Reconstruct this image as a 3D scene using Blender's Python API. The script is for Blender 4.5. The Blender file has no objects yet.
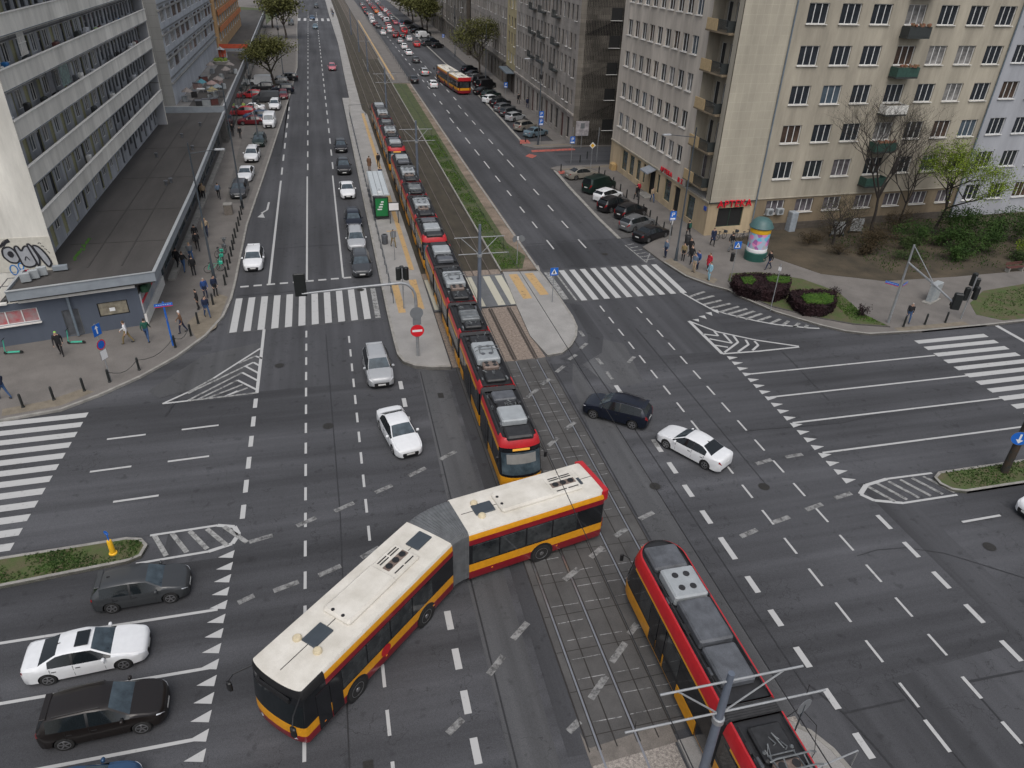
import bpy, bmesh, math, random
from mathutils import Vector, Matrix, Euler
rnd = random.Random(7)
R = math.radians
scene = bpy.context.scene
col = scene.collection
# ------------------------------------------------------------------ camera
cam_d = bpy.data.cameras.new("camera"); cam = bpy.data.objects.new("camera", cam_d); col.objects.link(cam)
scene.camera = cam
CAMH = 24.4
RT = Vector((0.9717141, -0.2340825, 0.0312589)); UP = Vector((0.0957832, 0.5116327, 0.8538487)); BK = Vector((-0.2158641, -0.8267027, 0.5195818))
cam.matrix_world = Matrix(((RT.x, UP.x, BK.x, 0), (RT.y, UP.y, BK.y, 0), (RT.z, UP.z, BK.z, CAMH), (0, 0, 0, 1)))
cam_d.sensor_width = 36; cam_d.lens = 25.299; cam_d.clip_start = 0.1; cam_d.clip_end = 3000
FPX = 719.62
# ------------------------------------------------------------------ overcast daylight
world = bpy.data.worlds.new("World"); scene.world = world; world.use_nodes = True
wn = world.node_tree.nodes; wl = world.node_tree.links
sky = wn.new('ShaderNodeTexSky'); sky.sky_type = 'NISHITA'; sky.sun_disc = False
SUN_EL, SUN_AZ = R(58), R(190)
sky.sun_elevation = SUN_EL; sky.sun_rotation = SUN_AZ; sky.air_density = 1.0; sky.dust_density = 4.0; sky.ozone_density = 1.0
hs = wn.new('ShaderNodeHueSaturation'); hs.inputs['Saturation'].default_value = 0.4
bg = wn['Background']; bg.inputs['Strength'].default_value = 0.12
# overcast sky: the cloud sheet is about three times brighter overhead than at the horizon
tcw = wn.new('ShaderNodeTexCoord'); spw = wn.new('ShaderNodeSeparateXYZ'); wl.new(tcw.outputs['Generated'], spw.inputs[0])
mrw = wn.new('ShaderNodeMapRange'); mrw.inputs['From Min'].default_value = 0.0; mrw.inputs['From Max'].default_value = 1.0; mrw.inputs['To Min'].default_value = 0.92; mrw.inputs['To Max'].default_value = 1.35
wl.new(spw.outputs['Z'], mrw.inputs['Value']); mxw = wn.new('ShaderNodeMix'); mxw.data_type = 'RGBA'; mxw.blend_type = 'MULTIPLY'; mxw.inputs['Factor'].default_value = 1
wl.new(sky.outputs[0], hs.inputs['Color']); wl.new(hs.outputs[0], mxw.inputs['A']); wl.new(mrw.outputs[0], mxw.inputs['B']); wl.new(mxw.outputs['Result'], bg.inputs['Color'])
sd = bpy.data.lights.new("sun", 'SUN'); sd.energy = 0.6; sd.angle = R(50); sd.color = (1.0, 0.97, 0.93)
sun = bpy.data.objects.new("sun", sd); col.objects.link(sun)
sdir = Vector((math.sin(SUN_AZ) * math.cos(SUN_EL), math.cos(SUN_AZ) * math.cos(SUN_EL), math.sin(SUN_EL)))
sun.rotation_euler = sdir.to_track_quat('Z', 'Y').to_euler(); sun.location = (0, 0, 60)
scene.view_settings.view_transform = 'Standard'; scene.view_settings.look = 'None'
scene.view_settings.exposure = 0.22; scene.view_settings.gamma = 1.0; scene.view_settings.use_curve_mapping = False

# ------------------------------------------------------------------ helpers
def at(px, py, z=0.0):
    """ground point seen at a pixel of the photograph"""
    d = RT * (px - 512) - UP * (py - 384) - BK * FPX
    t = (z - CAMH) / d.z
    return Vector((d.x * t, d.y * t, z))

MATS = {}
def mat(name, c, rough=0.7, metal=0.0, var=0.15, scale=4.0, bump=0.0, c2=None, spec=None, stretch=(1, 1, 1), coord='Object', fine=0.0, emit=None, coat=0.0):
    if name in MATS: return MATS[name]
    m = bpy.data.materials.new(name); m.use_nodes = True; MATS[name] = m
    nt = m.node_tree; N = nt.nodes; L = nt.links; b = N['Principled BSDF']
    b.inputs['Roughness'].default_value = rough; b.inputs['Metallic'].default_value = metal
    if coat: b.inputs['Coat Weight'].default_value = coat; b.inputs['Coat Roughness'].default_value = 0.08
    if spec is not None: b.inputs['Specular IOR Level'].default_value = spec
    if emit: b.inputs['Emission Color'].default_value = (*emit[:3], 1); b.inputs['Emission Strength'].default_value = emit[3]
    if c2 is None:
        c1_ = tuple(max(0, v * (1 - var)) for v in c); c2_ = tuple(min(1, v * (1 + var)) for v in c)
    else: c1_, c2_ = c, c2
    tc = N.new('ShaderNodeTexCoord'); mp = N.new('ShaderNodeMapping'); mp.inputs['Scale'].default_value = stretch
    L.new(tc.outputs[coord], mp.inputs['Vector'])
    nz = N.new('ShaderNodeTexNoise'); nz.inputs['Scale'].default_value = scale; nz.inputs['Detail'].default_value = 6; nz.inputs['Roughness'].default_value = 0.6
    L.new(mp.outputs[0], nz.inputs['Vector'])
    rp = N.new('ShaderNodeValToRGB'); rp.color_ramp.elements[0].position = 0.3; rp.color_ramp.elements[1].position = 0.7
    rp.color_ramp.elements[0].color = (*c1_, 1); rp.color_ramp.elements[1].color = (*c2_, 1)
    L.new(nz.outputs['Fac'], rp.inputs['Fac'])
    out = rp.outputs['Color']
    if fine:
        n2 = N.new('ShaderNodeTexNoise'); n2.inputs['Scale'].default_value = 45; n2.inputs['Detail'].default_value = 3
        L.new(tc.outputs[coord], n2.inputs['Vector'])
        mr = N.new('ShaderNodeMapRange'); mr.inputs['From Min'].default_value = 0.3; mr.inputs['From Max'].default_value = 0.7
        mr.inputs['To Min'].default_value = 1 - fine; mr.inputs['To Max'].default_value = 1 + fine
        L.new(n2.outputs['Fac'], mr.inputs['Value'])
        mx = N.new('ShaderNodeMix'); mx.data_type = 'RGBA'; mx.blend_type = 'MULTIPLY'; mx.inputs['Factor'].default_value = 1
        L.new(out, mx.inputs['A']); L.new(mr.outputs[0], mx.inputs['B']); out = mx.outputs['Result']
    L.new(out, b.inputs['Base Color'])
    if bump:
        bp = N.new('ShaderNodeBump'); bp.inputs['Strength'].default_value = bump; bp.inputs['Distance'].default_value = 0.02
        L.new(nz.outputs['Fac'], bp.inputs['Height']); L.new(bp.outputs[0], b.inputs['Normal'])
    return m

class MB:
    def __init__(s): s.v = []; s.f = []; s.m = []
    def add(s, vs, fs, mi=0, M=None):
        o = len(s.v)
        s.v += [tuple(M @ Vector(v)) if M else tuple(v) for v in vs]
        for f in fs: s.f.append(tuple(i + o for i in f)); s.m.append(mi)
        return s
    def box(s, c, d, rz=0, mi=0, M=None):
        x, y, z = d[0] / 2, d[1] / 2, d[2] / 2
        T = Matrix.Translation(c) @ Matrix.Rotation(rz, 4, 'Z')
        if M is not None: T = M @ T
        vs = [(-x, -y, -z), (x, -y, -z), (x, y, -z), (-x, y, -z), (-x, -y, z), (x, -y, z), (x, y, z), (-x, y, z)]
        return s.add(vs, [(0, 3, 2, 1), (4, 5, 6, 7), (0, 1, 5, 4), (1, 2, 6, 5), (2, 3, 7, 6), (3, 0, 4, 7)], mi, T)
    def rbox(s, c, d, bv=0.05, rz=0, mi=0, M=None):
        """box with chamfered upright corners and top"""
        x, y, z = d[0] / 2, d[1] / 2, d[2] / 2; b = min(bv, x * .9, y * .9, z * .9)
        T = Matrix.Translation(c) @ Matrix.Rotation(rz, 4, 'Z')
        if M is not None: T = M @ T
        def ring(xx, yy, zz, q): return [(-xx + q, -yy, zz), (xx - q, -yy, zz), (xx, -yy + q, zz), (xx, yy - q, zz), (xx - q, yy, zz), (-xx + q, yy, zz), (-xx, yy - q, zz), (-xx, -yy + q, zz)]
        vs = ring(x, y, -z, b) + ring(x, y, z - b, b) + ring(x - b, y - b, z, b * .5)
        fs = [tuple(range(7, -1, -1)), tuple(range(16, 24))]
        for k in (0, 8):
            for i in range(8): j = (i + 1) % 8; fs.append((k + i, k + j, k + 8 + j, k + 8 + i))
        return s.add(vs, fs, mi, T)
    def prism(s, poly, z0, z1, mi=0, M=None):
        n = len(poly)
        a = sum(poly[i][0] * poly[(i + 1) % n][1] - poly[(i + 1) % n][0] * poly[i][1] for i in range(n))
        if a < 0: poly = poly[::-1]
        vs = [(p[0], p[1], z0) for p in poly] + [(p[0], p[1], z1) for p in poly]
        fs = [tuple(range(n - 1, -1, -1)), tuple(range(n, 2 * n))] + [(i, (i + 1) % n, n + (i + 1) % n, n + i) for i in range(n)]
        return s.add(vs, fs, mi, M)
    def sheet(s, poly, z, mi=0):
        n = len(poly)
        a = sum(poly[i][0] * poly[(i + 1) % n][1] - poly[(i + 1) % n][0] * poly[i][1] for i in range(n))
        if a < 0: poly = poly[::-1]
        return s.add([(p[0], p[1], z) for p in poly], [tuple(range(n))], mi)
    def line(s, a, b, w, z, mi=0):
        a = Vector(a[:2]); b = Vector(b[:2]); d = (b - a).normalized(); n = Vector((-d.y, d.x)) * w / 2; z = z + (1 + len(s.f) % 7) * .0003
        return s.add([(*(a + n), z), (*(a - n), z), (*(b - n), z), (*(b + n), z)], [(0, 1, 2, 3)], mi)
    def ribbon(s, pts, w, z0, z1, side=0, mi=0):
        """kerb along a polyline; side -1/+1 puts it wholly right/left"""
        P = [Vector(p[:2]) for p in pts]; A = []; B = []
        for i, p in enumerate(P):
            d = (P[min(i + 1, len(P) - 1)] - P[max(i - 1, 0)]).normalized(); n = Vector((-d.y, d.x))
            A.append(p + n * w * (0.5 + side * .5)); B.append(p - n * w * (0.5 - side * .5))
        for i in range(len(P) - 1):
            q = [A[i], B[i], B[i + 1], A[i + 1]]
            s.prism([tuple(v) for v in q], z0, z1, mi)
        return s
    def tube(s, pts, r, n=8, mi=0, M=None, cap=True):
        P = [Vector(p) for p in pts]; rr = r if isinstance(r, (list, tuple)) else [r] * len(P)
        o = len(s.v); up = Vector((0, 0, 1)); rings = []
        prev = None
        for i, p in enumerate(P):
            d = (P[min(i + 1, len(P) - 1)] - P[max(i - 1, 0)])
            d = d.normalized() if d.length > 1e-9 else up
            if prev is None: prev = d.orthogonal().normalized()
            a = (prev - d * prev.dot(d)); a = a.normalized() if a.length > 1e-6 else d.orthogonal().normalized()
            prev = a; b = d.cross(a)
            rings.append([p + (a * math.cos(2 * math.pi * k / n) + b * math.sin(2 * math.pi * k / n)) * rr[i] for k in range(n)])
        vs = [v for rg in rings for v in rg]; fs = []
        for i in range(len(P) - 1):
            for k in range(n): j = (k + 1) % n; fs.append((i * n + k, i * n + j, (i + 1) * n + j, (i + 1) * n + k))
        if cap: fs.append(tuple(range(n - 1, -1, -1))); fs.append(tuple((len(P) - 1) * n + k for k in range(n)))
        return s.add(vs, fs, mi, M)
    def lathe(s, prof, n=16, mi=0, M=None, axis='Z'):
        """prof list of (r, z)"""
        vs = []; fs = []
        for r, z in prof:
            for k in range(n):
                a = 2 * math.pi * k / n; x, y = r * math.cos(a), r * math.sin(a)
                vs.append((x, y, z) if axis == 'Z' else (x, z, -y))
        for i in range(len(prof) - 1):
            for k in range(n): j = (k + 1) % n; fs.append((i * n + k, i * n + j, (i + 1) * n + j, (i + 1) * n + k))
        fs.append(tuple(range(n - 1, -1, -1))); fs.append(tuple((len(prof) - 1) * n + k for k in range(n)))
        return s.add(vs, fs, mi, M)
    def build(s, name, mats, parent=None, smooth=None, loc=None, rz=0):
        me = bpy.data.meshes.new(name); me.from_pydata(s.v, [], s.f)
        if not isinstance(mats, (list, tuple)): mats = [mats]
        for m in mats: me.materials.append(m)
        if len(mats) > 1: me.polygons.foreach_set('material_index', s.m)
        me.update()
        if smooth: smooth_mesh(me, smooth)
        o = bpy.data.objects.new(name, me); col.objects.link(o)
        if loc is not None: o.location = loc
        if rz: o.rotation_euler[2] = rz
        if parent: o.parent = parent
        return o

def smooth_mesh(me, ang=35):
    bm = bmesh.new(); bm.from_mesh(me)
    bmesh.ops.remove_doubles(bm, verts=bm.verts, dist=0.0004)
    for f in bm.faces: f.smooth = True
    for e in bm.edges:
        e.smooth = not (len(e.link_faces) != 2 or e.calc_face_angle(0) > R(ang))
    bm.to_mesh(me); bm.free()

def tag(o, label=None, cat=None, group=None, kind=None):
    if label: o['label'] = label
    if cat: o['category'] = cat
    if group: o['group'] = group
    if kind: o['kind'] = kind
    return o
def empty(name, loc=(0, 0, 0), rz=0, label=None, cat=None, group=None):
    o = bpy.data.objects.new(name, None); col.objects.link(o); o.location = loc; o.rotation_euler = (0, 0, rz)
    o.empty_display_size = 0.3
    return tag(o, label, cat, group)
KIDS = {}
def kids(o):
    return [c for c in bpy.data.objects if c.parent == o]
def snapshot(o):
    """nested list (object, [children]) so copies are quick"""
    return (o, [snapshot(c) for c in kids(o)])
def copy_tree(snap, parent=None):
    o, ch = snap; c = o.copy(); col.objects.link(c)
    if parent: c.parent = parent
    for k in ch: copy_tree(k, c)
    return c
def drop_tree(snap):
    for k in snap[1]: drop_tree(k)
    bpy.data.objects.remove(snap[0])
def struct(mb, name, m, **k):
    o = mb.build(name, m, **k); o['kind'] = 'structure'; return o
def arc(cx, cy, r, a0, a1, n=8):
    return [(cx + r * math.cos(R(a0 + (a1 - a0) * i / n)), cy + r * math.sin(R(a0 + (a1 - a0) * i / n))) for i in range(n + 1)]
# ------------------------------------------------------------------ ground materials
def asphalt(name, base, streak_axis='Y', amp=0.2):
    m = mat(name, base, rough=0.86, var=amp, scale=0.22, coord='Object', fine=0.3, bump=0.0,
            stretch=(1, .12, 1) if streak_axis == 'Y' else (.12, 1, 1), spec=0.3)
    nt = m.node_tree; N = nt.nodes; L = nt.links; b = N['Principled BSDF']
    src = b.inputs['Base Color'].links[0].from_socket
    # large worn blotches and cracks
    tc = N.new('ShaderNodeTexCoord'); vo = N.new('ShaderNodeTexVoronoi'); vo.feature = 'DISTANCE_TO_EDGE'; vo.inputs['Scale'].default_value = 0.09
    nz = N.new('ShaderNodeTexNoise'); nz.inputs['Scale'].default_value = 0.6; nz.inputs['Detail'].default_value = 8
    mixv = N.new('ShaderNodeMix'); mixv.data_type = 'VECTOR'; mixv.inputs['Factor'].default_value = 0.25
    sc = N.new('ShaderNodeVectorMath'); sc.operation = 'SCALE'; sc.inputs['Scale'].default_value = 9
    L.new(tc.outputs['Object'], nz.inputs['Vector']); L.new(nz.outputs['Color'], sc.inputs[0])
    ad = N.new('ShaderNodeVectorMath'); ad.operation = 'ADD'; L.new(tc.outputs['Object'], ad.inputs[0]); L.new(sc.outputs[0], ad.inputs[1])
    L.new(ad.outputs[0], vo.inputs['Vector'])
    mr = N.new('ShaderNodeMapRange'); mr.inputs['From Min'].default_value = 0.0; mr.inputs['From Max'].default_value = 0.004
    mr.inputs['To Min'].default_value = 0.55; mr.inputs['To Max'].default_value = 1.0
    L.new(vo.outputs['Distance'], mr.inputs['Value'])
    n3 = N.new('ShaderNodeTexNoise'); n3.inputs['Scale'].default_value = 0.08; n3.inputs['Detail'].default_value = 5
    L.new(tc.outputs['Object'], n3.inputs['Vector'])
    m3 = N.new('ShaderNodeMapRange'); m3.inputs['From Min'].default_value = 0.3; m3.inputs['From Max'].default_value = 0.7
    m3.inputs['To Min'].default_value = 0.80; m3.inputs['To Max'].default_value = 1.2
    L.new(n3.outputs['Fac'], m3.inputs['Value'])
    mu = N.new('ShaderNodeMath'); mu.operation = 'MULTIPLY'; L.new(mr.outputs[0], mu.inputs[0]); L.new(m3.outputs[0], mu.inputs[1])
    # tyre-worn lane bands and oil spots
    mp2 = N.new('ShaderNodeMapping'); mp2.inputs['Scale'].default_value = (1, .03, 1) if streak_axis == 'Y' else (.03, 1, 1); L.new(tc.outputs['Object'], mp2.inputs['Vector'])
    n4 = N.new('ShaderNodeTexNoise'); n4.inputs['Scale'].default_value = .75; n4.inputs['Detail'].default_value = 4; n4.inputs['Roughness'].default_value = .55; L.new(mp2.outputs[0], n4.inputs['Vector'])
    m4 = N.new('ShaderNodeMapRange'); m4.inputs['From Min'].default_value = .32; m4.inputs['From Max'].default_value = .68; m4.inputs['To Min'].default_value = .74; m4.inputs['To Max'].default_value = 1.26; L.new(n4.outputs['Fac'], m4.inputs['Value'])
    n5 = N.new('ShaderNodeTexNoise'); n5.inputs['Scale'].default_value = 1.6; n5.inputs['Detail'].default_value = 3; L.new(tc.outputs['Object'], n5.inputs['Vector'])
    m5 = N.new('ShaderNodeMapRange'); m5.inputs['From Min'].default_value = .62; m5.inputs['From Max'].default_value = .72; m5.inputs['To Min'].default_value = 1; m5.inputs['To Max'].default_value = .72; L.new(n5.outputs['Fac'], m5.inputs['Value'])
    mu2 = N.new('ShaderNodeMath'); mu2.operation = 'MULTIPLY'; L.new(m4.outputs[0], mu2.inputs[0]); L.new(m5.outputs[0], mu2.inputs[1]); mu3 = N.new('ShaderNodeMath'); mu3.operation = 'MULTIPLY'; L.new(mu.outputs[0], mu3.inputs[0]); L.new(mu2.outputs[0], mu3.inputs[1]); mu = mu3
    mx = N.new('ShaderNodeMix'); mx.data_type = 'RGBA'; mx.blend_type = 'MULTIPLY'; mx.inputs['Factor'].default_value = 1
    L.new(src, mx.inputs['A']); L.new(mu.outputs[0], mx.inputs['B']); L.new(mx.outputs['Result'], b.inputs['Base Color'])
    return m
M_ASPH = asphalt('asphalt_avenue', (0.060, 0.061, 0.066))
M_ASPX = asphalt('asphalt_cross', (0.059, 0.060, 0.065), 'X', 0.3)
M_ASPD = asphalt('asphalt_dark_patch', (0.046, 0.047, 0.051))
M_ASPL = asphalt('asphalt_light_patch', (0.072, 0.073, 0.076))
M_PAVE = mat('pavement_slabs', (0.145, 0.133, 0.122), rough=.9, var=.18, scale=.5, fine=.22)
M_PAVE2 = mat('platform_slabs', (0.27, 0.262, 0.25), rough=.9, var=.15, scale=.6, fine=.2)
M_KERB = mat('kerb_stone', (0.25, 0.24, 0.22), rough=.9, var=.25, scale=2, fine=.2)
M_TRKB = mat('track_bed_brown', (0.045, 0.038, 0.026), rough=.95, var=.4, scale=1.2, fine=.5, stretch=(1, .3, 1))
M_BALL = mat('ballast', (0.21, 0.17, 0.14), rough=.95, var=.4, scale=6, fine=.6)
M_GRAV = mat('gravel', (0.26, 0.235, 0.21), rough=.95, var=.5, scale=9, fine=.7)
M_SLAB = mat('track_slabs', (0.072, 0.070, 0.068), rough=.85, var=.25, scale=.8, fine=.3)
M_SOIL = mat('soil', (0.085, 0.070, 0.050), rough=.98, var=.5, scale=.5, fine=.5, c2=(.26, .20, .155))
M_GRASS = mat('grass_ground', (0.045, 0.085, 0.015), rough=.95, scale=1.3, fine=.5, c2=(0.095, 0.075, 0.045))
M_VGR = mat('verge_green', (0.028, 0.055, 0.014), rough=.95, scale=1.1, fine=.5, c2=(0.085, 0.085, 0.04))
def paint(name, c, wear):
    m = bpy.data.materials.new(name); m.use_nodes = True; N = m.node_tree.nodes; L = m.node_tree.links; b = N['Principled BSDF']; b.inputs['Roughness'].default_value = .7
    tc = N.new('ShaderNodeTexCoord'); nz = N.new('ShaderNodeTexNoise'); nz.inputs['Scale'].default_value = 3.2; nz.inputs['Detail'].default_value = 10; nz.inputs['Roughness'].default_value = .75
    L.new(tc.outputs['Object'], nz.inputs['Vector'])
    rp = N.new('ShaderNodeValToRGB'); e = rp.color_ramp.elements; e[0].position = wear; e[0].color = (.06, .06, .06, 1); e[1].position = wear + .16; e[1].color = (*c, 1)
    L.new(nz.outputs['Fac'], rp.inputs['Fac']); L.new(rp.outputs[0], b.inputs['Base Color'])
    return m
M_PWH = paint('road_paint_white', (.41, .41, .405), .26)
M_PWW = paint('road_paint_worn', (.30, .30, .29), .38)
M_PYE = paint('paving_yellow', (.44, .29, .13), .30)
M_PRED = paint('paint_red', (.45, .10, .07), .38)
M_STEEL = mat('rail_steel', (.45, .45, .46), rough=.3, metal=.9, var=.1)
M_STEELR = mat('rail_rusty', (.16, .13, .11), rough=.5, metal=.5, var=.2)

# ------------------------------------------------------------------ ground sheet
s = MB(); s.sheet([(-900, -200), (900, -200), (900, 1500), (-900, 1500)], -0.03); struct(s, 'ground', M_ASPX)
s = MB(); s.sheet([(-9.2, -40), (28.2, -40), (28.2, 60), (30.5, 64), (30.5, 700), (-9.2, 700)], -0.018)
struct(s, 'avenue', M_ASPH)
# cross-street lanes through the junction and asphalt patches
s = MB()
s.sheet([(26.2, 25.2), (90, 25.2), (90, 40.5), (26.2, 40.0)], -.010); s.sheet([(-80, 28.6), (-6.1, 28.6), (-6.1, 40.5), (-80, 39)], -.010)
s.sheet([(-80, 12.5), (-6.1, 12.5), (-6.1, 26.4), (-80, 26.4)], -.010); s.sheet([(-6.1, 12.5), (6.9, 12.5), (6.9, 40.9), (-6.1, 40.9)], -.012); s.sheet([(13.2, 13.8), (26.2, 14.5), (26.2, 40.5), (13.2, 40.9)], -.012)
struct(s, 'cross_street', M_ASPX)
s = MB()
s.sheet([(4.1, 9), (5.75, 9), (6.1, 41.2), (4.4, 41.8), (4.2, 30)], -.006)
s.sheet([(13.3, 10), (15.1, 13), (15.2, 30), (15.0, 41), (14.0, 38), (13.4, 32)], -.006)
s.sheet([(15.4, 41.0), (17.8, 44), (19.5, 42.8), (18.8, 37.5), (16.4, 37.0)], -.006)
s.sheet([(-9.6, 46.4), (-6.0, 47.6), (-6.0, 43.5), (-11.6, 41.2), (-12.4, 42.2)], -.006)
s.sheet([(17.4, 50.2), (27.5, 50.4), (27.3, 57), (17.3, 57)], -.006)
s.sheet([(-8.4, 49.3), (2.6, 49.8), (2.6, 55.8), (-8.5, 55.4)], -.006)
struct(s, 'road_repair_patches', M_ASPL)
s = MB()
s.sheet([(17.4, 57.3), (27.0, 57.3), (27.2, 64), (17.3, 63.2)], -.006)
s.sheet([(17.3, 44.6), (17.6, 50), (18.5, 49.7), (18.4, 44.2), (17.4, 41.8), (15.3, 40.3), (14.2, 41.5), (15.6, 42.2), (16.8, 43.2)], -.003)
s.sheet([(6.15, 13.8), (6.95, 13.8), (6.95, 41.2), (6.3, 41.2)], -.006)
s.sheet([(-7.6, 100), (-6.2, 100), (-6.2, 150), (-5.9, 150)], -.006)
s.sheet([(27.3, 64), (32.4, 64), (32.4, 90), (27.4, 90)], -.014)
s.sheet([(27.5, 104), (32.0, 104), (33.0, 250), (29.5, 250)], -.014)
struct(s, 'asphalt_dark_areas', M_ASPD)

# ------------------------------------------------------------------ pavements (raised) with kerbs
KZ = .12
lk = [(-80, 38.3), (-30, 39.4), (-20.1, 40.3), (-17.0, 40.9), (-15.2, 42.2), (-13.2, 44.1), (-11.4, 46.4), (-9.9, 49.2), (-9.0, 52.2), (-8.7, 55.3), (-8.65, 58.2), (-8.7, 73), (-8.0, 90), (-6.9, 120), (-6.0, 146), (-5.2, 178), (-5.6, 215), (-6.3, 262), (-6.6, 310), (-6.9, 360), (-7, 700)]
s = MB(); s.prism(lk + [(-80, 700)], -.02, KZ); struct(s, 'pavement', M_PAVE)
s = MB(); s.ribbon(lk[:-1], .18, -.02, KZ + .006, side=-1); struct(s, 'kerb', M_KERB)
# beige ramp paving at the crossings and parking strip
s = MB(); s.sheet([(-20, 40.6), (-17, 41.2), (-15.5, 42.5), (-16.3, 43.0), (-18, 41.9), (-20.2, 41.4)], KZ + .004)
s.sheet([(-9.2, 50.2), (-8.85, 55.6), (-9.7, 56.4), (-11.3, 51.3), (-10.3, 48.6)], KZ + .004)
struct(s, 'tactile_paving', mat('tactile', (.17, .145, .11), rough=.9, var=.2, scale=2, fine=.2))
s = MB(); s.sheet([(-11.3, 80), (-9.0, 80), (-6.2, 146), (-5.6, 178), (-5.9, 215), (-9, 215), (-12.4, 150)], KZ + .003)
struct(s, 'parking_bays', mat('parking_paving', (.115, .108, .10), rough=.9, var=.15, scale=1, fine=.2))
# left median
def island(poly, name, m, z=.13): s = MB(); s.prism(poly, -.02, z); struct(s, name, m); k = MB(); k.ribbon(poly + [poly[0]], .16, -.02, z + .012, side=1); struct(k, name + '_kerb', M_KERB)
lm = [(-60, 27.9), (-16.3, 28.25), (-11.0, 28.5), (-10.3, 28.3), (-9.95, 27.8), (-10.1, 27.1), (-10.6, 26.85), (-15.7, 26.35), (-60, 26.2)][::-1]
island(lm, 'median', M_GRASS)
rm = [(31.3, 25.1), (30.7, 24.75), (30.6, 24.2), (30.9, 23.6), (31.6, 23.3), (35.5, 23.3), (70, 23.4), (70, 25.2), (37.1, 25.1)]
island(rm, 'median', M_GRASS)
# tram platform (southbound)
pl = [(3.2, 140), (3.15, 108), (3.1, 80), (3.1, 50), (3.15, 45.5), (3.2, 43.8), (3.5, 42.7), (4.2, 42.0), (5.3, 41.55), (6.55, 41.4), (6.62, 60), (6.6, 125), (6.05, 129), (6.3, 165), (6.9, 220), (7.5, 290), (7.6, 420), (4.9, 420), (4.9, 300), (5.2, 222), (4.6, 165), (4.4, 140)]
s = MB(); s.prism(pl, -.02, .22); struct(s, 'tram_platform', M_PAVE2)
s = MB(); s.ribbon([(4.4, 140), (3.15, 108), (3.1, 80), (3.1, 50), (3.15, 45.5), (3.2, 43.8), (3.5, 42.7), (4.2, 42.0), (5.3, 41.55), (6.55, 41.4)], .2, -.02, .228, side=1); struct(s, 'platform_kerb', M_KERB)
s = MB()
s.line((5.95, 58.5), (5.9, 126), .42, .226); s.line((4.25, 50.2), (4.2, 55.8), .55, .226); s.line((5.7, 50.6), (5.75, 56.4), .6, .226)
s.line((4.7, 68.6), (5.7, 68.6), .3, .226)
struct(s, 'platform_tactile_lines', M_PYE)
# right nose island + green verge
ri = [(13.7, 57.1), (17.0, 56.7), (17.15, 52), (17.1, 47.6), (16.9, 45.8), (16.4, 44.4), (15.6, 43.1), (14.6, 42.1), (13.45, 41.9), (13.0, 45), (13.25, 50)]
s = MB(); s.prism(ri, -.02, .12); struct(s, 'traffic_island', M_PAVE2)
s = MB(); s.ribbon([(17.2, 58), (17.0, 56.7), (17.15, 52), (17.1, 47.6), (16.9, 45.8), (16.4, 44.4), (15.6, 43.1), (14.6, 42.1), (13.45, 41.9)][::-1], .18, -.02, .13, side=1); struct(s, 'island_kerb', M_KERB)
s = MB(); s.line((14.45, 51.3), (14.45, 56.4), .75, .125); s.line((16.0, 51.8), (15.85, 56.4), .75, .125); struct(s, 'island_tactile_bands', M_PYE)
vg = [(13.55, 57.3), (17.05, 57.3), (17.1, 95), (17.3, 130), (17.4, 156), (13.6, 156)]
s = MB(); s.prism(vg, -.02, .10); struct(s, 'verge', M_SOIL)
s = MB(); s.ribbon([(17.3, 156), (17.2, 130), (17.0, 95), (17.0, 57)], .2, -.02, .135, side=-1); struct(s, 'verge_kerb', M_KERB)
s = MB(); s.prism([(13.66, 57.6), (15.6, 57.6), (16.6, 60.5), (15.7, 64), (15.8, 90), (16.1, 125), (16.4, 155.6), (13.68, 155.6)], .0, .115); struct(s, 'verge_grass', M_VGR)
# bottom right island nose
bi = [(10.2, 8), (10.2, 13.5), (12.6, 13.6), (14.6, 13.3), (15.2, 12.8), (15.6, 12.0), (15.8, 11), (15.9, 8), (15.9, -20), (10.2, -20)]
s = MB(); s.prism(bi, -.02, .12); struct(s, 'traffic_island', M_PAVE2)
s = MB(); s.ribbon([(15.9, -20), (15.9, 8), (15.8, 11), (15.6, 12.0), (15.2, 12.8), (14.6, 13.3), (13.6, 13.5)], .18, -.02, .13, side=1); struct(s, 'island_kerb', M_KERB)
# northbound stop platform far away
s = MB(); s.prism([(13.6, 156.2), (17.4, 156.2), (17.9, 200), (18.2, 300), (18.2, 420), (13.9, 420), (13.7, 200)], -.02, .2); struct(s, 'tram_platform', M_PAVE)
s = MB(); s.line((14.3, 160), (14.5, 290), .4, .206); struct(s, 'platform_tactile_lines', M_PYE)

# right corner pavement
rk = [(27.3, 64.2), (28.6, 59.5), (28.8, 57), (29.4, 53.6), (30.6, 51.4), (31.7, 50.2), (32.1, 48.6), (33.4, 45.6), (35.6, 42.8), (37.0, 41.5), (38.6, 40.75), (43, 40.45), (49, 40.45), (60, 40.7), (90, 41)]
s = MB(); s.prism([(27.5, 89.8), (28.6, 90.6), (36, 90.9), (110, 90.9), (110, 41)] + rk[::-1][:-2] + [(28.4, 61), (32.6, 64.4), (32.9, 88), (28.4, 87.2)], -.02, KZ); struct(s, 'pavement', M_PAVE)
s = MB(); s.ribbon(rk[2:], .18, -.02, KZ + .006, side=1); struct(s, 'kerb', M_KERB)
s = MB(); s.prism([(27.2, 63.8), (32.6, 64.4), (32.9, 88), (28.2, 89), (27.5, 88), (27.0, 70)], -.02, .05); struct(s, 'parking_bays', mat('parking_setts', (.075, .072, .07), rough=.9, var=.2, scale=2, fine=.3))
s = MB(); s.ribbon([(26.9, 63.8), (26.9, 70), (27.3, 82), (27.7, 89)], .35, -.02, .055, side=-1)
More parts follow.
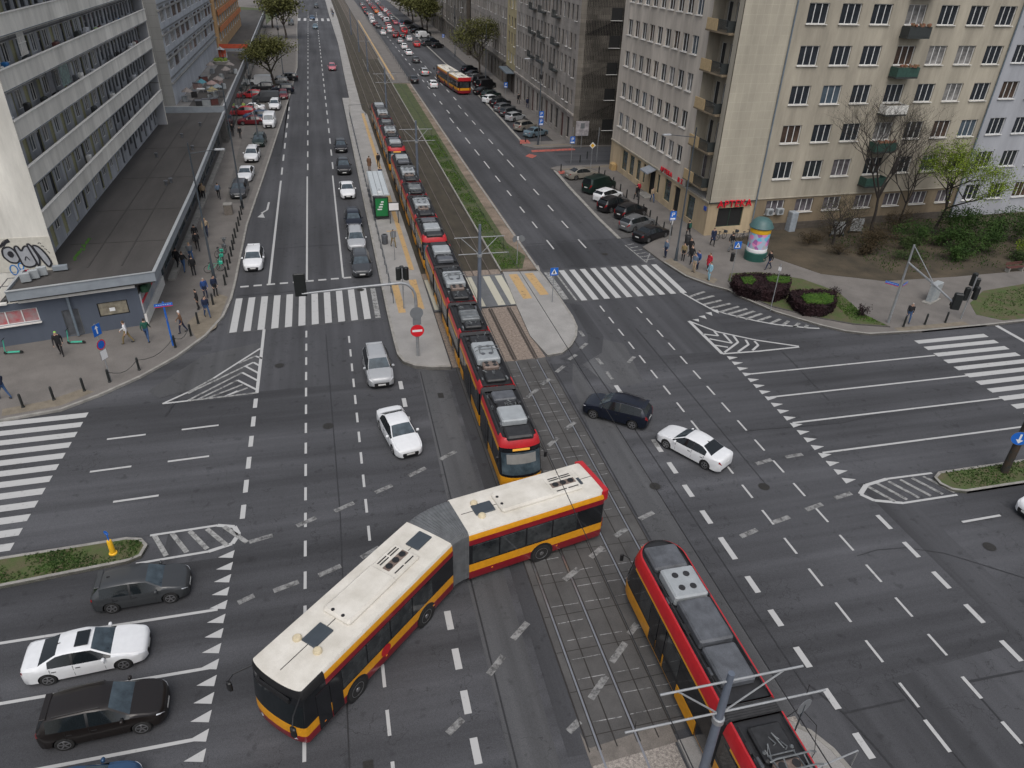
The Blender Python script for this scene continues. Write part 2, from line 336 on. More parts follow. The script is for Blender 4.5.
s.ribbon([(27.3, 104), (28.0, 125), (28.6, 150), (28.9, 210), (29.2, 330)], .35, -.02, .055, side=-1); struct(s, 'kerb', M_KERB)
s = MB(); s.prism([(26.9, 102.5), (28.4, 100.5), (34, 100.9), (60, 101), (60, 420), (34.0, 420), (34.0, 210), (33.0, 150), (32.4, 125), (32.2, 104.5), (27.5, 104.2)], -.02, KZ); struct(s, 'pavement', M_PAVE)
s = MB(); s.sheet([(28.9, 57.2), (29.6, 53.8), (31.1, 51.6), (31.9, 52.4), (30.4, 55.2), (29.9, 57.8)], KZ + .004)
s.sheet([(41.1, 40.7), (47.6, 40.7), (47.6, 41.3), (41.1, 41.3)], KZ + .004)
s.sheet([(28.6, 101.4), (34, 101.8), (34, 102.4), (28.4, 102.2)], KZ + .004); s.sheet([(28.6, 89.2), (35.6, 90.3), (35.6, 89.6), (29, 88.5)], KZ + .004)
struct(s, 'tactile_paving', MATS['tactile'])
s = MB(); s.sheet([(26.6, 95.4), (27.6, 96.7), (26.8, 97.8), (25.9, 96.6)], .004); s.sheet([(26.8, 103.0), (28.4, 103.2), (28.6, 105.4), (27.4, 105.6)], KZ + .005)
s.sheet([(27.4, 98.6), (34, 99.2), (34, 100.2), (27.6, 99.8)], .004); s.sheet([(27.9, 86.9), (28.9, 87.2), (28.9, 88.4), (28.0, 88.2)], KZ + .005); struct(s, 'red_painted_corners', M_PRED)
# planted ground beside the beige building
s = MB(); s.prism([(38.4, 61.8), (39.8, 56.2), (41.9, 52.0), (46.6, 49.6), (54, 49.4), (62, 49.6), (110, 50), (110, 69), (44, 63.3)], .0, KZ + .03); struct(s, 'planted_ground', mat('bare_ground', (.026, .022, .014), rough=.98, scale=.35, fine=.5, c2=(.085, .066, .042)))
s = MB(); s.prism([(51.0, 40.9), (49.6, 42.2), (50.8, 44.2), (54, 46.2), (60, 47.0), (110, 47.6), (110, 41.3), (60, 41.0)], .0, KZ + .02); struct(s, 'planted_ground', M_GRASS)
hb = [(32.6, 51.9), (32.9, 48.0), (33.7, 46.4), (36.2, 43.9), (38.3, 42.4), (40.9, 41.5), (40.2, 44.0), (40.6, 46), (40.9, 48.2), (39.4, 51.2), (36.5, 53.2), (33.6, 53.4)]
s = MB(); s.prism(hb, .0, KZ + .05); struct(s, 'flower_bed', M_GRASS)
s = MB(); s.ribbon([(32.6, 51.9), (32.9, 48.0), (33.7, 46.4), (36.2, 43.9), (38.3, 42.4), (40.9, 41.5)], .12, 0, KZ + .07); struct(s, 'flower_bed_kerb', mat('dark_kerb', (.07, .065, .06), rough=.9))

# ------------------------------------------------------------------ tram track
s = MB(); s.sheet([(6.7, 58), (13.5, 58), (13.5, 192), (10.9, 192), (10.6, 420), (7.8, 420), (7.6, 290), (6.9, 220), (6.35, 165), (6.1, 129), (6.65, 125)], .004); struct(s, 'track_bed', M_TRKB)
s = MB(); s.sheet([(6.7, 41.6), (13.3, 41.9), (13.1, 45), (13.3, 50), (13.5, 50.4), (6.7, 50.2)], .004); s.sheet([(6.7, 56.7), (13.5, 56.9), (13.5, 58), (6.7, 58)], .004); s.sheet([(6.72, 57.2), (6.74, 57.2), (6.74, 57.21), (6.72, 57.21)], .0045); struct(s, 'ballast', M_BALL)
s = MB(); s.sheet([(10.9, 192), (13.6, 192), (13.8, 420), (10.6, 420)], .004); struct(s, 'ballast', mat('ballast_old', (.085, .07, .055), rough=.95, var=.4, scale=3, fine=.5))
s = MB(); s.sheet([(7.0, 13.6), (10.1, 13.6), (10.15, 13.9), (13.2, 14.0), (13.25, 41.9), (6.9, 41.6)], .004); struct(s, 'track_paving', M_SLAB)
s = MB(); s.sheet([(6.9, -20), (10.1, -20), (10.1, 13.5), (6.9, 13.5)], .002); s.sheet([(10.2, -20), (10.2, 13.5), (15, 13.5), (15, -20)], .001); struct(s, 'gravel_bed', M_GRAV)
s = MB(); s.sheet([(4.4, 11), (6.85, 11), (6.85, 14.6), (7.0, 13.95), (10.2, 14.3), (10.2, 13.5), (6.9, 13.3), (6.9, 9), (4.4, 9)], .007); struct(s, 'concrete_edge', mat('worn_concrete', (.15, .135, .12), rough=.9, var=.25, scale=1.5, fine=.3))
# slab joints, some polished white
s = MB()
for i, y in enumerate([14.9 + .92 * k for k in range(29)]):
    for (x0, x1) in ((7.42, 8.74), (8.86, 10.2), (10.3, 11.08), (11.2, 12.48), (12.6, 13.2)):
        if rnd.random() < .75: s.line((x0 + rnd.uniform(0, .15), y), (x1 - rnd.uniform(0, .25), y + rnd.uniform(-.03, .03)), .03, .008)
struct(s, 'slab_joints_light', paint('joint_light', (.34, .34, .34), .40))
s = MB()
for y in [14.4 + 1.84 * k for k in range(15)]:
    s.line((7.0, y), (13.2, y + rnd.uniform(-.1, .1)), .035, .0085)
for x in (6.95, 8.0, 9.6, 10.25, 11.84, 13.2): s.line((x, 13.8), (x + rnd.uniform(-.05, .05), 41.5), .05, .0087)
for cx in (8.08, 11.84):
    for sx in (-.7475, .7475): s.line((cx + sx + .065, 13.8), (cx + sx + .065, 41.5), .05, .009); s.line((cx + sx - .06, 13.8), (cx + sx - .06, 41.5), .03, .009)
struct(s, 'slab_joints_dark', mat('joint_dark', (.025, .022, .02), rough=.9))
s = MB(); s2 = MB()
for cx in (8.08, 11.84):
    for sx in (-.7475, .7475):
        s.line((cx + sx, -10), (cx + sx, 41.7), .07, .013); s2.prism([(cx + sx - .035, 41.7), (cx + sx + .035, 41.7), (cx + sx + .035, 420), (cx + sx - .035, 420)], .004, .05)
struct(s, 'rails', M_STEEL); struct(s2, 'rails', M_STEELR)
s = MB()
for cx in (8.08, 11.84):
    for sx in (-.7475, .7475): s.sheet([(cx + sx - .17, 41.9), (cx + sx + .17, 41.9), (cx + sx + .17, 50.2), (cx + sx - .17, 50.2)], .008)
struct(s, 'rail_groove_shade', mat('groove_shade_dark', (.055, .045, .038), rough=.95, var=.4, scale=5, fine=.5))  # dark strips beside the ballast rails: grooves plus rail shadow put into the colour
s = MB(); s.prism([(13.5, 57.3), (13.64, 57.3), (13.64, 192), (13.5, 192)], 0, .2); s.prism([(9.9, 58), (9.98, 58), (9.98, 192), (9.9, 192)], 0, .05); struct(s, 'track_edge_kerb', M_KERB)
# pedestrian panels over the tracks
s = MB(); s.sheet([(6.7, 50.3), (13.6, 50.5), (13.65, 56.8), (6.7, 56.6)], .055); struct(s, 'crossing_panels', mat('panel_grey', (.115, .12, .125), rough=.8, var=.15, scale=1, fine=.2))
s = MB()
for x in (7.1, 8.9, 10.55, 12.15, 13.2): s.sheet([(x - .3, 50.6), (x + .3, 50.6), (x + .25, 56.5), (x - .35, 56.5)], .060)
struct(s, 'crossing_stripes', paint('cream_stripe', (.44, .42, .34), .25))

# ------------------------------------------------------------------ road markings
w = MB(); wn_ = MB(); Z = .002
def dashes(mb, x, ys, wd=.16, x2=None): 
    for a, b in ys: mb.line((x, a), (x if x2 is None else x2, b), wd, Z)
def seq(a, b, on, off):
    out = []; y = a
    while y + on <= b: out.append((y, y + on)); y += on + off
    return out
# left carriageway
w.line((-5.85, 57.9), (-5.85, 88.5), .2, Z); dashes(w, -5.85, seq(91.2, 135, 3.2, 3.3), .2); w.line((-5.85, 40.7), (-5.85, 49.6), .2, Z)
dashes(w, -5.87, seq(28.9, 40.2, 1.05, .97), .24)
w.line((-2.85, 58), (-2.85, 90), .16, Z); dashes(w, -2.8, seq(92.9, 330, 3.0, 3.4), .16)
w.line((.12, 58.3), (.12, 90), .16, Z); dashes(w, .25, seq(93, 330, 3.3, 3.4), .18)
dashes(w, -2.87, seq(11.6, 49.3, 1.05, .96), .13); dashes(w, .1, seq(11.9, 49.3, 1.05, .98), .13)
dashes(w, 3.02, seq(10.3, 22.2, 1.0, .97), .28); dashes(w, 3.05, seq(33.2, 41.5, 1.0, 1.1), .26)
for i in range(9): w.line((-8.1 + i * 1.03, 57.7 + i * .065), (-7.45 + i * 1.03, 57.72 + i * .065), .3, Z)
for i in range(11): w.sheet([(-8.2 + i * .96 - .04, 49.45 + i * .055), (-7.7 + i * .96 - .04, 49.5 + i * .055), (-7.75 + i * .96, 55.4 + i * .04), (-8.25 + i * .96, 55.4 + i * .04)], Z + .001)
wn_.sheet([(2.2, 50.1), (2.6, 50.1), (2.6, 55.7), (2.2, 55.7)], Z + .001)
ARROW = 1
# chevron left corner
def pl_(mb, cx, cy, s_, strokes, wd):
    for st in strokes:
        P_ = [at(cx + a / s_, cy + b / s_) for a, b in st]
        for a, b in zip(P_, P_[1:]): mb.line((round(a.x, 2), round(a.y, 2)), (round(b.x, 2), round(b.y, 2)), wd, Z)
pl_(w, 0, 0, 3.413, [[(918, 690), (912, 716), (892, 728)]], .2); A_ = at(258.5, 216.5); w.sheet([(A_.x - .1, A_.y - .2), (A_.x + .65, A_.y - .5), (A_.x + .35, A_.y + 1.1)], Z)
pl_(w, 150, 330, 7.877, [[(100, 580), (300, 490)], [(500, 380), (870, 145)], [(100, 580), (320, 555)], [(885, 225), (830, 205)], [(870, 285), (815, 255), (740, 290)], [(855, 340), (755, 287)], [(860, 405), (725, 335)], [(840, 470), (690, 395)], [(430, 545), (480, 525)], [(585, 525), (690, 480)]], .15)
pl_(wn_, 150, 330, 7.877, [[(300, 490), (500, 380)], [(320, 555), (840, 495)], [(740, 290), (300, 500)], [(725, 335), (300, 555)], [(690, 395), (370, 550)], [(730, 430), (430, 545)], [(770, 455), (585, 525)], [(830, 205), (700, 262)]], .16)
# left cross street
for a, b, y in ((-13.7, -11.7, 37.25), (-9.8, -7.8, 37.45), (-13.9, -11.9, 34.3), (-10.1, -8.0, 34.45), (-12.2, -10.1, 31.5)): w.line((a, y - .04), (b, y + .04), .15, Z)
for i in range(12): w.sheet([(-15.35 - i * .055, 40.3 - i * 1.0), (-15.38 - i * .055, 39.78 - i * 1.0), (-21.7, 39.6 - i * 1.0), (-21.7, 40.12 - i * 1.0)], Z)
for i in range(16): y = 26.75 - i * .76; w.add([(-6.75 - .012 * i, y - .34, Z), (-6.1 - .012 * i, y - .5, Z), (-6.05 - .012 * i, y, Z)], [(0, 1, 2)])
for y in (23.25, 20.3, 17.3, 14.3): w.line((-60, y - .1), (-6.45, y), .14, Z)
# hatched median noses
w.line((-10.0, 28.55), (-7.0, 28.65), .14, Z); w.line((-7.0, 28.65), (-6.2, 28.4), .2, Z); w.line((-6.2, 28.4), (-5.95, 27.8), .22, Z); w.line((-5.95, 27.8), (-6.2, 27.2), .22, Z); w.line((-6.2, 27.2), (-7.2, 26.9), .2, Z); w.line((-7.2, 26.9), (-10.3, 26.75), .14, Z)
for k in range(5): x = -9.8 + k * .78; wn_.line((x, 28.5), (x + .75 + .1 * k, 27.0 + .04 * k), .22, Z)
w.line((31.0, 25.2), (28.1, 25.25), .14, Z); w.line((28.1, 25.25), (26.6, 25.0), .2, Z); w.line((26.6, 25.0), (25.8, 24.4), .25, Z); w.line((25.8, 24.4), (26.2, 23.8), .22, Z); w.line((26.2, 23.8), (27.6, 23.3), .2, Z); w.line((27.6, 23.3), (31.0, 23.3), .14, Z)
for k in range(6): x = 26.4 + k * .75; wn_.line((x + .15, 25.05), (x + .85, 23.5), .2, Z)
# right cross street
for y, x0, x1 in ((37.1, 26.5, 41.3), (34.15, 26.2, 41.4), (31.2, 26.0, 41.4), (28.1, 26.0, 41.4)): w.line((x0, y), (x1, y - .05), .15, Z)
for i in range(15): w.sheet([(41.4, 39.35 - i), (41.4, 38.85 - i), (47.7, 38.85 - i), (47.7, 39.35 - i)], Z + .001)
w.line((49.9, 40.4), (49.9, 37), .35, Z); 
for i in range(19): y = 39.7 - i * .77; x = 26.05 - i * .022; w.add([(x, y, Z), (x - .05, y - .5, Z), (x + .72, y - .28, Z)], [(0, 2, 1)])
for y0 in (21.4,): [w.line((x, y0), (x + 2.4, y0 + .03), .14, Z) for x in (29.6, 35.5, 41.5)]
# right corner chevrons
pl_(w, 680, 280, 7.314, [[(65, 300), (310, 540)]], .26)
pl_(w, 680, 280, 7.314, [[(65, 300), (270, 378), (560, 440), (870, 485)], [(870, 490), (580, 520), (310, 540)], [(250, 375), (280, 408), (165, 395)], [(320, 395), (380, 462), (215, 430)], [(245, 475), (352, 492)], [(390, 408), (425, 455), (325, 530)], [(480, 437), (502, 472), (425, 525)], [(545, 447), (572, 477), (530, 515)], [(0, 85), (130, 160), (230, 213), (330, 245), (560, 300), (700, 325), (930, 350), (1020, 354)]], .17)
pl_(wn_, 680, 280, 7.314, [[(a, b), (c, d)] for a, b, c, d in ((70, 122, 180, 85), (110, 150, 250, 115), (170, 180, 305, 148), (225, 205, 370, 172), (290, 235, 430, 193), (345, 250, 490, 210), (405, 272, 545, 228), (475, 288, 600, 245), (565, 300, 665, 265), (655, 320, 735, 285), (745, 335, 795, 300), (835, 345, 872, 315), (912, 350, 932, 330))], .26)
for a, b, c, d in ((90, 290, 140, 305), (135, 265, 195, 285), (185, 240, 238, 262), (230, 222, 285, 246)):
    A_ = at(680 + a / 7.314, 280 + b / 7.314); B_ = at(680 + c / 7.314, 280 + d / 7.314); w.sheet([(A_.x, A_.y), (A_.x + .55, A_.y + .05), (B_.x, B_.y)], Z)
for a, b in (((27.3, 57.4), (28.7, 59.8)), ((27.3, 57.4), (27.0, 62.0))): wn_.line(a, b, .12, Z)
for k in range(6): wn_.line((27.25, 58.0 + k * .8), (28.5 - .1 * k, 58.2 + k * .8), .14, Z)
# right carriageway
for i in range(10): w.sheet([(18.75 + i * .98, 50.45), (19.25 + i * .98, 50.45), (19.22 + i * .98, 56.85), (18.72 + i * .98, 56.85)], Z + .001)
wn_.sheet([(17.3, 50.9), (17.8, 50.9), (17.8, 56.6), (17.3, 56.6)], Z + .001); wn_.line((18.35, 50.6), (18.3, 57), .16, Z)
dashes(w, 19.75, [(b, a) for a, b in ((75.1, 73.0), (81.2, 79.1), (87.5, 84.9), (94.6, 91.0), (101.0, 97.7), (108.2, 104.5), (115.5, 112.2), (122.5, 118.5))], .16)
dashes(w, 23.0, [(b, a) for a, b in ((75.2, 73.1), (81.4, 79.0), (87.8, 85.1), (95.0, 91.3), (100.7, 97.4), (107, 104), (113.5, 110.5), (120, 117), (126.5, 123.5), (133, 130))], .16)
dashes(w, 19.8, [(62, 64.5), (68, 70)], .15); dashes(w, 22.95, [(61.8, 64.2), (67.6, 69.8)], .15)
dashes(w, 20.3, seq(126, 330, 3, 5), .2); dashes(w, 23.5, seq(138, 330, 3, 5), .2)
dashes(w, 19.9, seq(12.8, 49.8, 1.1, .98), .12); dashes(w, 19.75, [(11.0, 12.3)], .16); dashes(w, 22.75, seq(14.6, 50.2, 1.1, .95), .12); dashes(w, 22.6, [(10.7, 11.6), (12.6, 13.6)], .16)
dashes(w, 16.8, [(11.4, 12.4), (13.4, 14.3), (15.3, 16.3), (17.4, 18.3), (19.3, 20.3), (21.4, 22.9), (23.9, 24.9), (26, 27), (28, 29), (30, 31), (36.4, 37.4)], .28)
dashes(w, 25.6, seq(9.7, 22.8, 1.05, .95), .24)
struct(w, 'road_markings', M_PWH); struct(wn_, 'road_markings_worn', M_PWW)
# turning guide dashes
g_ = MB(); GC = []
def gd(cx, cy, s_, L):
    for a, b, c, d in L:
        A_ = at(cx + a / s_, cy + b / s_); B_ = at(cx + c / s_, cy + d / s_); C_ = (A_ + B_) / 2
        if any((C_ - q).length < .9 for q in GC): continue
        GC.append(C_); g_.line((round(A_.x, 2), round(A_.y, 2)), (round(B_.x, 2), round(B_.y, 2)), .27, .0145 if 6.9 < A_.x < 13.3 else Z + .002)
gd(240, 450, 2.695, [(25, 248, 88, 230), (90, 380, 158, 355), (-5, 412, 38, 392), (153, 205, 205, 182), (255, 165, 307, 142), (365, 115, 410, 95), (212, 338, 272, 312), (327, 290, 375, 262), (455, 70, 500, 48), (540, 25, 582, 3), (735, 510, 775, 465), (670, 605, 710, 555), (560, 765, 600, 725), (885, 760, 915, 730)])
gd(540, 500, 2.867, [(285, 55, 325, 35), (215, 105, 248, 82), (145, 165, 180, 135), (70, 230, 110, 197), (255, 385, 278, 355), (205, 465, 245, 410), (145, 570, 190, 505), (75, 695, 115, 635), (575, 105, 622, 85), (668, 65, 715, 48)])
gd(500, 330, 6.4, [(175, 430, 240, 380), (265, 350, 320, 315), (360, 270, 410, 230), (440, 190, 488, 158), (515, 120, 555, 85), (510, 5, 535, 40), (620, 180, 655, 220), (680, 265, 720, 315), (745, 295, 790, 255), (820, 210, 860, 170), (420, 635, 480, 590), (305, 745, 370, 690), (980, 700, 1010, 750)])
gd(724, 400, 3.413, [(110, 218, 162, 203), (210, 195, 268, 185), (378, 335, 435, 318), (280, 375, 335, 355), (165, 420, 220, 398), (55, 468, 115, 442)])
gd(0, 400, 3.413, [(850, 488, 930, 460), (935, 650, 1015, 618), (790, 700, 865, 668)])
struct(g_, 'turn_guide_dashes', paint('guide_paint', (.24, .24, .235), .40))
s = MB()
for P_, wd_ in (([(22.7, 20.4), (23.9, 20.55), (25.4, 20.4), (27, 19.7), (28.1, 18.8), (29.5, 17.6), (31, 16)], .045), ([(16.3, 14.6), (16.9, 13.2), (17.2, 11.7), (17.5, 9.5)], .08), ([(16.9, 13.2), (19.6, 13.2)], .07), ([(22.55, 13.35), (25.3, 13.3)], .09), ([(22.6, 9), (22.6, 13.3)], .07), ([(16.1, 14), (16.15, 30), (16.0, 50)], .06), ([(13.35, 14), (13.4, 41)], .07), ([(4.3, 10), (4.35, 25), (4.5, 41.5)], .07), ([(-10.9, 39.0), (-10.4, 41.6)], .12), ([(19.9, 10), (19.7, 14)], .05), ([(22.5, 31), (29, 30.6), (33, 31.2)], .05), ([(3.1, 55.8), (-3, 56.2), (-8.3, 55.9)], .06), ([(-8, 66), (-2, 66.3), (3, 66.1)], .06), ([(17.5, 63.6), (22, 63.9), (26.8, 63.8)], .07), ([(30.5, 40.3), (30.1, 36), (29.8, 33)], .06), ([(-1.4, 12), (-1.2, 28), (-1.5, 48)], .05), ([(21.2, 26), (21.3, 45)], .05)):
    for a, b in zip(P_, P_[1:]): s.line(a, b, wd_, -.0005)
struct(s, 'tar_seams', mat('tar', (.022, .022, .024), rough=.6, var=.3, scale=6))
# manholes, drains
s = MB()
for x, y, r in ((-1.6, 36.2, .32), (4.9, 26.5, .32), (15.2, 27.2, .3), (1.4, 55.5, .3), (-4.6, 44, .3), (24.2, 60, .3), (-13.4, 17.8, .3), (21, 26, .3), (29.6, 19.6, .3), (12.9, 60.8, .1)): s.sheet(arc(x, y, r, 0, 345, 16), .006)
for x, y in ((-.9, 14.6), (5.2, 38)): s.sheet([(x, y), (x + .35, y), (x + .35, y + .6), (x, y + .6)], .006)
struct(s, 'manhole_covers', mat('cast_iron', (.035, .033, .03), rough=.6, metal=.4, var=.3, scale=20))
# ------------------------------------------------------------------ vehicle materials
M_GLASS = mat('car_glass', (.010, .013, .015), rough=.08, var=.1, spec=.45)
M_GLASSB = mat('windscreen_glass_sky_sheen', (.012, .020, .026), rough=.05, c2=(.075, .105, .125), scale=1.3, spec=.8)  # paler bluish patches in the colour stand in for sky reflected on the glass
M_TRIM = mat('black_trim', (.012, .012, .013), rough=.5, var=.2)
M_TYRE = mat('tyre_rubber', (.015, .015, .015), rough=.85, var=.2)
M_RIM = mat('alloy_rim', (.32, .32, .33), rough=.35, metal=.8, var=.1)
M_HEAD = mat('headlight_glass', (.55, .57, .6), rough=.12, var=.3, scale=8)
M_TAIL = mat('tail_light_red', (.22, .008, .010), rough=.2, var=.2)
M_TAILON = mat('tail_light_lit', (.6, .02, .02), rough=.3, emit=(1, .05, .04, .5))
M_PLATE = mat('number_plate', (.6, .6, .58), rough=.5, var=.05)
PAINTS = dict(white=(.66, .67, .68), silver=(.36, .37, .38), grey=(.13, .135, .14), darkgrey=(.05, .053, .058), black=(.012, .012, .014), navy=(.007, .010, .020), blue=(.03, .07, .14), lightblue=(.13, .19, .23), red=(.35, .02, .025), darkred=(.12, .01, .015), brown=(.014, .011, .010), beige=(.24, .22, .19), green=(.010, .024, .020), greygreen=(.046, .049, .052), orange=(.5, .15, .02), pink=(.42, .12, .15), teal=(.03, .12, .1))
def paint_of(c):
    v = PAINTS[c]
    return mat('paint_' + c, v, rough=.36, metal=0.0 if c in ('white', 'red') else .2, var=.04, coat=.35, spec=.35)

def interp(u, T):
    for (a, va), (b, vb) in zip(T, T[1:]):
        if u <= b:
            t = (u - a) / (b - a) if b > a else 0
            return va + (vb - va) * t
    return T[-1][1]
KIND = dict(
    sedan=dict(L=4.72, W=1.83, H=1.44, cowl=.275, ws=.42, re=.70, rw=.845, top=[(0, .56), (.012, .68), (.05, .76), (.15, .87), (.275, .965), (.42, 1.36), (.48, 1.425), (.56, 1.44), (.64, 1.42), (.70, 1.365), (.845, 1.07), (.9, 1.06), (.965, 1.04), (.99, .95), (1, .72)]),
    hatch=dict(L=4.05, W=1.77, H=1.48, cowl=.26, ws=.41, re=.885, rw=.965, top=[(0, .56), (.015, .70), (.05, .80), (.15, .91), (.26, .99), (.41, 1.38), (.48, 1.455), (.6, 1.48), (.76, 1.455), (.885, 1.38), (.965, 1.06), (.98, .98), (.992, .9), (1, .7)]),
    suv=dict(L=4.4, W=1.86, H=1.64, cowl=.26, ws=.41, re=.895, rw=.968, top=[(0, .62), (.012, .77), (.04, .88), (.15, 1.01), (.26, 1.09), (.41, 1.53), (.48, 1.615), (.6, 1.64), (.78, 1.61), (.895, 1.54), (.968, 1.16), (.985, 1.06), (.994, .96), (1, .74)]),
    wagon=dict(L=4.68, W=1.82, H=1.49, cowl=.265, ws=.405, re=.89, rw=.965, top=[(0, .56), (.012, .69), (.05, .78), (.15, .89), (.265, .98), (.405, 1.39), (.47, 1.465), (.6, 1.49), (.8, 1.46), (.89, 1.40), (.965, 1.07), (.985, .99), (.994, .9), (1, .72)]),
    van=dict(L=5.0, W=1.95, H=1.95, cowl=.17, ws=.29, re=.95, rw=.985, top=[(0, .70), (.012, .90), (.04, 1.02), (.1, 1.12), (.17, 1.22), (.29, 1.82), (.35, 1.93), (.5, 1.95), (.8, 1.95), (.95, 1.90), (.985, 1.25), (.992, 1.15), (.996, 1.0), (1, .8)]))
def make_car(kind, extras=()):
    K = KIND[kind]; L, W, cowl, ws, re_, rw = K['L'], K['W'], K['cowl'], K['ws'], K['re'], K['rw']; H = K['H']; k = H / 1.44
    us = {0, .006, .015, .035, .06, .09, .12, .16, .20, .24, cowl, cowl + (ws - cowl) * .33, cowl + (ws - cowl) * .67, ws, ws + .04, .475, .50, .57, .575, .59, .64, .69, .74, .79, re_, re_ + (rw - re_) * .5, rw, .93, .97, .985, .994, 1}
    us = sorted(us); us = [u for i, u in enumerate(us) if i == 0 or u - us[i - 1] > .0035]
    WM = [(0, .50), (.006, .60), (.015, .69), (.035, .775), (.07, .845), (.12, .885), (.2, .905), (.5, .915), (.85, .90), (.93, .87), (.97, .81), (.985, .75), (.994, .69), (1, .56)]
    zb0 = .19 if kind == 'suv' else .15
    rows = []
    for u in us:
        w = interp(u, WM) * W / 1.83; zt = interp(u, K['top']); x = L / 2 - u * L
        zb = zb0 + (.05 if u < .02 or u > .98 else 0)
        belt = interp(u, [(0, .8), (.2, .86 * k), (1, .96 * k)])
        bz = min(belt, zt - .075)
        if u < cowl: wr = w * interp(u, [(0, .84), (.1, .86), (cowl, .80)])
        elif u < ws: wr = w * (.80 + (.635 - .80) * (u - cowl) / (ws - cowl))
        elif u < re_: wr = w * interp(u, [(ws, .635), (.5, .665), (re_, .625)])
        elif u < rw: wr = w * (.625 + (.78 - .625) * (u - re_) / (rw - re_))
        else: wr = w * .80
        if kind == 'van' and ws < u < re_: wr = w * .80
        zz = min(.60 * k, bz - .05)
        rows.append([(x, w * .88, zb), (x, w * .985, zb + .09), (x, w, zz), (x, w * .985, (zz + bz) / 2 + .03), (x, w * .95, bz), (x, wr + .055 * (1 if cowl < u < rw else .6), zt - .07), (x, wr - .01, zt - .022), (x, wr * .55, zt - .006), (x, 0, zt)])
    n = len(rows[0]); V = []; Fc = []; MI = []
    full = [r + [(x, -y, z) for (x, y, z) in r[-2::-1]] for r in rows]; m = len(full[0])
    for r in full: V += r
    BODY, WS, RW, SIDE, TRIM, HL, TL, GR = range(8)
    C_end = .765 if kind == 'sedan' else (.87 if kind != 'van' else .30)
    for i in range(len(us) - 1):
        um = (us[i] + us[i + 1]) / 2
        for j in range(m - 1):
            jj = j if j < n - 1 else m - 2 - j
            mi = BODY
            if jj == 0: mi = TRIM if (.05 < um < .95 or kind == 'suv') else BODY
            if jj == 4 and cowl + .02 < um < C_end: mi = TRIM if abs(um - .5725) < .004 or abs(um - .582) < .008 else SIDE
            if jj in (6, 7) and cowl < um < ws: mi = WS
            if jj in (6, 7) and re_ < um < rw: mi = RW
            if jj in (3,) and .004 < um < .075: mi = HL
            if jj in (3,) and um > .965: mi = TL
            if kind in ('hatch', 'suv', 'wagon', 'van') and jj == 4 and um > rw - .005: mi = TL if kind != 'hatch' else BODY
            a = i * m + j; Fc.append((a, a + 1, a + m + 1, a + m)); MI.append(mi)
        a = i * m; Fc.append((a + m - 1, a, a + m, a + 2 * m - 1)); MI.append(TRIM)
    for base, rev in ((0, True), ((len(us) - 1) * m, False)):
        for j in range(n - 1):
            q = (base + j, base + j + 1, base + m - 2 - j, base + m - 1 - j)
            if j == n - 2: q = (base + j, base + j + 1, base + m - 1 - j)
            mi = BODY
            if j == 1 and rev: mi = GR
            if j == 2 and rev: mi = GR
            if j == 0: mi = TRIM
            Fc.append(q[::-1] if not rev else q); MI.append(mi)
    me = bpy.data.meshes.new('shell'); me.from_pydata(V, [], Fc)
    for _ in range(8): me.materials.append(M_TRIM)
    me.polygons.foreach_set('material_index', MI)
    bm = bmesh.new(); bm.from_mesh(me); bmesh.ops.recalc_face_normals(bm, faces=bm.faces); bm.to_mesh(me); bm.free()
    so = bpy.data.objects.new('shell', me); col.objects.link(so)
    rw_ = .335 if kind in ('suv', 'van') else .315
    xf = L / 2 - L * .195; xr = -L / 2 + L * .205
    cb = MB()
    for x in (xf, xr):
        for sy in (1, -1):
            cb.lathe([(rw_ + .055, -.16), (rw_ + .055, .16)], 24, TRIM, Matrix.Translation((x, sy * (W / 2 - .06), rw_ + .01)), axis='Y')
    cme = bpy.data.meshes.new('cut'); cme.from_pydata(cb.v, [], cb.f)
    for _ in range(8): cme.materials.append(M_TRIM)
    for p in cme.polygons: p.material_index = TRIM
    bm = bmesh.new(); bm.from_mesh(cme); bmesh.ops.recalc_face_normals(bm, faces=bm.faces); bm.to_mesh(cme); bm.free()
    co = bpy.data.objects.new('cut', cme); col.objects.link(co)
    md = so.modifiers.new('b', 'BOOLEAN'); md.object = co; md.operation = 'DIFFERENCE'; md.solver = 'EXACT'
    dg = bpy.context.evaluated_depsgraph_get(); ev = so.evaluated_get(dg); res = bpy.data.meshes.new_from_object(ev)
    P = [tuple(v.co) for v in res.vertices]; cats = {}
    for p in res.polygons: cats.setdefault(p.material_index, []).append(tuple(p.vertices))
    bpy.data.objects.remove(so); bpy.data.objects.remove(co)
    def sub(faces_m, name, mats, parent, sm=38, flt=None):
        mb = MB(); idx = {}
        for mi, cat_ in faces_m:
            for f in cats.get(cat_, []):
                if flt and not flt(sum(P[v][1] for v in f) / len(f)): continue
                g = []
                for v in f:
                    if v not in idx: idx[v] = len(mb.v); mb.v.append(P[v])
                    g.append(idx[v])
                mb.f.append(tuple(g)); mb.m.append(mi)
        if name == 'body':
            for sy in (1, -1):
                for u in (.335, .578, .76):
                    x = L / 2 - u * L; wv = interp(u, WM) * W / 1.83; z1 = .86 * k if u > .4 else .80 * k
                    mb.box((x, sy * (wv * .985 - .004), (.30 + z1) / 2 + .02), (.014, .03, z1 - .30), 0, 1)
                for u in (.54, .73): mb.box((L / 2 - u * L, sy * (interp(u, WM) * W / 1.83 * .985 + .008), .74 * k), (.18, .03, .03), 0, 1)
        return mb.build(name, mats, parent, smooth=sm)
    root = empty('parked_car')
    body = sub([(0, BODY), (1, TRIM)], 'body', [M_TRIM, M_TRIM], root); body['paint'] = 1
    sub([(0, WS)], 'windshield', M_GLASSB, root); sub([(0, RW)], 'rear_window', M_GLASS, root)
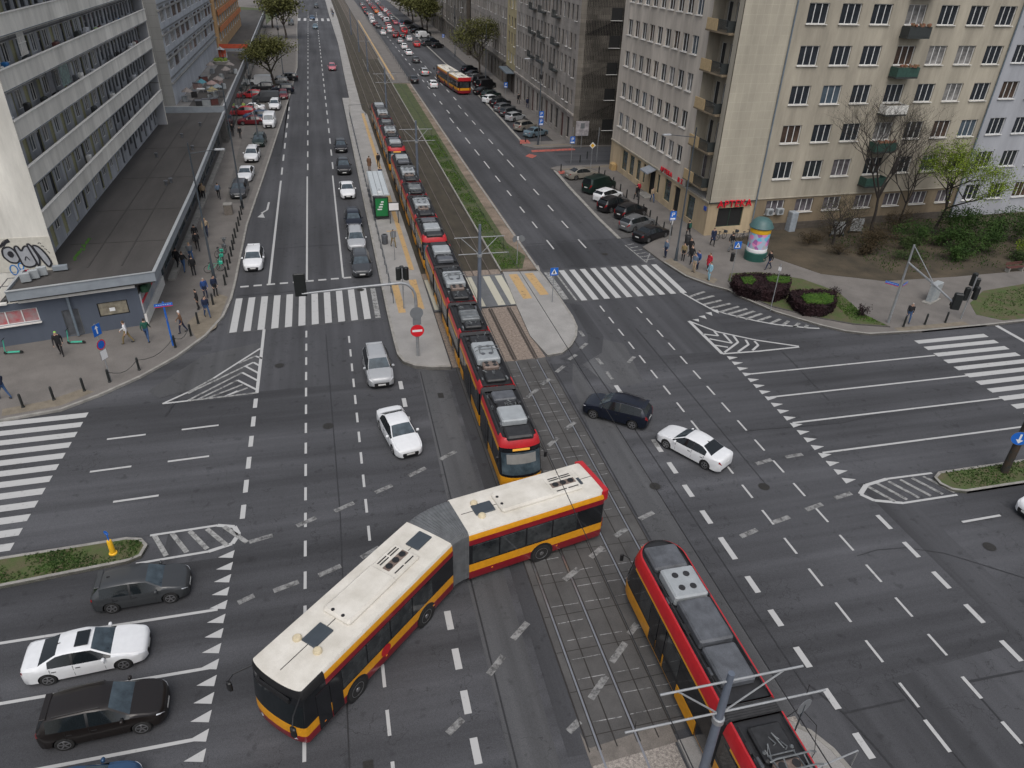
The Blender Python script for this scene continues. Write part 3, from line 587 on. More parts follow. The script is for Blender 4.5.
    sub([(0, SIDE)], 'side_window', M_GLASS, root, flt=lambda y: y > 0); sub([(0, SIDE)], 'side_window', M_GLASS, root, flt=lambda y: y < 0)
    sub([(0, HL)], 'headlight', M_HEAD, root, flt=lambda y: y > 0); sub([(0, HL)], 'headlight', M_HEAD, root, flt=lambda y: y < 0)
    sub([(0, TL)], 'tail_light', M_TAIL, root, flt=lambda y: y > 0); sub([(0, TL)], 'tail_light', M_TAIL, root, flt=lambda y: y < 0)
    sub([(0, GR)], 'grille', M_TRIM, root)
    for (x, sy) in ((xf, 1), (xf, -1), (xr, 1), (xr, -1)):
        T = Matrix.Rotation(0 if sy > 0 else math.pi, 4, 'Z')
        wb = MB(); wb.lathe([(rw_ * .6, -.11), (rw_ * .95, -.11), (rw_, -.08), (rw_, .08), (rw_ * .95, .105), (rw_ * .70, .11)], 22, 0, T, axis='Y')
        wh = wb.build('wheel', M_TYRE, root, smooth=40, loc=(x, sy * (W / 2 - .125), rw_))
        rb = MB(); rb.lathe([(rw_ * .70, .100), (rw_ * .68, .117), (rw_ * .60, .117), (rw_ * .58, .085), (.01, .085)], 22, 0, T, axis='Y')
        for s5 in range(5):
            a = 2 * math.pi * s5 / 5; rb.box((0, .10, rw_ * .33), (.055, .03, rw_ * .60), 0, 0, T @ Matrix.Rotation(a, 4, 'Y'))
        rb.build('rim', M_RIM, wh, smooth=30)
    for sy in (1, -1):
        mb = MB(); mb.rbox((L / 2 - L * (cowl + .055), sy * (W / 2 + .055), .93 * k + .02), (.13, .19, .13), .04); mo = mb.build('wing_mirror', M_TRIM, root, smooth=50); mo['paint'] = 1
    mb = MB(); mb.box((L / 2 + .004, 0, .40), (.012, .50, .11)); mb.build('number_plate', M_PLATE, root)
    mb = MB(); mb.box((-L / 2 - .004, 0, .62 * k), (.012, .50, .11)); mb.build('number_plate', M_PLATE, root)
    if kind in ('suv', 'wagon'):
        for sy in (1, -1): mb = MB(); mb.tube([(L / 2 - ws * L - .25, sy * W * .325, H - .03), (L / 2 - ws * L - .3, sy * W * .325, H + .025), (L / 2 - re_ * L + .3, sy * W * .325, H), (L / 2 - re_ * L + .25, sy * W * .325, H - .05)], .016, 6); mb.build('roof_rail', M_RIM if kind == 'wagon' else M_TRIM, root)
    if 'sunroof' in extras: mb = MB(); mb.rbox((L / 2 - .50 * L, 0, H + .001), (.52, .82, .02), .015); mb.build('sunroof', M_GLASS, root)
    if 'antenna' in extras or kind in ('hatch', 'wagon', 'sedan'): mb = MB(); mb.prism([(-.08, -.02), (.06, 0), (-.08, .02)], 0, .055, 0, Matrix.Translation((L / 2 - .80 * L * (1 if kind != 'sedan' else .86), 0, interp(.80 * (1 if kind != 'sedan' else .86), K['top']) - .012))); mb.build('antenna', M_TRIM, root)
    if kind in ('hatch', 'suv'): mb = MB(); mb.rbox((-L / 2 + (1 - re_) * L - .06, 0, H - .085), (.22, W * .62, .03), .01); o_ = mb.build('spoiler', M_TRIM, root); o_['paint'] = 1
    return snapshot(root)
CAR_SNAP = {k: make_car(k) for k in KIND}
CAR_SNAP['sedan_sunroof'] = make_car('sedan', ('sunroof',))
def paint_tree(o, m, tail=None):
    for c in kids_of(o):
        if c.get('paint'):
            sl = c.material_slots[0]; sl.link = 'OBJECT'; sl.material = m
        if tail and c.name.startswith('tail_light'): sl = c.material_slots[0]; sl.link = 'OBJECT'; sl.material = tail
CH = {}
def copy_car(snap):
    o, ch = snap; c = o.copy(); col.objects.link(c); L_ = []
    for k in ch:
        q = k[0].copy(); col.objects.link(q); q.parent = c; L_.append(q)
        for kk in k[1]: r = kk[0].copy(); col.objects.link(r); r.parent = q
    CH[c] = L_; return c
def kids_of(o): return CH.get(o, [])
def car(kind, colour, x, y, heading, label, group='cars', cat='car', name='car', z=0.0, tail=None, jit=True):
    """heading in degrees, 0 = +X (right), 90 = +Y (away)"""
    c = copy_car(CAR_SNAP[kind]); c.name = name; c.location = (x, y, z); c.rotation_euler = (0, 0, R(heading + (rnd.uniform(-1, 1) if jit else 0)))
    sc_ = .91 if kind.startswith('sedan') else .93; c.scale = (sc_, sc_, sc_)
    paint_tree(c, paint_of(colour), tail); tag(c, label, cat, group); return c
GW = 'cars crossing or waiting at the junction'
car('hatch', 'greygreen', -9.55, 24.75, 3, 'dark grey hatchback waiting in the lane beside the grassy left median', GW)
car('sedan_sunroof', 'white', -10.95, 21.62, 3, 'white sedan with black sunroof waiting behind the give-way triangles', GW)
car('suv', 'brown', -9.7, 18.7, 3, 'dark brown suv waiting between the white sedan and the blue car', GW)
car('hatch', 'blue', -9.9, 15.65, 3, 'dark blue car cut off by the bottom edge of the picture', GW)
car('sedan', 'white', 2.35, 34.2, -78, 'white sedan driving down the avenue between the silver suv and the turning bus', GW)
car('suv', 'silver', 1.75, 41.7, -88, 'silver suv just past the zebra crossing with its nose towards the junction', GW)
car('suv', 'navy', 15.5, 33.85, 142, 'dark navy suv turning left across the junction ahead of a white sedan', GW)
car('sedan', 'white', 18.5, 29.55, 120, 'white sedan in the right carriageway behind the turning navy suv', GW)
car('hatch', 'white', 34.8, 21.0, 180, 'white car only just entering at the right edge beside the median', GW)
car('hatch', 'white', -7.25, 62.5, -90, 'white hatchback alone in the kerb lane behind the left zebra crossing', GW)
GQ = 'cars queuing beside the tram platform'
car('wagon', 'darkgrey', 1.75, 60.0, -90, 'dark grey car first in the queue at the dashed stop line', GQ)
car('wagon', 'silver', 1.65, 66.2, -90, 'silver car second in the queue beside the platform', GQ)
car('hatch', 'navy', 1.7, 71.8, -90, 'dark blue car between the silver car and the white car in the platform queue', GQ)
car('sedan', 'white', 1.55, 82.2, -90, 'white car in the platform queue with a gap ahead of it', GQ)
car('suv', 'black', 1.55, 91.8, -90, 'black suv behind the white car in the platform queue', GQ)
car('hatch', 'black', 1.6, 102.6, -90, 'black hatchback last in the queue beside the platform', GQ)
car('hatch', 'pink', 2.4, 175, -90, 'pinkish red car alone in the middle of the empty left carriageway', GQ)
car('hatch', 'lightblue', -.5, 262, -90, 'light blue car just this side of the far zebra crossing', GQ)
car('sedan', 'blue', -1.3, 294, -90, 'dark blue car driving over the far zebra crossing', GQ)
car('van', 'black', .5, 345, -90, 'black van beyond the far zebra crossing at the very top of the avenue', GQ)
car('van', 'greygreen', -8.1, 272, -90, 'grey van parked beside the pavement near the far zebra crossing', GQ)
GP = 'cars parked along the left pavement'
K0 = .125
car('wagon', 'darkgrey', -10.0, 83.4, -92, 'dark grey car parked nearest the junction on the left pavement', GP, z=K0)
car('sedan', 'white', -9.75, 89.8, -92, 'white sedan parked right behind the nearest dark grey car', GP, z=K0)
car('suv', 'white', -9.55, 98.4, -92, 'white car parked between the white sedan and the dark green estate', GP, z=K0)
car('wagon', 'green', -9.15, 106.6, -92, 'dark green estate parked behind the lamp post on the left pavement', GP, z=K0)
car('van', 'white', -8.3, 118.4, -92, 'white van parked nose out in front of the cross-parked cars', GP, z=K0)
for i, (k, c, x, y, hd, lb) in enumerate([
    ('sedan', 'darkred', -10.9, 119.5, 178, 'dark red car parked crosswise right behind the white van'), ('wagon', 'blue', -10.3, 123.0, 178, 'blue car parked crosswise behind the dark red one'),
    ('hatch', 'red', -12.6, 126.5, 178, 'red car with only its side showing behind the blue cross-parked car'), ('sedan', 'white', -11.6, 129.5, 178, 'white car parked crosswise under the lamp post'), ('suv', 'white', -8.0, 131.5, -92, 'white car at the outer end of the second cross-parked row'),
    ('van', 'darkgrey', -9.6, 137.5, 178, 'dark grey van parked crosswise in the middle of the left parking'), ('hatch', 'red', -12.4, 141.5, 178, 'red hatchback parked at the wall side of the dark grey van'), ('hatch', 'darkred', -6.9, 141.0, -92, 'crimson car parked at the road side of the dark grey van'),
    ('suv', 'navy', -7.2, 146.5, 178, 'dark navy suv parked crosswise just before the big roadside tree'), ('suv', 'black', -10.8, 148.5, 178, 'black suv parked crosswise beside the navy suv'), ('van', 'white', -11.6, 155, 178, 'white van parked under the left edge of the roadside tree'), ('hatch', 'grey', -8.2, 155.5, 178, 'grey car parked under the roadside tree trunk'), ('wagon', 'black', -6.8, 160.5, 178, 'black estate parked on the road side under the roadside tree')]):
    car(k, c, x, y, hd + rnd.uniform(-3, 3), lb, GP, z=K0)
GR_ = 'cars parked at an angle by the beige building'
for k, c, x, y, lb in [('sedan', 'beige', 30.2, 85.2, 'beige sedan parked first behind the side street corner'), ('van', 'green', 30.5, 79.6, 'dark green van parked between the beige sedan and the small white car'), ('hatch', 'white', 30.3, 76.0, 'small white hatchback parked between dark cars by the beige building'), ('suv', 'black', 29.7, 72.6, 'black suv parked next to the small white hatchback'), ('suv', 'black', 30.7, 70.0, 'second black suv from the white hatchback, by the bollards'), ('wagon', 'grey', 30.0, 66.5, 'grey estate parked between black cars near the zebra crossing'), ('sedan', 'black', 30.2, 63.3, 'black sedan parked last before the zebra crossing')]:
    car(k, c, x, y, 28 if c != 'beige' else 14, lb, GR_, z=.055)
GS = 'cars parked at an angle by the grey stone building'
for k, c, x, y, lb in [('sedan', 'lightblue', 30.6, 108.4, 'light blue car parked nearest the side street by the grey building'), ('suv', 'beige', 30.0, 112.4, 'beige suv parked behind the light blue car'), ('hatch', 'silver', 30.2, 119.6, 'silver hatchback parked in the middle of the angled row'), ('wagon', 'darkgrey', 30.3, 123.6, 'dark grey estate parked next to the silver hatchback'), ('wagon', 'grey', 30.2, 127.4, 'mid grey estate parked between two dark cars'), ('suv', 'black', 30.4, 131.6, 'black suv parked beside the white car in the angled row'), ('hatch', 'white', 29.6, 135.4, 'white hatchback parked in the angled row by the parking sign'), ('wagon', 'green', 30.4, 139.8, 'dark green estate parked behind the white hatchback'), ('sedan', 'black', 29.8, 143.9, 'black sedan parked just before the big black van'), ('van', 'black', 31.5, 149.8, 'big black van parked beside the articulated bus'), ('van', 'black', 31.8, 154.2, 'second big black van parked behind the first one'), ('wagon', 'grey', 31.6, 159.5, 'grey estate parked behind the two black vans'), ('sedan', 'darkgrey', 32.0, 165, 'dark grey car parked under the street tree'), ('suv', 'navy', 32.2, 171, 'dark navy suv parked behind the street tree')]:
    car(k, c, x, y, 32, lb, GS, z=.02)
# moving and queuing cars on the right carriageway (rear ends seen)
GJ = 'cars on the right carriageway far up the avenue'
def P7(px, py): return at(px, py, .7)
moving = [('hatch', 'white', 432.6, 83.2, 'white hatchback beside the far articulated bus'), ('sedan', 'black', 413.6, 78.5, 'black sedan nearest the tram track behind the bus'), ('suv', 'silver', 424.1, 71.5, 'silver suv with lit brake lights behind the black sedan'), ('hatch', 'darkgrey', 415.6, 59.2, 'dark grey car between the silver suv and the jam'), ('sedan', 'white', 408.2, 51.6, 'white car last in the jam, near the tram stop'), ('suv', 'red', 416.4, 43.9, 'red suv last in the outer lane of the jam'), ('hatch', 'white', 403.9, 45.7, 'white car directly ahead of the last white car in the jam'), ('hatch', 'silver', 400, 40.2, 'silver car third from the near end of the jam'), ('hatch', 'white', 383, 32, 'white car alone in the lane beside the tram stop')]
for k, c, px, py, lb in moving:
    p = P7(px, py); car(k, c, p.x, p.y, 91, lb, GJ, tail=M_TAILON if c in ('silver', 'red', 'white') else None)
jam = [('hatch', 'white', 409, 38, 'i'), ('wagon', 'darkred', 395, 34.6, 'm'), ('hatch', 'red', 391.6, 30, 'm'), ('van', 'red', 404, 31, 'o'), ('van', 'blue', 401, 23.5, 'o'), ('sedan', 'darkgrey', 378, 25.5, 'i'), ('hatch', 'white', 389, 26.5, 'm'), ('van', 'white', 386.4, 20.6, 'm'), ('suv', 'white', 372.5, 21, 'i'), ('suv', 'white', 371, 15.5, 'i'), ('sedan', 'pink', 395.6, 22, 'o'), ('hatch', 'white', 380, 14.2, 'm'), ('suv', 'orange', 376.5, 11.3, 'm'), ('hatch', 'red', 388, 12, 'o'), ('hatch', 'red', 383, 8.8, 'o'), ('suv', 'red', 373.5, 7.5, 'm'), ('sedan', 'red', 371, 4.6, 'm'), ('hatch', 'red', 364, 7.6, 'i'), ('wagon', 'navy', 366, 11.4, 'i'), ('wagon', 'navy', 361.6, 3.6, 'i'), ('hatch', 'white', 377, 1, 'o'), ('sedan', 'darkgrey', 379.4, 4.7, 'o'), ('suv', 'silver', 368, .8, 'm'), ('hatch', 'red', 389.8, 15.2, 'o')]
LN = dict(i='inner lane', m='middle lane', o='outer lane')
ORD = ['nearest', 'second', 'third', 'fourth', 'fifth', 'sixth', 'seventh', 'eighth', 'ninth', 'tenth']
cnt = {}
JL = {'i': [], 'm': [], 'o': []}
for k, c, px, py, ln in jam: p = P7(px, py); JL[ln].append((p.y, p.x, k, c))
jr = random.Random(77)
for ln in JL:
    L_ = sorted(JL[ln]); add = []
    for (ya, xa, *_), (yb, xb, *_2) in zip(L_, L_[1:]):
        n_ = int((yb - ya) / 6.6) - 1
        for q in range(max(0, n_)):
            t = (q + 1) / (n_ + 1); add.append((ya + (yb - ya) * t, xa + (xb - xa) * t, jr.choice(('hatch', 'suv', 'wagon')), jr.choice(('white', 'silver', 'grey', 'darkred', 'red', 'black', 'navy', 'darkgrey'))))
    JL[ln] = sorted(L_ + add)
ORD += ['eleventh', 'twelfth', 'thirteenth', 'fourteenth', 'fifteenth', 'sixteenth']
for ln, L_ in JL.items():
    for y_, x_, k, c in L_:
        key = (c, ln); n_ = cnt.get(key, 0); cnt[key] = n_ + 1
        cn = dict(navy='dark blue', darkgrey='dark grey', darkred='dark red').get(c, c)
        car(k, c, x_, y_, 91, '%s %s car in the %s of the far jam' % (ORD[n_], cn, LN[ln]), GJ, tail=M_TAILON if n_ % 2 == 0 else None)
far_parked = [('van', 'white', 422.6, 35), ('suv', 'darkgrey', 427.5, 43), ('suv', 'navy', 432.5, 41), ('hatch', 'black', 437.5, 45), ('hatch', 'black', 412.5, 27), ('sedan', 'black', 416.5, 30.5), ('suv', 'black', 421, 30), ('suv', 'black', 425, 33), ('wagon', 'black', 407, 22)]
for i, (k, c, px, py) in enumerate(far_parked):
    p = P7(px, py); cn = dict(navy='dark navy', darkgrey='dark grey').get(c, c)
    car(k, c, p.x, p.y, 35, '%s %s parked beyond the street tree, %s from the near end' % (cn, {'van': 'van', 'suv': 'suv'}.get(k, 'car'), ORD[sum(1 for q in far_parked if q[3] > py)]), 'cars parked far up the right side', z=.02)
for sn_ in CAR_SNAP.values(): drop_tree(sn_)
# ------------------------------------------------------------------ trams and buses
M_TRED = mat('livery_red', (.42, .012, .018), rough=.42, var=.12, coat=.2)
M_BRED = mat('livery_dark_red', (.21, .006, .014), rough=.4, var=.1, coat=.4)
M_TYEL = mat('livery_yellow', (.62, .27, .008), rough=.45, var=.12, coat=.15)
M_BGL = mat('livery_black_glass', (.010, .011, .013), rough=.12, var=.3, scale=1, spec=.6)
M_PANE = mat('transit_pane', (.008, .010, .012), rough=.07, c2=(.055, .06, .062), scale=1.6, spec=.5)
M_BELL = mat('bellows_rubber', (.10, .105, .11), rough=.7, var=.25, scale=3)
M_BELLD = mat('bellows_dark', (.03, .03, .032), rough=.8, var=.25)
M_ROOFW = mat('bus_roof_white', (.50, .47, .41), rough=.6, c2=(.66, .63, .57), scale=1.0, fine=.08)
M_ROOFD = mat('tram_roof_dark', (.018, .018, .020), rough=.6, var=.4, scale=2)
M_EQG = mat('equipment_grey', (.15, .16, .165), rough=.5, metal=.3, var=.3, scale=2.5, fine=.15)
M_EQW = mat('equipment_white', (.30, .32, .33), rough=.5, var=.12, scale=2, fine=.1)
M_EQB = mat('equipment_black', (.02, .02, .021), rough=.5, var=.4)
M_EQD = mat('equipment_slate', (.085, .09, .10), rough=.5, var=.35, scale=2, fine=.2)
M_EQBR = mat('equipment_brown', (.16, .12, .10), rough=.6, var=.3, scale=8)

def shell(rows, L, nose, xr, tailround, mats, mrow, parent, name='body', nx=10, capmat=0, rowx=None, nose_p=.8):
    """rows: (half_width, z) from skirt to roof centre; a shell running from x=0 (front) to x=-L.
    nose = depth of the rounded front, rowx = setback of each row at the very front"""
    mb = MB(); cols = []
    def column(t):
        c = []
        for k, (w, z) in enumerate(rows):
            rx = rowx[k] if rowx else 0
            if t[0] == 'n': a = t[1]; x = -rx - (nose - rx * .3) * (1 - math.cos(a)) ** nose_p if nose else -rx; y = w * math.sin(a) ** .75 if a > 0 else 0
            elif t[0] == 'x': x = -(nose + 0.0) - t[1] - (rx * .7 if nose else 0) * (1 - min(1, t[1] / 1.2)); y = w
            else:
                a = t[1]; x = -L + tailround - tailround * math.sin(a) ** .9; y = w * (math.cos(a) ** .35 if a < math.pi / 2 - .001 else 0)
            c.append((x, y, z))
        return c
    seq_ = []
    if nose: seq_ += [('n', R(90) * i / 8) for i in range(9)]
    else: seq_ += [('n', 0), ('n', R(20)), ('n', R(50)), ('n', R(90))]
    tot = L - nose - tailround
    seq_ += [('x', tot * i / nx) for i in range(1, nx + 1)]
    if tailround: seq_ += [('t', R(90) * i / 5) for i in range(1, 6)]
    else: seq_ += [('t', R(90))]
    n = len(rows)
    for side in (1, -1):
        o = len(mb.v)
        for t in seq_: mb.v += [(x, side * y, z) for x, y, z in column(t)]
        for i in range(len(seq_) - 1):
            xm = -sum(mb.v[o + i * n + 1][0:1]) ; xm = -(mb.v[o + i * n + 1][0] + mb.v[o + (i + 1) * n + 1][0]) / 2
            for k in range(n - 1):
                a = o + i * n + k; q = (a, a + 1, a + n + 1, a + n)
                mb.f.append(q if side > 0 else q[::-1]); mb.m.append(mrow(k, xm, seq_[i][0]))
    for x, y, z in [(0, 0, 0)]: pass
    o = mb.build(name, mats, parent, smooth=32); return o

def side_panels(parent, name, m, spans, w, z0, z1, th=.012, wt=None, inset=.02):
    wt = w if wt is None else wt
    for (a, b) in spans:
        for sy in (1, -1):
            mb = MB(); y0, y1 = sy * (w + .002), sy * (wt + .002); t = sy * th
            mb.add([(-a, y0, z0), (-b, y0, z0), (-b, y1, z1), (-a, y1, z1), (-a, y0 + t, z0 + inset), (-b, y0 + t, z0 + inset), (-b, y1 + t, z1 - inset), (-a, y1 + t, z1 - inset)],
                   [(4, 5, 6, 7), (0, 1, 5, 4), (1, 2, 6, 5), (2, 3, 7, 6), (3, 0, 4, 7)] if sy > 0 else [(7, 6, 5, 4), (4, 5, 1, 0), (5, 6, 2, 1), (6, 7, 3, 2), (7, 4, 0, 3)])
            mb.build(name, m, parent)

def roof_clutter(parent, x0, x1, seed, pant=False, style=0):
    """roof equipment between x0 and x1 (distance behind the module front)"""
    r = random.Random(seed); x = x0 + .1
    seqs = {0: [('w', 1.5), ('b', .7), ('s', 1.0), ('b', 1.0)], 1: [('b', .9), ('g', 1.5), ('b', 1.3)], 2: [('b', 1.3), ('f', .8), ('W', 2.3), ('b', 1.3)], 3: [('G', 1.6), ('S', 2.05), ('s', 1.65)]}[style]
    i = 0
    while x < x1 - .5:
        t, l = seqs[i % len(seqs)]; i += 1; l = min(l, x1 - x - .08)
        if l < .4: break
        wd = {'w': 1.45, 'W': 1.5, 'g': 1.35, 'G': 1.45, 'S': 1.4, 'b': 1.2, 's': 1.35, 'f': 1.0}[t]; h = {'w': .34, 'W': .40, 'g': .30, 'G': .42, 'S': .38, 'b': .16, 's': .26, 'f': .30}[t]
        m = {'w': M_EQW, 'W': M_EQW, 'g': M_EQG, 'G': M_EQW, 'S': M_EQD, 'b': M_EQB, 's': M_EQD, 'f': M_EQBR}[t]
        mb = MB(); mb.rbox((-(x + l / 2), 0, 3.06 + h / 2), (l - .07, wd, h), .07)
        if t == 'g':
            for k in range(3): mb.rbox((-(x + .3 + k * (l - .5) / 2.2), 0, 3.07 + h), (.08, wd * .9, .05), .02)
        mb.build('roof_box', m, parent, smooth=30)
        if t in 'WGf':
            for k in range(2):
                for q in (-1, 1): mb = MB(); mb.lathe([(.14, 0), (.14, .02), (.11, .025)], 10, 0, Matrix.Translation((-(x + l * (.3 + .4 * k)), q * .25, 3.06 + h + .001))); mb.build('fan_cover', M_EQB if t != 'W' else M_EQD, parent)
        if t == 'b':
            mb = MB()
            for k in range(5):
                yy = r.uniform(-.45, .45); xx = -(x + r.uniform(.1, l - .1)); mb.tube([(xx, yy, 3.2), (xx - r.uniform(-.3, .3), yy + r.uniform(-.3, .3), 3.3), (xx - .3, yy, 3.2)], .025, 5)
            mb.build('roof_cabling', M_EQG, parent)
        x += l
    for sy in (1, -1):
        mb = MB(); mb.tube([(-x0 - .05, sy * .86, 3.16), (-x1 + .05, sy * .86, 3.16)], .03, 6); mb.build('roof_conduit', M_ROOFD, parent)
    for q in range(int((x1 - x0) * 2.2)):
        xx = -r.uniform(x0 + .2, x1 - .3); yy = r.choice((-1, 1)) * r.uniform(.70, .88); mb = MB(); mb.rbox((xx, yy, 3.07), (r.uniform(.15, .5), r.uniform(.08, .18), r.uniform(.10, .22)), .02, r.choice((0, 0, .1))); mb.build('roof_fitting', r.choice((M_EQB, M_EQG, M_EQD, M_EQB)), parent)
    if pant:
        xc = -(x0 + x1) / 2
        mb = MB()
        for sy in (-.45, .45): mb.tube([(xc + .7, sy, 3.25), (xc - .55, sy * .9, 3.62), (xc + .25, sy * .8, 3.85)], .028, 6)
        for xx, zz in ((.7, 3.25), (-.55, 3.62)): mb.tube([(xc + xx, -.5, zz), (xc + xx, .5, zz)], .025, 6)
        for dx in (-.15, .25): mb.tube([(xc + dx, -.82, 3.78), (xc + dx, -.6, 3.88), (xc + dx, .6, 3.88), (xc + dx, .82, 3.78)], .03, 6)
        for sx in (.85, -.85):
            for sy in (-.5, .5): mb.lathe([(.05, 0), (.08, .06), (.05, .1), (.08, .16), (.04, .22)], 8, 0, Matrix.Translation((xc + sx, sy, 3.05)))
        mb.build('pantograph', M_EQG, parent)

D_TRAM = False
T_ROWS_A = [(1.12, .28), (1.17, .42), (1.185, 1.08), (1.18, 2.31), (1.165, 2.58), (1.10, 2.92), (1.02, 3.06), (.95, 3.08), (.93, 2.98), (.45, 2.98), (0, 2.98)]
T_ROWS_D = [(1.12, .28), (1.17, .42), (1.185, 1.08), (1.18, 2.42), (1.17, 2.52), (1.10, 2.92), (1.02, 3.06), (.95, 3.08), (.93, 2.98), (.45, 2.98), (0, 2.98)]
T_RX = [.06, .0, .03, .82, .86, 1.05, 1.15, 1.18, 1.22, 1.22, 1.22]
TMATS = [M_TYEL, M_BGL, M_TRED, M_ROOFD]
def tram_module(parent, x0, L, nose, mid, seed, style):
    ND = 1.2 if D_TRAM else .55; RXT = [q * (.62 if ND > 1 else .72) for q in T_RX]; T_ROWS = T_ROWS_D if D_TRAM else T_ROWS_A; ND = ND if nose else 0
    """x0: distance of the module's front from the tram's front; mid: middle modules have black skirts"""
    e = MB()
    def mrow(k, xm, t):
        if k <= 1: return 0 if (nose and xm < (4.6 if ND > 1 else 3.4)) or (not nose and (xm < L * .42)) else (1 if k == 1 else 0)
        if k == 2: return 1
        if k == 3: return 1 if (t == 'n' and xm < ND * .62 + .5) else 0
        if k <= (6 if D_TRAM or t == 'n' else 4): return 2
        return 3
    b = shell(T_ROWS, L, ND, 0, 0, TMATS, mrow, parent, 'car_body', nx=8, rowx=RXT if nose else None, nose_p=.8)
    b.location.x = -x0
    if nose:
        side_panels(b, 'window', M_PANE, [(2.35, 3.3), (min(4.95, L - .75), min(6.0, L - .1))], 1.183, 1.25, 2.35)
        side_panels(b, 'door', M_BGL, [(3.5, 4.1), (4.15, 4.75)][:2 if L > 5 else 1], 1.183, .5, 2.4, th=.02)
        if D_TRAM: side_panels(b, 'skirt_panel', M_TYEL, [(6.1, 7.7)], 1.178, .32, 1.04, wt=1.187)
        mb = MB(); 
        # windscreen wraps the nose: a pane proud of the black band
        pts = []; n = 10
        for i in range(n + 1):
            a = R(-62 + 124 * i / n); s_ = abs(math.sin(a)) ** .75 * (1 if a > 0 else -1)
            for z, rx, w, u in ((1.22, RXT[2] + .08 * RXT[3], 1.18, 0), (2.34, RXT[3] * .94, 1.18, 1)):
                x = -rx - (ND - rx * .3) * (1 - math.cos(a)) ** .8
                pts.append((x + .015, w * s_ * 1.01, z))
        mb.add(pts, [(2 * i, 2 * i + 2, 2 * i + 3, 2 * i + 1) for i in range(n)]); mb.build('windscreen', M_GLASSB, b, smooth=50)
        if not D_TRAM:
            bl = MB()
            for i in range(2, 9):
                for t_ in (.50, .93): p0_, p1_ = Vector(pts[2 * i]), Vector(pts[2 * i + 1]); q_ = p0_.lerp(p1_, t_); bl.v.append((q_.x + .008, q_.y * 1.004, q_.z))
            for i in range(6): bl.f.append((2 * i, 2 * i + 2, 2 * i + 3, 2 * i + 1)); bl.m.append(0)
            bl.build('windscreen_upper_panel', mat('windscreen_upper_panel', (.20, .20, .19), rough=.3, var=.12), b, smooth=50)  # light grey panel over the upper half of the windscreen
        mb = MB(); zz = (1.75, 2.30)
        for i in range(8):
            for z in zz:
                a = R(-40 + 80 * i / 7); s_ = abs(math.sin(a)) ** .75 * (1 if a > 0 else -1); rx = RXT[2] + (RXT[3] - RXT[2]) * (z - 1.08) / 1.34; mb.v.append((-rx - (ND - rx * .3) * (1 - math.cos(a)) ** .8 + .022, 1.18 * s_, z))
        [mb.f.append((2 * i, 2 * i + 2, 2 * i + 3, 2 * i + 1)) or mb.m.append(0) for i in range(7)]
        if False: mb.build('windscreen_upper_panel', mat('windscreen_upper_panel', (.22, .22, .21), rough=.3, var=.1), b, smooth=50)
        mb = MB(); mb.box((-RXT[4] + .02, 0, 2.50), (.05, .95, .10)); mb.build('destination_display', mat('display_amber', (.35, .16, .02), rough=.4, emit=(1, .5, .08, .5)), b)
        for sy in (1, -1):
            mb = MB(); mb.rbox((-.17, sy * .62, .86), (.10, .26, .15), .03, sy * .35); mb.build('headlight', M_HEAD, b)
            mb = MB(); mb.tube([(-.9, sy * 1.15, 2.35), (-.55, sy * 1.32, 2.30)], .02, 6); mb.rbox((-.5, sy * 1.36, 2.12), (.10, .16, .36), .03); mb.build('wing_mirror', M_TRIM, b)
            mb = MB(); mb.rbox((-1.45, sy * .62, 2.935), (.5, .34, .02), .01); mb.build('roof_vent', M_BRED, b)
        mb = MB(); mb.rbox((-ND - (.6 if D_TRAM else .75), 0, 3.12), (1.3 if D_TRAM else 1.05, 1.5, .22), .09); mb.build('cab_roof_hood', M_EQD if D_TRAM else M_EQB, b, smooth=30)
        roof_clutter(b, ND + 1.35, L - .2, seed, False, 3 if style == 3 else 0)
    else:
        side_panels(b, 'window', M_PANE, [(.25, 1.2), (L - 1.4, L - .3)] if L > 4 else [(.3, L - .3)], 1.183, 1.25, 2.35)
        if L > 4: side_panels(b, 'door', M_BGL, [(L / 2 - .7, L / 2 - .03), (L / 2 + .03, L / 2 + .7)], 1.183, .5, 2.4, th=.02)
        side_panels(b, 'skirt_panel', M_TYEL, [(.15, .95), (L - 1.25, L - .2)], 1.178, .45, 1.06, wt=1.187)
        roof_clutter(b, .2, L - .2, seed, style == 2, style % 3)
    for xx in ((1.9, 3.6) if nose else (L / 2 - .85, L / 2 + .85)):
        for sy in (1, -1):
            mb = MB(); mb.lathe([(.30, -.06), (.30, .06), (.33, .07)], 18, 0, Matrix.Translation((-xx, sy * .72, .31)), axis='Y'); mb.build('wheel', M_STEELR, b)
    return b
def bellows(parent, x0, l, w=1.10, z0=.35, z1=3.02, m=None, name='bellows', ang=0):
    mb = MB(); n = 7; N = 2 * n
    V = []
    for i in range(N + 1):
        t = i / N; sc = 1.0 if i % 2 == 0 else .955
        x = -x0 - l * t
        V += [(x, -w * sc, z0), (x, -w * sc, z1 - .12), (x, -w * sc + .12, z1 * (1 if i % 2 == 0 else .985)), (x, w * sc - .12, z1 * (1 if i % 2 == 0 else .985)), (x, w * sc, z1 - .12), (x, w * sc, z0)]
    F = [(i * 6 + k, i * 6 + k + 1, i * 6 + k + 7, i * 6 + k + 6) for i in range(N) for k in range(5)]
    mb.add(V, F); return mb.build(name, m or M_BELLD, parent)
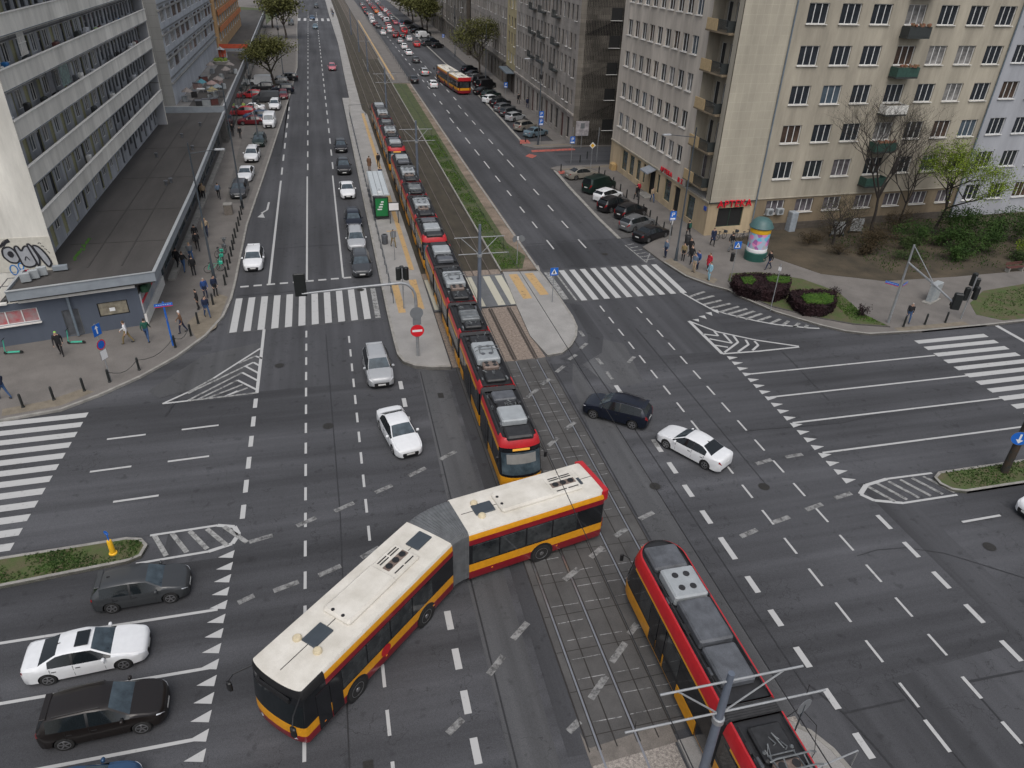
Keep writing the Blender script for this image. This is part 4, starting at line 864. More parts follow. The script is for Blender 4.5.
def make_tram(seed=1, front_style=0):
    root = empty('tram')
    Ls = [8.5, 4.2, 4.6, 4.2, 8.5] if D_TRAM else [5.5, 6.3, 4.0, 6.3, 5.5]; x = 0; st = [front_style, 2, 1, 2, front_style]
    for i, L in enumerate(Ls):
        if i < 4: tram_module(root, x, L, i == 0, True, seed * 10 + i, st[i])
        else:
            b = tram_module(root, x, L, True, True, seed * 10 + i, st[i]); b.location.x = -(x + L); b.rotation_euler[2] = math.pi
        x += L
        if i < 4: bellows(root, x - .02, .64); x += .6
    return snapshot(root)
GT = 'red and yellow articulated trams'
TS = make_tram(1, 0)
for y, lb in ((28.0, 'front red and yellow tram of the row, its nose behind the turning bus'), (58.1, 'red and yellow tram second in the row, beside the platform shelter'), (90.1, 'red and yellow tram farthest back in the row at the platform')):
    t = copy_tree(TS); t.name = 'tram'; t.location = (8.08, y, .012); t.rotation_euler[2] = R(-90); t.scale = (1, .94, .97); tag(t, lb, 'tram', GT)
drop_tree(TS)
D_TRAM = True; TS = make_tram(5, 3)
t = TS[0]; t.scale = (1, .95, 1); t.location = (11.84, 21.15, .012); t.rotation_euler[2] = R(90); tag(t, 'red and yellow tram cut off by the bottom edge under the catenary mast', 'tram', GT)

# --- bus
B_ROWS = [(1.22, .30), (1.265, .42), (1.275, .78), (1.275, 1.22), (1.272, 2.34), (1.268, 2.62), (1.24, 2.90), (1.17, 3.0), (0.6, 3.03), (0, 3.04)]
B_RX = [.10, .02, .0, .03, .16, .18, .20, .22, .24, .24]
BMATS = [M_BRED, M_TYEL, M_BGL, M_ROOFW, M_TRIM, M_TRED]
def bus_segment(root, L, front, rear, fans=True):
    def mrow(k, xm, t):
        fr = front and t == 'n'
        if k <= 1: return 0
        if k == 2: return 1
        if k == 3: return 2
        if k == 4: return 2 if fr else 0
        if k == 5: return 4 if fr else 1
        if k == 6 and fr: return 4
        return 3
    b = shell(B_ROWS, L, .30 if front else 0, 0, .25 if rear else 0, BMATS, mrow, root, 'bus_body', nx=8, rowx=B_RX if front else None)
    n0 = .75 if front else .15
    wins = []; x = n0 + (1.35 if front else 0)
    while x + 1.25 < L - (.3 if not rear else .3): wins.append((x, x + 1.25)); x += 1.33
    side_panels(b, 'window', M_PANE, wins, 1.275, 1.28, 2.30)
    # roof equipment
    mb = MB(); mb.box((-L / 2, 0, 3.046), (L - (1.2 if front else .3), .025, .012)); mb.build('roof_seam', M_TRIM, b)
    c = 4.6 if front else 3.2
    mb = MB(); mb.rbox((-c, 0, 3.12), (2.7, 1.35, .20), .12); mb.rbox((-c - 2.0, 0, 3.10), (1.6, 1.30, .14), .10); mb.build('air_conditioning_unit', M_ROOFW, b, smooth=25)
    mb = MB(); mb.rbox((-c - 2.05, .02, 3.175), (1.25, .34, .03), .02); mb.build('fan_tray', M_EQBR, b)
    for k in range(3): mb = MB(); mb.lathe([(.15, 0), (.15, .02), (.05, .03)], 14, 0, Matrix.Translation((-c - 1.65 - k * .4, .02, 3.19))); mb.build('fan', M_TRIM, b)
    for sy in (.45, -.45, -.32):
        for k in range(2): mb = MB(); mb.box((-c - 1.75 - k * .62, sy, 3.18), (.52, .05, .02)); mb.build('vent_slot', M_TRIM, b)
    for xx in ((2.35 if front else 1.2), (c + 3.55 if front else L - 1.25)):
        mb = MB(); mb.rbox((-xx, 0, 3.06), (.95, .68, .07), .10); mb.build('roof_hatch', mat('hatch_grey', (.045, .055, .065), rough=.3, var=.1), b, smooth=30)
    for (xx, sy) in ((1.45, .5), (1.45, -.5)) if front else ((.55, .45), (.55, -.45)):
        mb = MB(); mb.lathe([(.17, 0), (.17, .08), (.12, .14), (.02, .15)], 14, 0, Matrix.Translation((-xx - .4, sy, 3.02))); mb.build('roof_ventilator', mat('ventilator_cream', (.55, .47, .32), rough=.6), b, smooth=40)
    for sy in (.25, -.25): mb = MB(); mb.lathe([(.07, 0), (.07, .03)], 10, 0, Matrix.Translation((-c + 1.2, sy, 3.21))); mb.build('roof_socket', M_TRIM, b)
    axles = (2.75, L - 1.9) if front else (L - 3.35,)
    for xx in axles:
        for sy in (1, -1):
            mb = MB(); mb.lathe([(.58, 0), (.58, .006)], 24, 0, Matrix.Translation((-xx, sy * (1.276 if sy > 0 else 1.282), .52)), axis='Y'); mb.build('wheel_arch', M_TRIM, b)
            T = Matrix.Rotation(0 if sy > 0 else math.pi, 4, 'Z')
            wb = MB(); wb.lathe([(.3, -.2), (.48, -.2), (.49, .0), (.47, .04), (.33, .05)], 24, 0, T, axis='Y'); wh = wb.build('wheel', M_TYRE, b, smooth=40, loc=(-xx, sy * 1.25, .49))
            wb = MB(); wb.lathe([(.33, .045), (.30, .055), (.22, .0), (.12, .0), (.10, .06), (.02, .07)], 20, 0, T, axis='Y'); wb.build('rim', M_RIM, wh, smooth=30)
    for xx in [1.1, 4.4, 7.4]:
        if xx < L - .3:
            for sy in (1, -1): mb = MB(); mb.box((-xx, sy * 1.285, .66), (.09, .02, .05)); mb.build('side_marker', mat('amber_lens', (.7, .2, .02), rough=.3), b)
    if front:
        mb = MB(); pts = []; n = 10
        for i in range(n + 1):
            a = R(-70 + 140 * i / n); s_ = abs(math.sin(a)) ** .75 * (1 if a > 0 else -1)
            for z, rx in ((1.26, .035), (2.28, .165)): pts.append((-rx - (.30 - rx * .3) * (1 - math.cos(a)) ** .8 + .015, 1.275 * s_, z))
        mb.add(pts, [(2 * i, 2 * i + 2, 2 * i + 3, 2 * i + 1) for i in range(n)]); mb.build('windscreen', M_GLASS, b, smooth=50)
        for sy in (1, -1):
            mb = MB(); mb.rbox((-.17, sy * .88, .62), (.14, .32, .18), .04, sy * .3); mb.build('headlight', M_HEAD, b)
            mb = MB(); mb.tube([(-.35, sy * 1.15, 2.75), (.25, sy * 1.45, 2.7), (.42, sy * 1.55, 2.45)], .025, 6); mb.rbox((.42, sy * 1.56, 2.2), (.14, .24, .42), .05); mb.build('wing_mirror', M_TRIM, b)
        mb = MB(); mb.box((-.15, 0, 2.48), (.06, 1.6, .22)); mb.build('destination_display', M_TRIM, b)
        side_panels(b, 'door', M_BGL, [(.85, 1.45), (1.5, 2.05)], 1.277, .42, 2.32, th=.012)
        mb = MB()
        for sy in (1, -1): mb.lathe([(.27, 0), (.27, .006), (.21, .007), (.21, .003)], 18, 0, Matrix.Translation((-4.4, sy * 1.282, .98)), axis='Y')
        mb.build('round_emblem', M_TRED, b)
    if rear:
        mb = MB(); mb.box((-L - .004, 0, 1.75), (.02, 1.7, .95)); mb.build('rear_window', M_PANE, b)
        mb = MB(); mb.box((-L - .004, 0, 2.68), (.02, .9, .22)); mb.build('destination_display', M_TRIM, b)
        mb = MB(); mb.prism([(-.17, -1.18), (-.17, 1.18), (.0, 1.24), (.22, 1.24), (.06, 1.1), (.06, -1.1), (.22, -1.24), (.0, -1.24)], 2.5, 3.06, 0, Matrix.Translation((-L + .10, 0, 0))); mb.build('rear_cowl', M_TRED, b)
        for sy in (1, -1): mb = MB(); mb.box((-L - .004, sy * 1.0, 1.0), (.03, .16, .55)); mb.build('tail_light', M_TAIL, b)
        mb = MB(); mb.rbox((-L + 1.2, -.45, 3.07), (.9, .7, .10), .05); mb.build('engine_cover', M_ROOFW, b)
    return b
def make_bus(front_xy, joint1, joint2, rear_xy, label):
    root = empty('articulated_bus', (*joint1, 0)); tag(root, label, 'bus', 'articulated red and yellow buses')
    J1, J2 = Vector(joint1), Vector(joint2); F_, E_ = Vector(front_xy), Vector(rear_xy)
    d1 = (F_ - J1); a1 = math.atan2(d1.y, d1.x); d2 = (J2 - E_); a2 = math.atan2(d2.y, d2.x)
    b1 = bus_segment(root, d1.length, True, False); b1.location = (*(F_ - J1), 0); b1.rotation_euler[2] = a1
    b2 = bus_segment(root, d2.length, False, True); b2.location = (*(J2 - J1), 0); b2.rotation_euler[2] = a2
    # bellows sweep between the two ends
    mb = MB(); N = 26; V = []
    t1 = -(F_ - J1).normalized(); t2 = (E_ - J2).normalized(); D = (J2 - J1).length
    for i in range(N + 1):
        t = i / N; p = (1 - t) ** 2 * Vector((0, 0)) + 2 * t * (1 - t) * (t1 * D * .5) + t * t * (J2 - J1)
        ta = (t1.lerp(t2, t)).normalized(); nn = Vector((-ta.y, ta.x)); sc = 1.0 if i % 2 == 0 else .985; w = 1.235 * sc; zt = 3.02 if i % 2 == 0 else 2.995
        for sw, z in ((-w, .4), (-w, zt - .15), (-w + .15, zt), (w - .15, zt), (w, zt - .15), (w, .4)): q = p + nn * sw; V.append((q.x, q.y, z))
    mb.add(V, [(i * 6 + k, i * 6 + k + 1, i * 6 + k + 7, i * 6 + k + 6) for i in range(N) for k in range(5)]); mb.build('bellows', M_BELL, root)
    return root
make_bus((-3.75, 16.75), (2.55, 22.9), (3.95, 23.65), (10.75, 25.15), 'articulated yellow and red bus with white roof turning across the middle of the junction')
p = at(464, 96, .5)
make_bus((24.4, 160.6), (25.2, 151.2), (25.3, 149.7), (26.0, 143.0), 'articulated yellow and red bus seen from behind, far up the right carriageway')
# ------------------------------------------------------------------ building materials
def wallmat(name, c, brick=None, var=.12, streak=.25, mortar=.7):
    streak *= .55
    m = mat(name, c, rough=.92, var=var, scale=.35, coord='Object', fine=.08, stretch=(1, 1, .25))
    N = m.node_tree.nodes; L = m.node_tree.links; b = N['Principled BSDF']; src = b.inputs['Base Color'].links[0].from_socket
    tc = N.new('ShaderNodeTexCoord'); mp = N.new('ShaderNodeMapping'); mp.inputs['Scale'].default_value = (.55, .55, .10); L.new(tc.outputs['Object'], mp.inputs['Vector'])
    nz = N.new('ShaderNodeTexNoise'); nz.inputs['Scale'].default_value = 1.0; nz.inputs['Detail'].default_value = 7; nz.inputs['Roughness'].default_value = .7; L.new(mp.outputs[0], nz.inputs['Vector'])
    mr = N.new('ShaderNodeMapRange'); mr.inputs['From Min'].default_value = .35; mr.inputs['From Max'].default_value = .65; mr.inputs['To Min'].default_value = 1 - streak; mr.inputs['To Max'].default_value = 1.06; L.new(nz.outputs['Fac'], mr.inputs['Value'])
    mx = N.new('ShaderNodeMix'); mx.data_type = 'RGBA'; mx.blend_type = 'MULTIPLY'; mx.inputs['Factor'].default_value = 1; L.new(src, mx.inputs['A']); L.new(mr.outputs[0], mx.inputs['B']); out = mx.outputs['Result']
    if brick:
        sp = N.new('ShaderNodeSeparateXYZ'); L.new(tc.outputs['Object'], sp.inputs[0]); ad = N.new('ShaderNodeMath'); ad.operation = 'ADD'; L.new(sp.outputs['X'], ad.inputs[0]); L.new(sp.outputs['Y'], ad.inputs[1])
        cb = N.new('ShaderNodeCombineXYZ'); L.new(ad.outputs[0], cb.inputs['X']); L.new(sp.outputs['Z'], cb.inputs['Y'])
        bt = N.new('ShaderNodeTexBrick'); bt.inputs['Scale'].default_value = 1; bt.inputs['Brick Width'].default_value = brick[0]; bt.inputs['Row Height'].default_value = brick[1]; bt.inputs['Mortar Size'].default_value = brick[2]; bt.offset = brick[3]
        bt.inputs['Color1'].default_value = (1, 1, 1, 1); v2 = brick[4]; bt.inputs['Color2'].default_value = (v2, v2, v2, 1); bt.inputs['Mortar'].default_value = (mortar,) * 3 + (1,); L.new(cb.outputs[0], bt.inputs['Vector'])
        m2 = N.new('ShaderNodeMix'); m2.data_type = 'RGBA'; m2.blend_type = 'MULTIPLY'; m2.inputs['Factor'].default_value = 1; L.new(out, m2.inputs['A']); L.new(bt.outputs['Color'], m2.inputs['B']); out = m2.outputs['Result']
    L.new(out, b.inputs['Base Color']); return m
W_BEIGE = wallmat('plaster_beige', (.37, .335, .27), var=.18, streak=.5); W_BEIGEP = wallmat('plaster_pinkish', (.52, .465, .40), streak=.5); W_TILE = wallmat('tiled_beige', (.37, .34, .275), (.72, .80, .02, 0, .95), mortar=1.12)
W_BASE = wallmat('base_sandstone', (.47, .37, .24), var=.2, streak=.5); W_BASED = wallmat('base_brown', (.21, .165, .11), var=.3, streak=.4)
W_WHITE = wallmat('plaster_bluegrey', (.36, .37, .40)); W_STONE = wallmat('grey_stone', (.165, .148, .125), (1.1, .5, .012, .5, .70), var=.3, streak=.4, mortar=.6); W_STONEL = wallmat('grey_stone_light', (.33, .30, .27), (1.1, .5, .012, .5, .85), var=.25, streak=.35, mortar=.7)
W_YEL = wallmat('plaster_yellow', (.38, .32, .18)); W_DARKB = wallmat('dark_brick', (.10, .085, .07), (.5, .16, .01, .5, .7), var=.3)
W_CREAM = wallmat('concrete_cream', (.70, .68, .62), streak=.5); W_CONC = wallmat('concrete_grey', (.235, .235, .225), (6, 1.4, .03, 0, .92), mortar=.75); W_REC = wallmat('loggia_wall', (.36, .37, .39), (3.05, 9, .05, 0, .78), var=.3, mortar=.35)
W_BLUE = wallmat('render_bluegrey', (.085, .10, .13), var=.1, streak=.2); W_FASC = mat('fascia_metal', (.27, .30, .33), rough=.45, metal=.2, var=.15, scale=1); W_ORNG = wallmat('panel_orange', (.48, .17, .06)); W_OCH = wallmat('render_ochre', (.42, .27, .14)); W_LBLUE = wallmat('panel_pale_blue', (.40, .42, .45))
M_ROOFT = mat('roof_felt', (.052, .048, .045), rough=.95, var=.25, scale=.5, fine=.25, stretch=(1, .25, 1)); M_WFR = mat('window_frame_white', (.66, .66, .65), rough=.45, var=.05); M_WGL = mat('window_glass', (.022, .026, .032), rough=.07, var=.7, scale=.45, spec=.6); M_SILL = mat('sill_white', (.62, .61, .58), rough=.6, var=.1)
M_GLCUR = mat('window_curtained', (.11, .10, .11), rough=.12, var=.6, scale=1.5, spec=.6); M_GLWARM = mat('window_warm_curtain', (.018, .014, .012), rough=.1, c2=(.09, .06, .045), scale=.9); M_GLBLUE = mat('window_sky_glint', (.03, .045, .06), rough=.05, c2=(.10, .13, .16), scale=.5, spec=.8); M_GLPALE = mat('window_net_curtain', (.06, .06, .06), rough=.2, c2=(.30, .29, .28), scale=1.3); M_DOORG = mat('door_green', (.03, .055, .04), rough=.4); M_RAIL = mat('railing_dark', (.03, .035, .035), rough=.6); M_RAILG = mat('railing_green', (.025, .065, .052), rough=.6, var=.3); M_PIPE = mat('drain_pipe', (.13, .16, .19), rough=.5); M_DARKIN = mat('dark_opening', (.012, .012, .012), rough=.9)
M_BRWN = mat('shutter_brown', (.10, .035, .03), rough=.6); M_LETR = mat('sign_red_letters', (.62, .01, .03), rough=.4)

M_FRG = mat('frame_grey', (.20, .19, .175), rough=.6)
M_POLEX = mat('stair_steel', (.08, .08, .085), rough=.5)
class Frame:
    """a wall plane: u along the wall, z up, n outwards"""
    def __init__(s, o, d): s.o = Vector((*o, 0)); s.d = Vector((*d, 0)).normalized(); s.n = Vector((s.d.y, -s.d.x, 0)); s.M = Matrix(((s.d.x, s.n.x, 0, s.o.x), (s.d.y, s.n.y, 0, s.o.y), (0, 0, 1, 0), (0, 0, 0, 1)))
# in Frame space: x=u, y=outward, z=up
def wall(F, u0, u1, z0, z1, holes, m, parent, name='wall', depth=.22, y=0.0):
    us = sorted({u0, u1, *[h[0] for h in holes], *[h[2] for h in holes]}); zs = sorted({z0, z1, *[h[1] for h in holes], *[h[3] for h in holes]})
    us = [u for u in us if u0 - 1e-6 <= u <= u1 + 1e-6]; zs = [z for z in zs if z0 - 1e-6 <= z <= z1 + 1e-6]; mb = MB()
    for z_a, z_b in zip(zs, zs[1:]):
        run = None
        for a, b in zip(us, us[1:]):
            cx, cz = (a + b) / 2, (z_a + z_b) / 2; hole = any(h[0] < cx < h[2] and h[1] < cz < h[3] for h in holes)
            if hole:
                if run: mb.add([(run[0], y, z_a), (run[1], y, z_a), (run[1], y, z_b), (run[0], y, z_b)], [(0, 1, 2, 3)]); run = None
            else: run = (run[0] if run else a, b)
        if run: mb.add([(run[0], y, z_a), (run[1], y, z_a), (run[1], y, z_b), (run[0], y, z_b)], [(0, 1, 2, 3)])
    for h in holes:
        a, za, b, zb = h[:4]; q = [(a, za), (b, za), (b, zb), (a, zb)]
        for i in range(4):
            p, r = q[i], q[(i + 1) % 4]; mb.add([(p[0], y, p[1]), (r[0], y, r[1]), (r[0], y - depth, r[1]), (p[0], y - depth, p[1])], [(0, 1, 2, 3)])
    mb.v = [tuple(F.M @ Vector(v)) for v in mb.v]
    return mb.build(name, m, parent)
WCACHE = {}
def window(F, a, za, b, zb, parent, muls=2, y=-.16, sill=True, gl=None, fr=None, name='window', transom=None):
    """frame mesh with mullions; sub-parts pane and sill"""
    w, h = round(b - a, 2), round(zb - za, 2); gl = gl or rnd.choice((M_WGL,) * 7 + (M_GLWARM, M_GLBLUE, M_GLCUR, M_GLPALE)); fr = fr or M_WFR
    key = (w, h, muls, sill, gl.name, fr.name, transom)
    if key not in WCACHE:
        t = .06 if w > 1.5 else .045; mb = MB(); mb.box((w / 2, 0, t / 2), (w, .07, t)); mb.box((w / 2, 0, h - t / 2), (w, .07, t)); mb.box((t / 2, 0, h / 2), (t, .07, h - 2 * t)); mb.box((w - t / 2, 0, h / 2), (t, .07, h - 2 * t))
        for k in range(1, muls + 1): mb.box((w * k / (muls + 1), .006, h / 2), (.065 if w > 1.5 else .05, .07, h - 2 * t))
        if transom: mb.box((w / 2, .003, h * transom), (w - 2 * t, .06, .06))
        fo = mb.build(name, fr)
        mb = MB(); mb.box((w / 2, -.02, h / 2), (w - .04, .03, h - .04)); po = mb.build('pane', gl, fo)
        if sill: mb = MB(); mb.box((w / 2, .13 + .04, -.035), (w + .12, .30, .05)); mb.build('sill', M_SILL, fo)
        WCACHE[key] = (fo.data, [(c.name.split('.')[0], c.data) for c in kids(fo)])
        for c in kids(fo): bpy.data.objects.remove(c)
        bpy.data.objects.remove(fo)
    fd, ch = WCACHE[key]; o = bpy.data.objects.new(name, fd); col.objects.link(o); o.parent = parent
    o.matrix_world = F.M @ Matrix.Translation((a, y, za))
    o.matrix_parent_inverse = Matrix.Identity(4) if parent is None else parent.matrix_world.inverted()
    o.matrix_basis = F.M @ Matrix.Translation((a, y, za))
    for n_, d_ in ch: c = bpy.data.objects.new(n_, d_); col.objects.link(c); c.parent = o
    return o
def fbox(F, c, d, m, parent, name, bv=0):
    mb = MB(); (mb.rbox(c, d, bv, 0, 0, F.M) if bv else mb.box(c, d, 0, 0, F.M)); return mb.build(name, m, parent)
def ftube(F, pts, r, m, parent, name): mb = MB(); mb.tube([tuple(F.M @ Vector(p)) for p in pts], r, 7); return mb.build(name, m, parent)
def roofslab(poly, z, parent, m=M_ROOFT, par=.35, wallm=None):
    mb = MB(); mb.prism(poly, z - .3, z); mb.build('roof', m, parent)
    mb = MB(); mb.ribbon(poly + [poly[0]], .25, z, z + par, side=1 if sum(poly[i][0] * poly[(i + 1) % len(poly)][1] - poly[(i + 1) % len(poly)][0] * poly[i][1] for i in range(len(poly))) > 0 else -1); mb.build('parapet', wallm or M_SILL, parent)
FONT = None
def text(s_, F, u, y, z, size, m, parent, name='sign_letters', ext=.05, spacing=1.0, up=None):
    c = bpy.data.curves.new(name, 'FONT'); c.body = s_; c.size = size; c.extrude = ext; c.space_character = spacing; c.align_x = 'LEFT'
    o = bpy.data.objects.new(name, c); col.objects.link(o)
    dg = bpy.context.evaluated_depsgraph_get(); me = bpy.data.meshes.new_from_object(o.evaluated_get(dg)); bpy.data.objects.remove(o)
    T = F.M @ Matrix.Translation((u, y, z)) @ Matrix(((1, 0, 0, 0), (0, 0, 1, 0), (0, 1, 0, 0), (0, 0, 0, 1)))
    # text lies in XY: x->u, y->z, z->outward
    me.transform(T); me.materials.clear(); me.materials.append(m); o = bpy.data.objects.new(name, me); col.objects.link(o); o.parent = parent; return o

# ================================================== beige corner building
bb = empty('apartment_building', (36, 64, 0), 0, 'beige apartment building with red pharmacy letters at its ground-floor corner', 'building')
bb.location = (0, 0, 0)
CX, CY = 35.8, 63.0
# avenue face: outward -X.  u runs from far (Y=90.4) to near (Y=63)
FA = Frame((CX, 90.4), (0, -1)); ua = lambda Y: 90.4 - Y
FL = [5.45, 8.9, 12.45, 15.85, 19.3]; TOPZ = 24.6
hol = []; 
for k in range(9):
    yc = 71.1 + 2.14 * k
    for i, z in enumerate(FL): hol.append((ua(yc + .70), z, ua(yc - .70), z + 1.68))
wall(FA, 0, ua(68.5), 3.45, TOPZ, hol, W_BEIGEP, bb)
for h in hol: window(FA, *h, bb, muls=1)
shop = [(ua(86.4), .75, ua(84.6), 3.1, 0), (ua(83.9), .75, ua(82.4), 3.1, 0), (ua(81.6), .75, ua(80.4), 3.1, 0), (ua(79.6), .9, ua(78.9), 3.1, 0), (ua(77.7), .14, ua(76.0), 3.0, 1), (ua(75.4), .9, ua(74.7), 3.0, 0), (ua(73.4), .75, ua(71.7), 3.1, 0), (ua(70.9), .14, ua(69.4), 3.0, 1), (ua(67.6), .65, ua(65.9), 3.05, 0)]
wall(FA, 0, ua(63), 0.1, 3.45, shop, W_BASE, bb, depth=.3)
M_SHOPG = mat('shop_window', (.05, .07, .075), rough=.1, var=.9, scale=2.5, spec=.6)
for h in shop:
    if h[4]: window(FA, *h[:4], bb, muls=1, y=-.25, sill=False, gl=M_DARKIN, fr=M_RAIL, name='shop_door')
    else: window(FA, *h[:4], bb, muls=0, y=-.2, sill=False, gl=M_SHOPG, fr=M_DOORG, name='shop_window', transom=.8)
fbox(FA, (ua(82.3), .06, 3.47), (16.2, .16, .14), W_BEIGE, bb, 'ledge'); fbox(FA, (ua(68.7), .06, 3.47), (11.4, .16, .14), W_BEIGE, bb, 'ledge')
mb = MB(); mb.add([(ua(77.9), .02, 3.35), (ua(75.8), .02, 3.35), (ua(75.8), 1.15, 2.95), (ua(77.9), 1.15, 2.95), (ua(77.9), .02, 3.29), (ua(75.8), .02, 3.29), (ua(75.8), 1.15, 2.80), (ua(77.9), 1.15, 2.80)], [(0, 1, 2, 3), (7, 6, 5, 4), (3, 2, 6, 7), (0, 3, 7, 4), (1, 5, 6, 2)], 0, FA.M); mb.build('awning', mat('awning_grey', (.25, .27, .3), rough=.5), bb)
text('APTEKA', FA, ua(74.7), .12, 3.58, .72, M_LETR, bb, 'sign_letters', spacing=1.22); text('B 2', FA, ua(70.2), .12, 3.58, .72, M_LETR, bb, 'sign_letters', spacing=1.2)
fbox(FA, (ua(88.2), .35, .5), (1.1, .7, 1.0), mat('entry_stone', (.40, .27, .12), rough=.8), bb, 'entry_step', .15)
fbox(FA, (ua(76.8), .6, .12), (2.4, 1.2, .22), M_KERB, bb, 'entry_step'); 
# loggia bay with balconies
FB = Frame((CX + 1.3, 68.5), (0, -1)); hb2 = [h for z in [4.6, 8.05, 11.6, 15.0, 18.45, 21.9] for h in ((.35, z + .05, 1.25, z + 2.3), (2.0, z + .05, 2.9, z + 2.3), (3.3, z + .8, 4.1, z + 2.3))]
wall(FB, 0, 4.7, 3.45, TOPZ, hb2, W_BEIGE, bb)
for h in hb2: window(FB, *h, bb, muls=0, y=-.12, sill=False, fr=M_SILL)
for Yc, d_ in ((68.5, (1, 0)), (63.8, (-1, 0))):
    F_ = Frame((CX, Yc), (1, 0)) if Yc > 68 else Frame((CX + 1.3, Yc), (-1, 0)); wall(F_, 0, 1.3, 3.45, TOPZ, [], W_BEIGE, bb)
wall(FA, ua(63.8), ua(63.0), 3.45, TOPZ, [], W_BEIGE, bb)
M_BALB = mat('balcony_ochre', (.42, .31, .17), rough=.9, var=.15)
for z in [4.55, 8.0, 11.5, 14.95, 18.4, 21.85]:
    mb = MB(); mb.box((ua(66.2), -.45, z - .07), (4.5, 1.9, .16), 0, 0, FA.M); sl = mb.build('balcony', W_BASED, bb)
    mb = MB(); mb.box((ua(67.25), .47, z + .48), (2.1, .12, .96), 0, 0, FA.M); mb.build('parapet_panel', M_BALB, sl)
    mb = MB()
    for k in range(12): mb.box((ua(66.15 - .16 * k), .47, z + .48), (.05, .03, .92), 0, 0, FA.M)
    mb.box((ua(65.3), .47, z + .96), (1.9, .06, .05), 0, 0, FA.M); mb.box((ua(64.3), 0, z + .5), (.04, .95, .9), 0, 0, FA.M); mb.build('railing', M_RAIL, sl)
fbox(FB, (2.35, .62, 3.4), (4.75, 1.35, .1), M_SILL, bb, 'balcony_floor')
# south face
ang = .045
FS = Frame((CX, CY), (1, ang))
hs_ = []; colsX = [42.35, 45.8, 49.15, 53.0, 56.7, 60.15, 63.6]
for i, z in enumerate(FL):
    for j, x in enumerate(colsX): hs_.append((x - CX, z, x - CX + 2.1, z + 1.68, j))
wall(FS, 5.25, 30.6, 3.55, TOPZ, [h[:4] for h in hs_], W_BEIGE, bb)
wall(FS, 0, 5.25, 3.45, TOPZ, [], W_TILE, bb, y=.12, name='wall'); fbox(FS, (5.25, .06, (3.45 + TOPZ) / 2), (.02, .12, TOPZ - 3.45), W_BEIGE, bb, 'wall_return')
for h in hs_: window(FS, *h[:4], bb)
g_holes = [(x - CX, 1.95, x - CX + 2.1, 3.3) for x in colsX]
wall(FS, 5.25, 30.6, .1, 3.55, g_holes, W_BASED, bb)
for h in g_holes: window(FS, *h, bb, gl=M_GLCUR)
sh = [(1.15, .9, 4.0, 2.85)]
wall(FS, 0, 5.25, .1, 3.45, sh, W_BASE, bb, y=.0); window(FS, *sh[0], bb, muls=1, sill=False, gl=M_DARKIN, fr=M_DOORG, name='shop_window')
text('APTEKA', FS, .85, .20, 2.98, .98, M_LETR, bb, 'sign_letters', spacing=1.12, ext=.06)
fbox(FS, (2.6, .10, 3.47), (5.3, .22, .10), M_RAIL, bb, 'ledge'); fbox(FS, (18, .05, 3.56), (25.2, .10, .08), W_BEIGE, bb, 'ledge'); fbox(FS, (18, .03, .5), (25.0, .06, .8), W_DARKB, bb, 'plinth')
ftube(FS, [(5.15, .22, .1), (5.15, .22, 3.4), (5.15, .22, TOPZ)], .075, M_PIPE, bb, 'drain_pipe'); ftube(FS, [(30.5, .12, .1), (30.5, .12, TOPZ)], .075, M_PIPE, bb, 'drain_pipe')
for u in (6.75, 7.95): 
    fbox(FS, (u + .15, .30, 2.25), (.75, .42, .62), M_EQW, bb, 'air_conditioner', .04); mb = MB(); mb.lathe([(.23, 0), (.23, .01)], 16, 0, FS.M @ Matrix.Translation((u + .15, .515, 2.25)) , axis='Y'); mb.build('fan_grille', M_EQG, bb)
fbox(FS, (9.75, .4, 1.05), (.75, .8, 2.2), mat('shed_grey_metal', (.27, .30, .33), rough=.5, var=.2), bb, 'cellar_entrance', .05)
fbox(FA, (ua(63.55), .05, 2.75), (.5, .06, .4), mat('sign_blue', (.02, .07, .35), rough=.4), bb, 'street_number_plate')
# balconies on the south face
for i, z in enumerate(FL + [22.75]):
    if i == 0: pass
    rm_ = [M_RAILG, M_RAILG, M_SILL, M_RAILG, M_RAIL, M_RAIL][i]; zz = z - .95
    mb = MB(); mb.box((53.0 - CX + 1.05, .55, zz - .05), (2.5, 1.1, .14), 0, 0, FS.M); sl = mb.build('balcony', M_RAIL, bb)
    mb = MB(); mb.box((53.0 - CX + 1.05, 1.08, zz + .45), (2.5, .04, .82), 0, 0, FS.M); mb.box((53.0 - CX - .18, .55, zz + .45), (.04, 1.0, .82), 0, 0, FS.M); mb.box((53.0 - CX + 2.28, .55, zz + .45), (.04, 1.0, .82), 0, 0, FS.M); mb.build('railing', rm_, sl)
    mb = MB()
    for k in range(26): mb.box((53.0 - CX + rnd.uniform(0, 2.1), 1.05 + rnd.uniform(-.12, .12), zz + .92 + rnd.uniform(0, .18)), (.16, .14, .16), rnd.random() * 3, 0, FS.M)
    if i in (1, 3, 4): mb.build('flower_box', mat('balcony_flowers', (.06, .10, .03), rough=.9, c2=(.35, .12, .10), scale=6), sl)
roofslab([(CX, CY), (CX, 90.4), (CX + 30, 90.4), (CX + 30.6, CY + 1.4)], TOPZ + .02, bb, wallm=W_BEIGE)
F_ = Frame((CX + 30.6, 90.4), (-1, 0)); wall(F_, 0, 30.6, .1, TOPZ, [], W_BEIGE, bb)
# inner dark core so nothing is hollow
mb = MB(); mb.prism([(CX + 1.9, CY + 1.0), (CX + 1.9, 89.8), (CX + 30, 89.8), (CX + 30, CY + 2.2)], .1, TOPZ - .3); mb.build('core', M_DARKIN, bb)

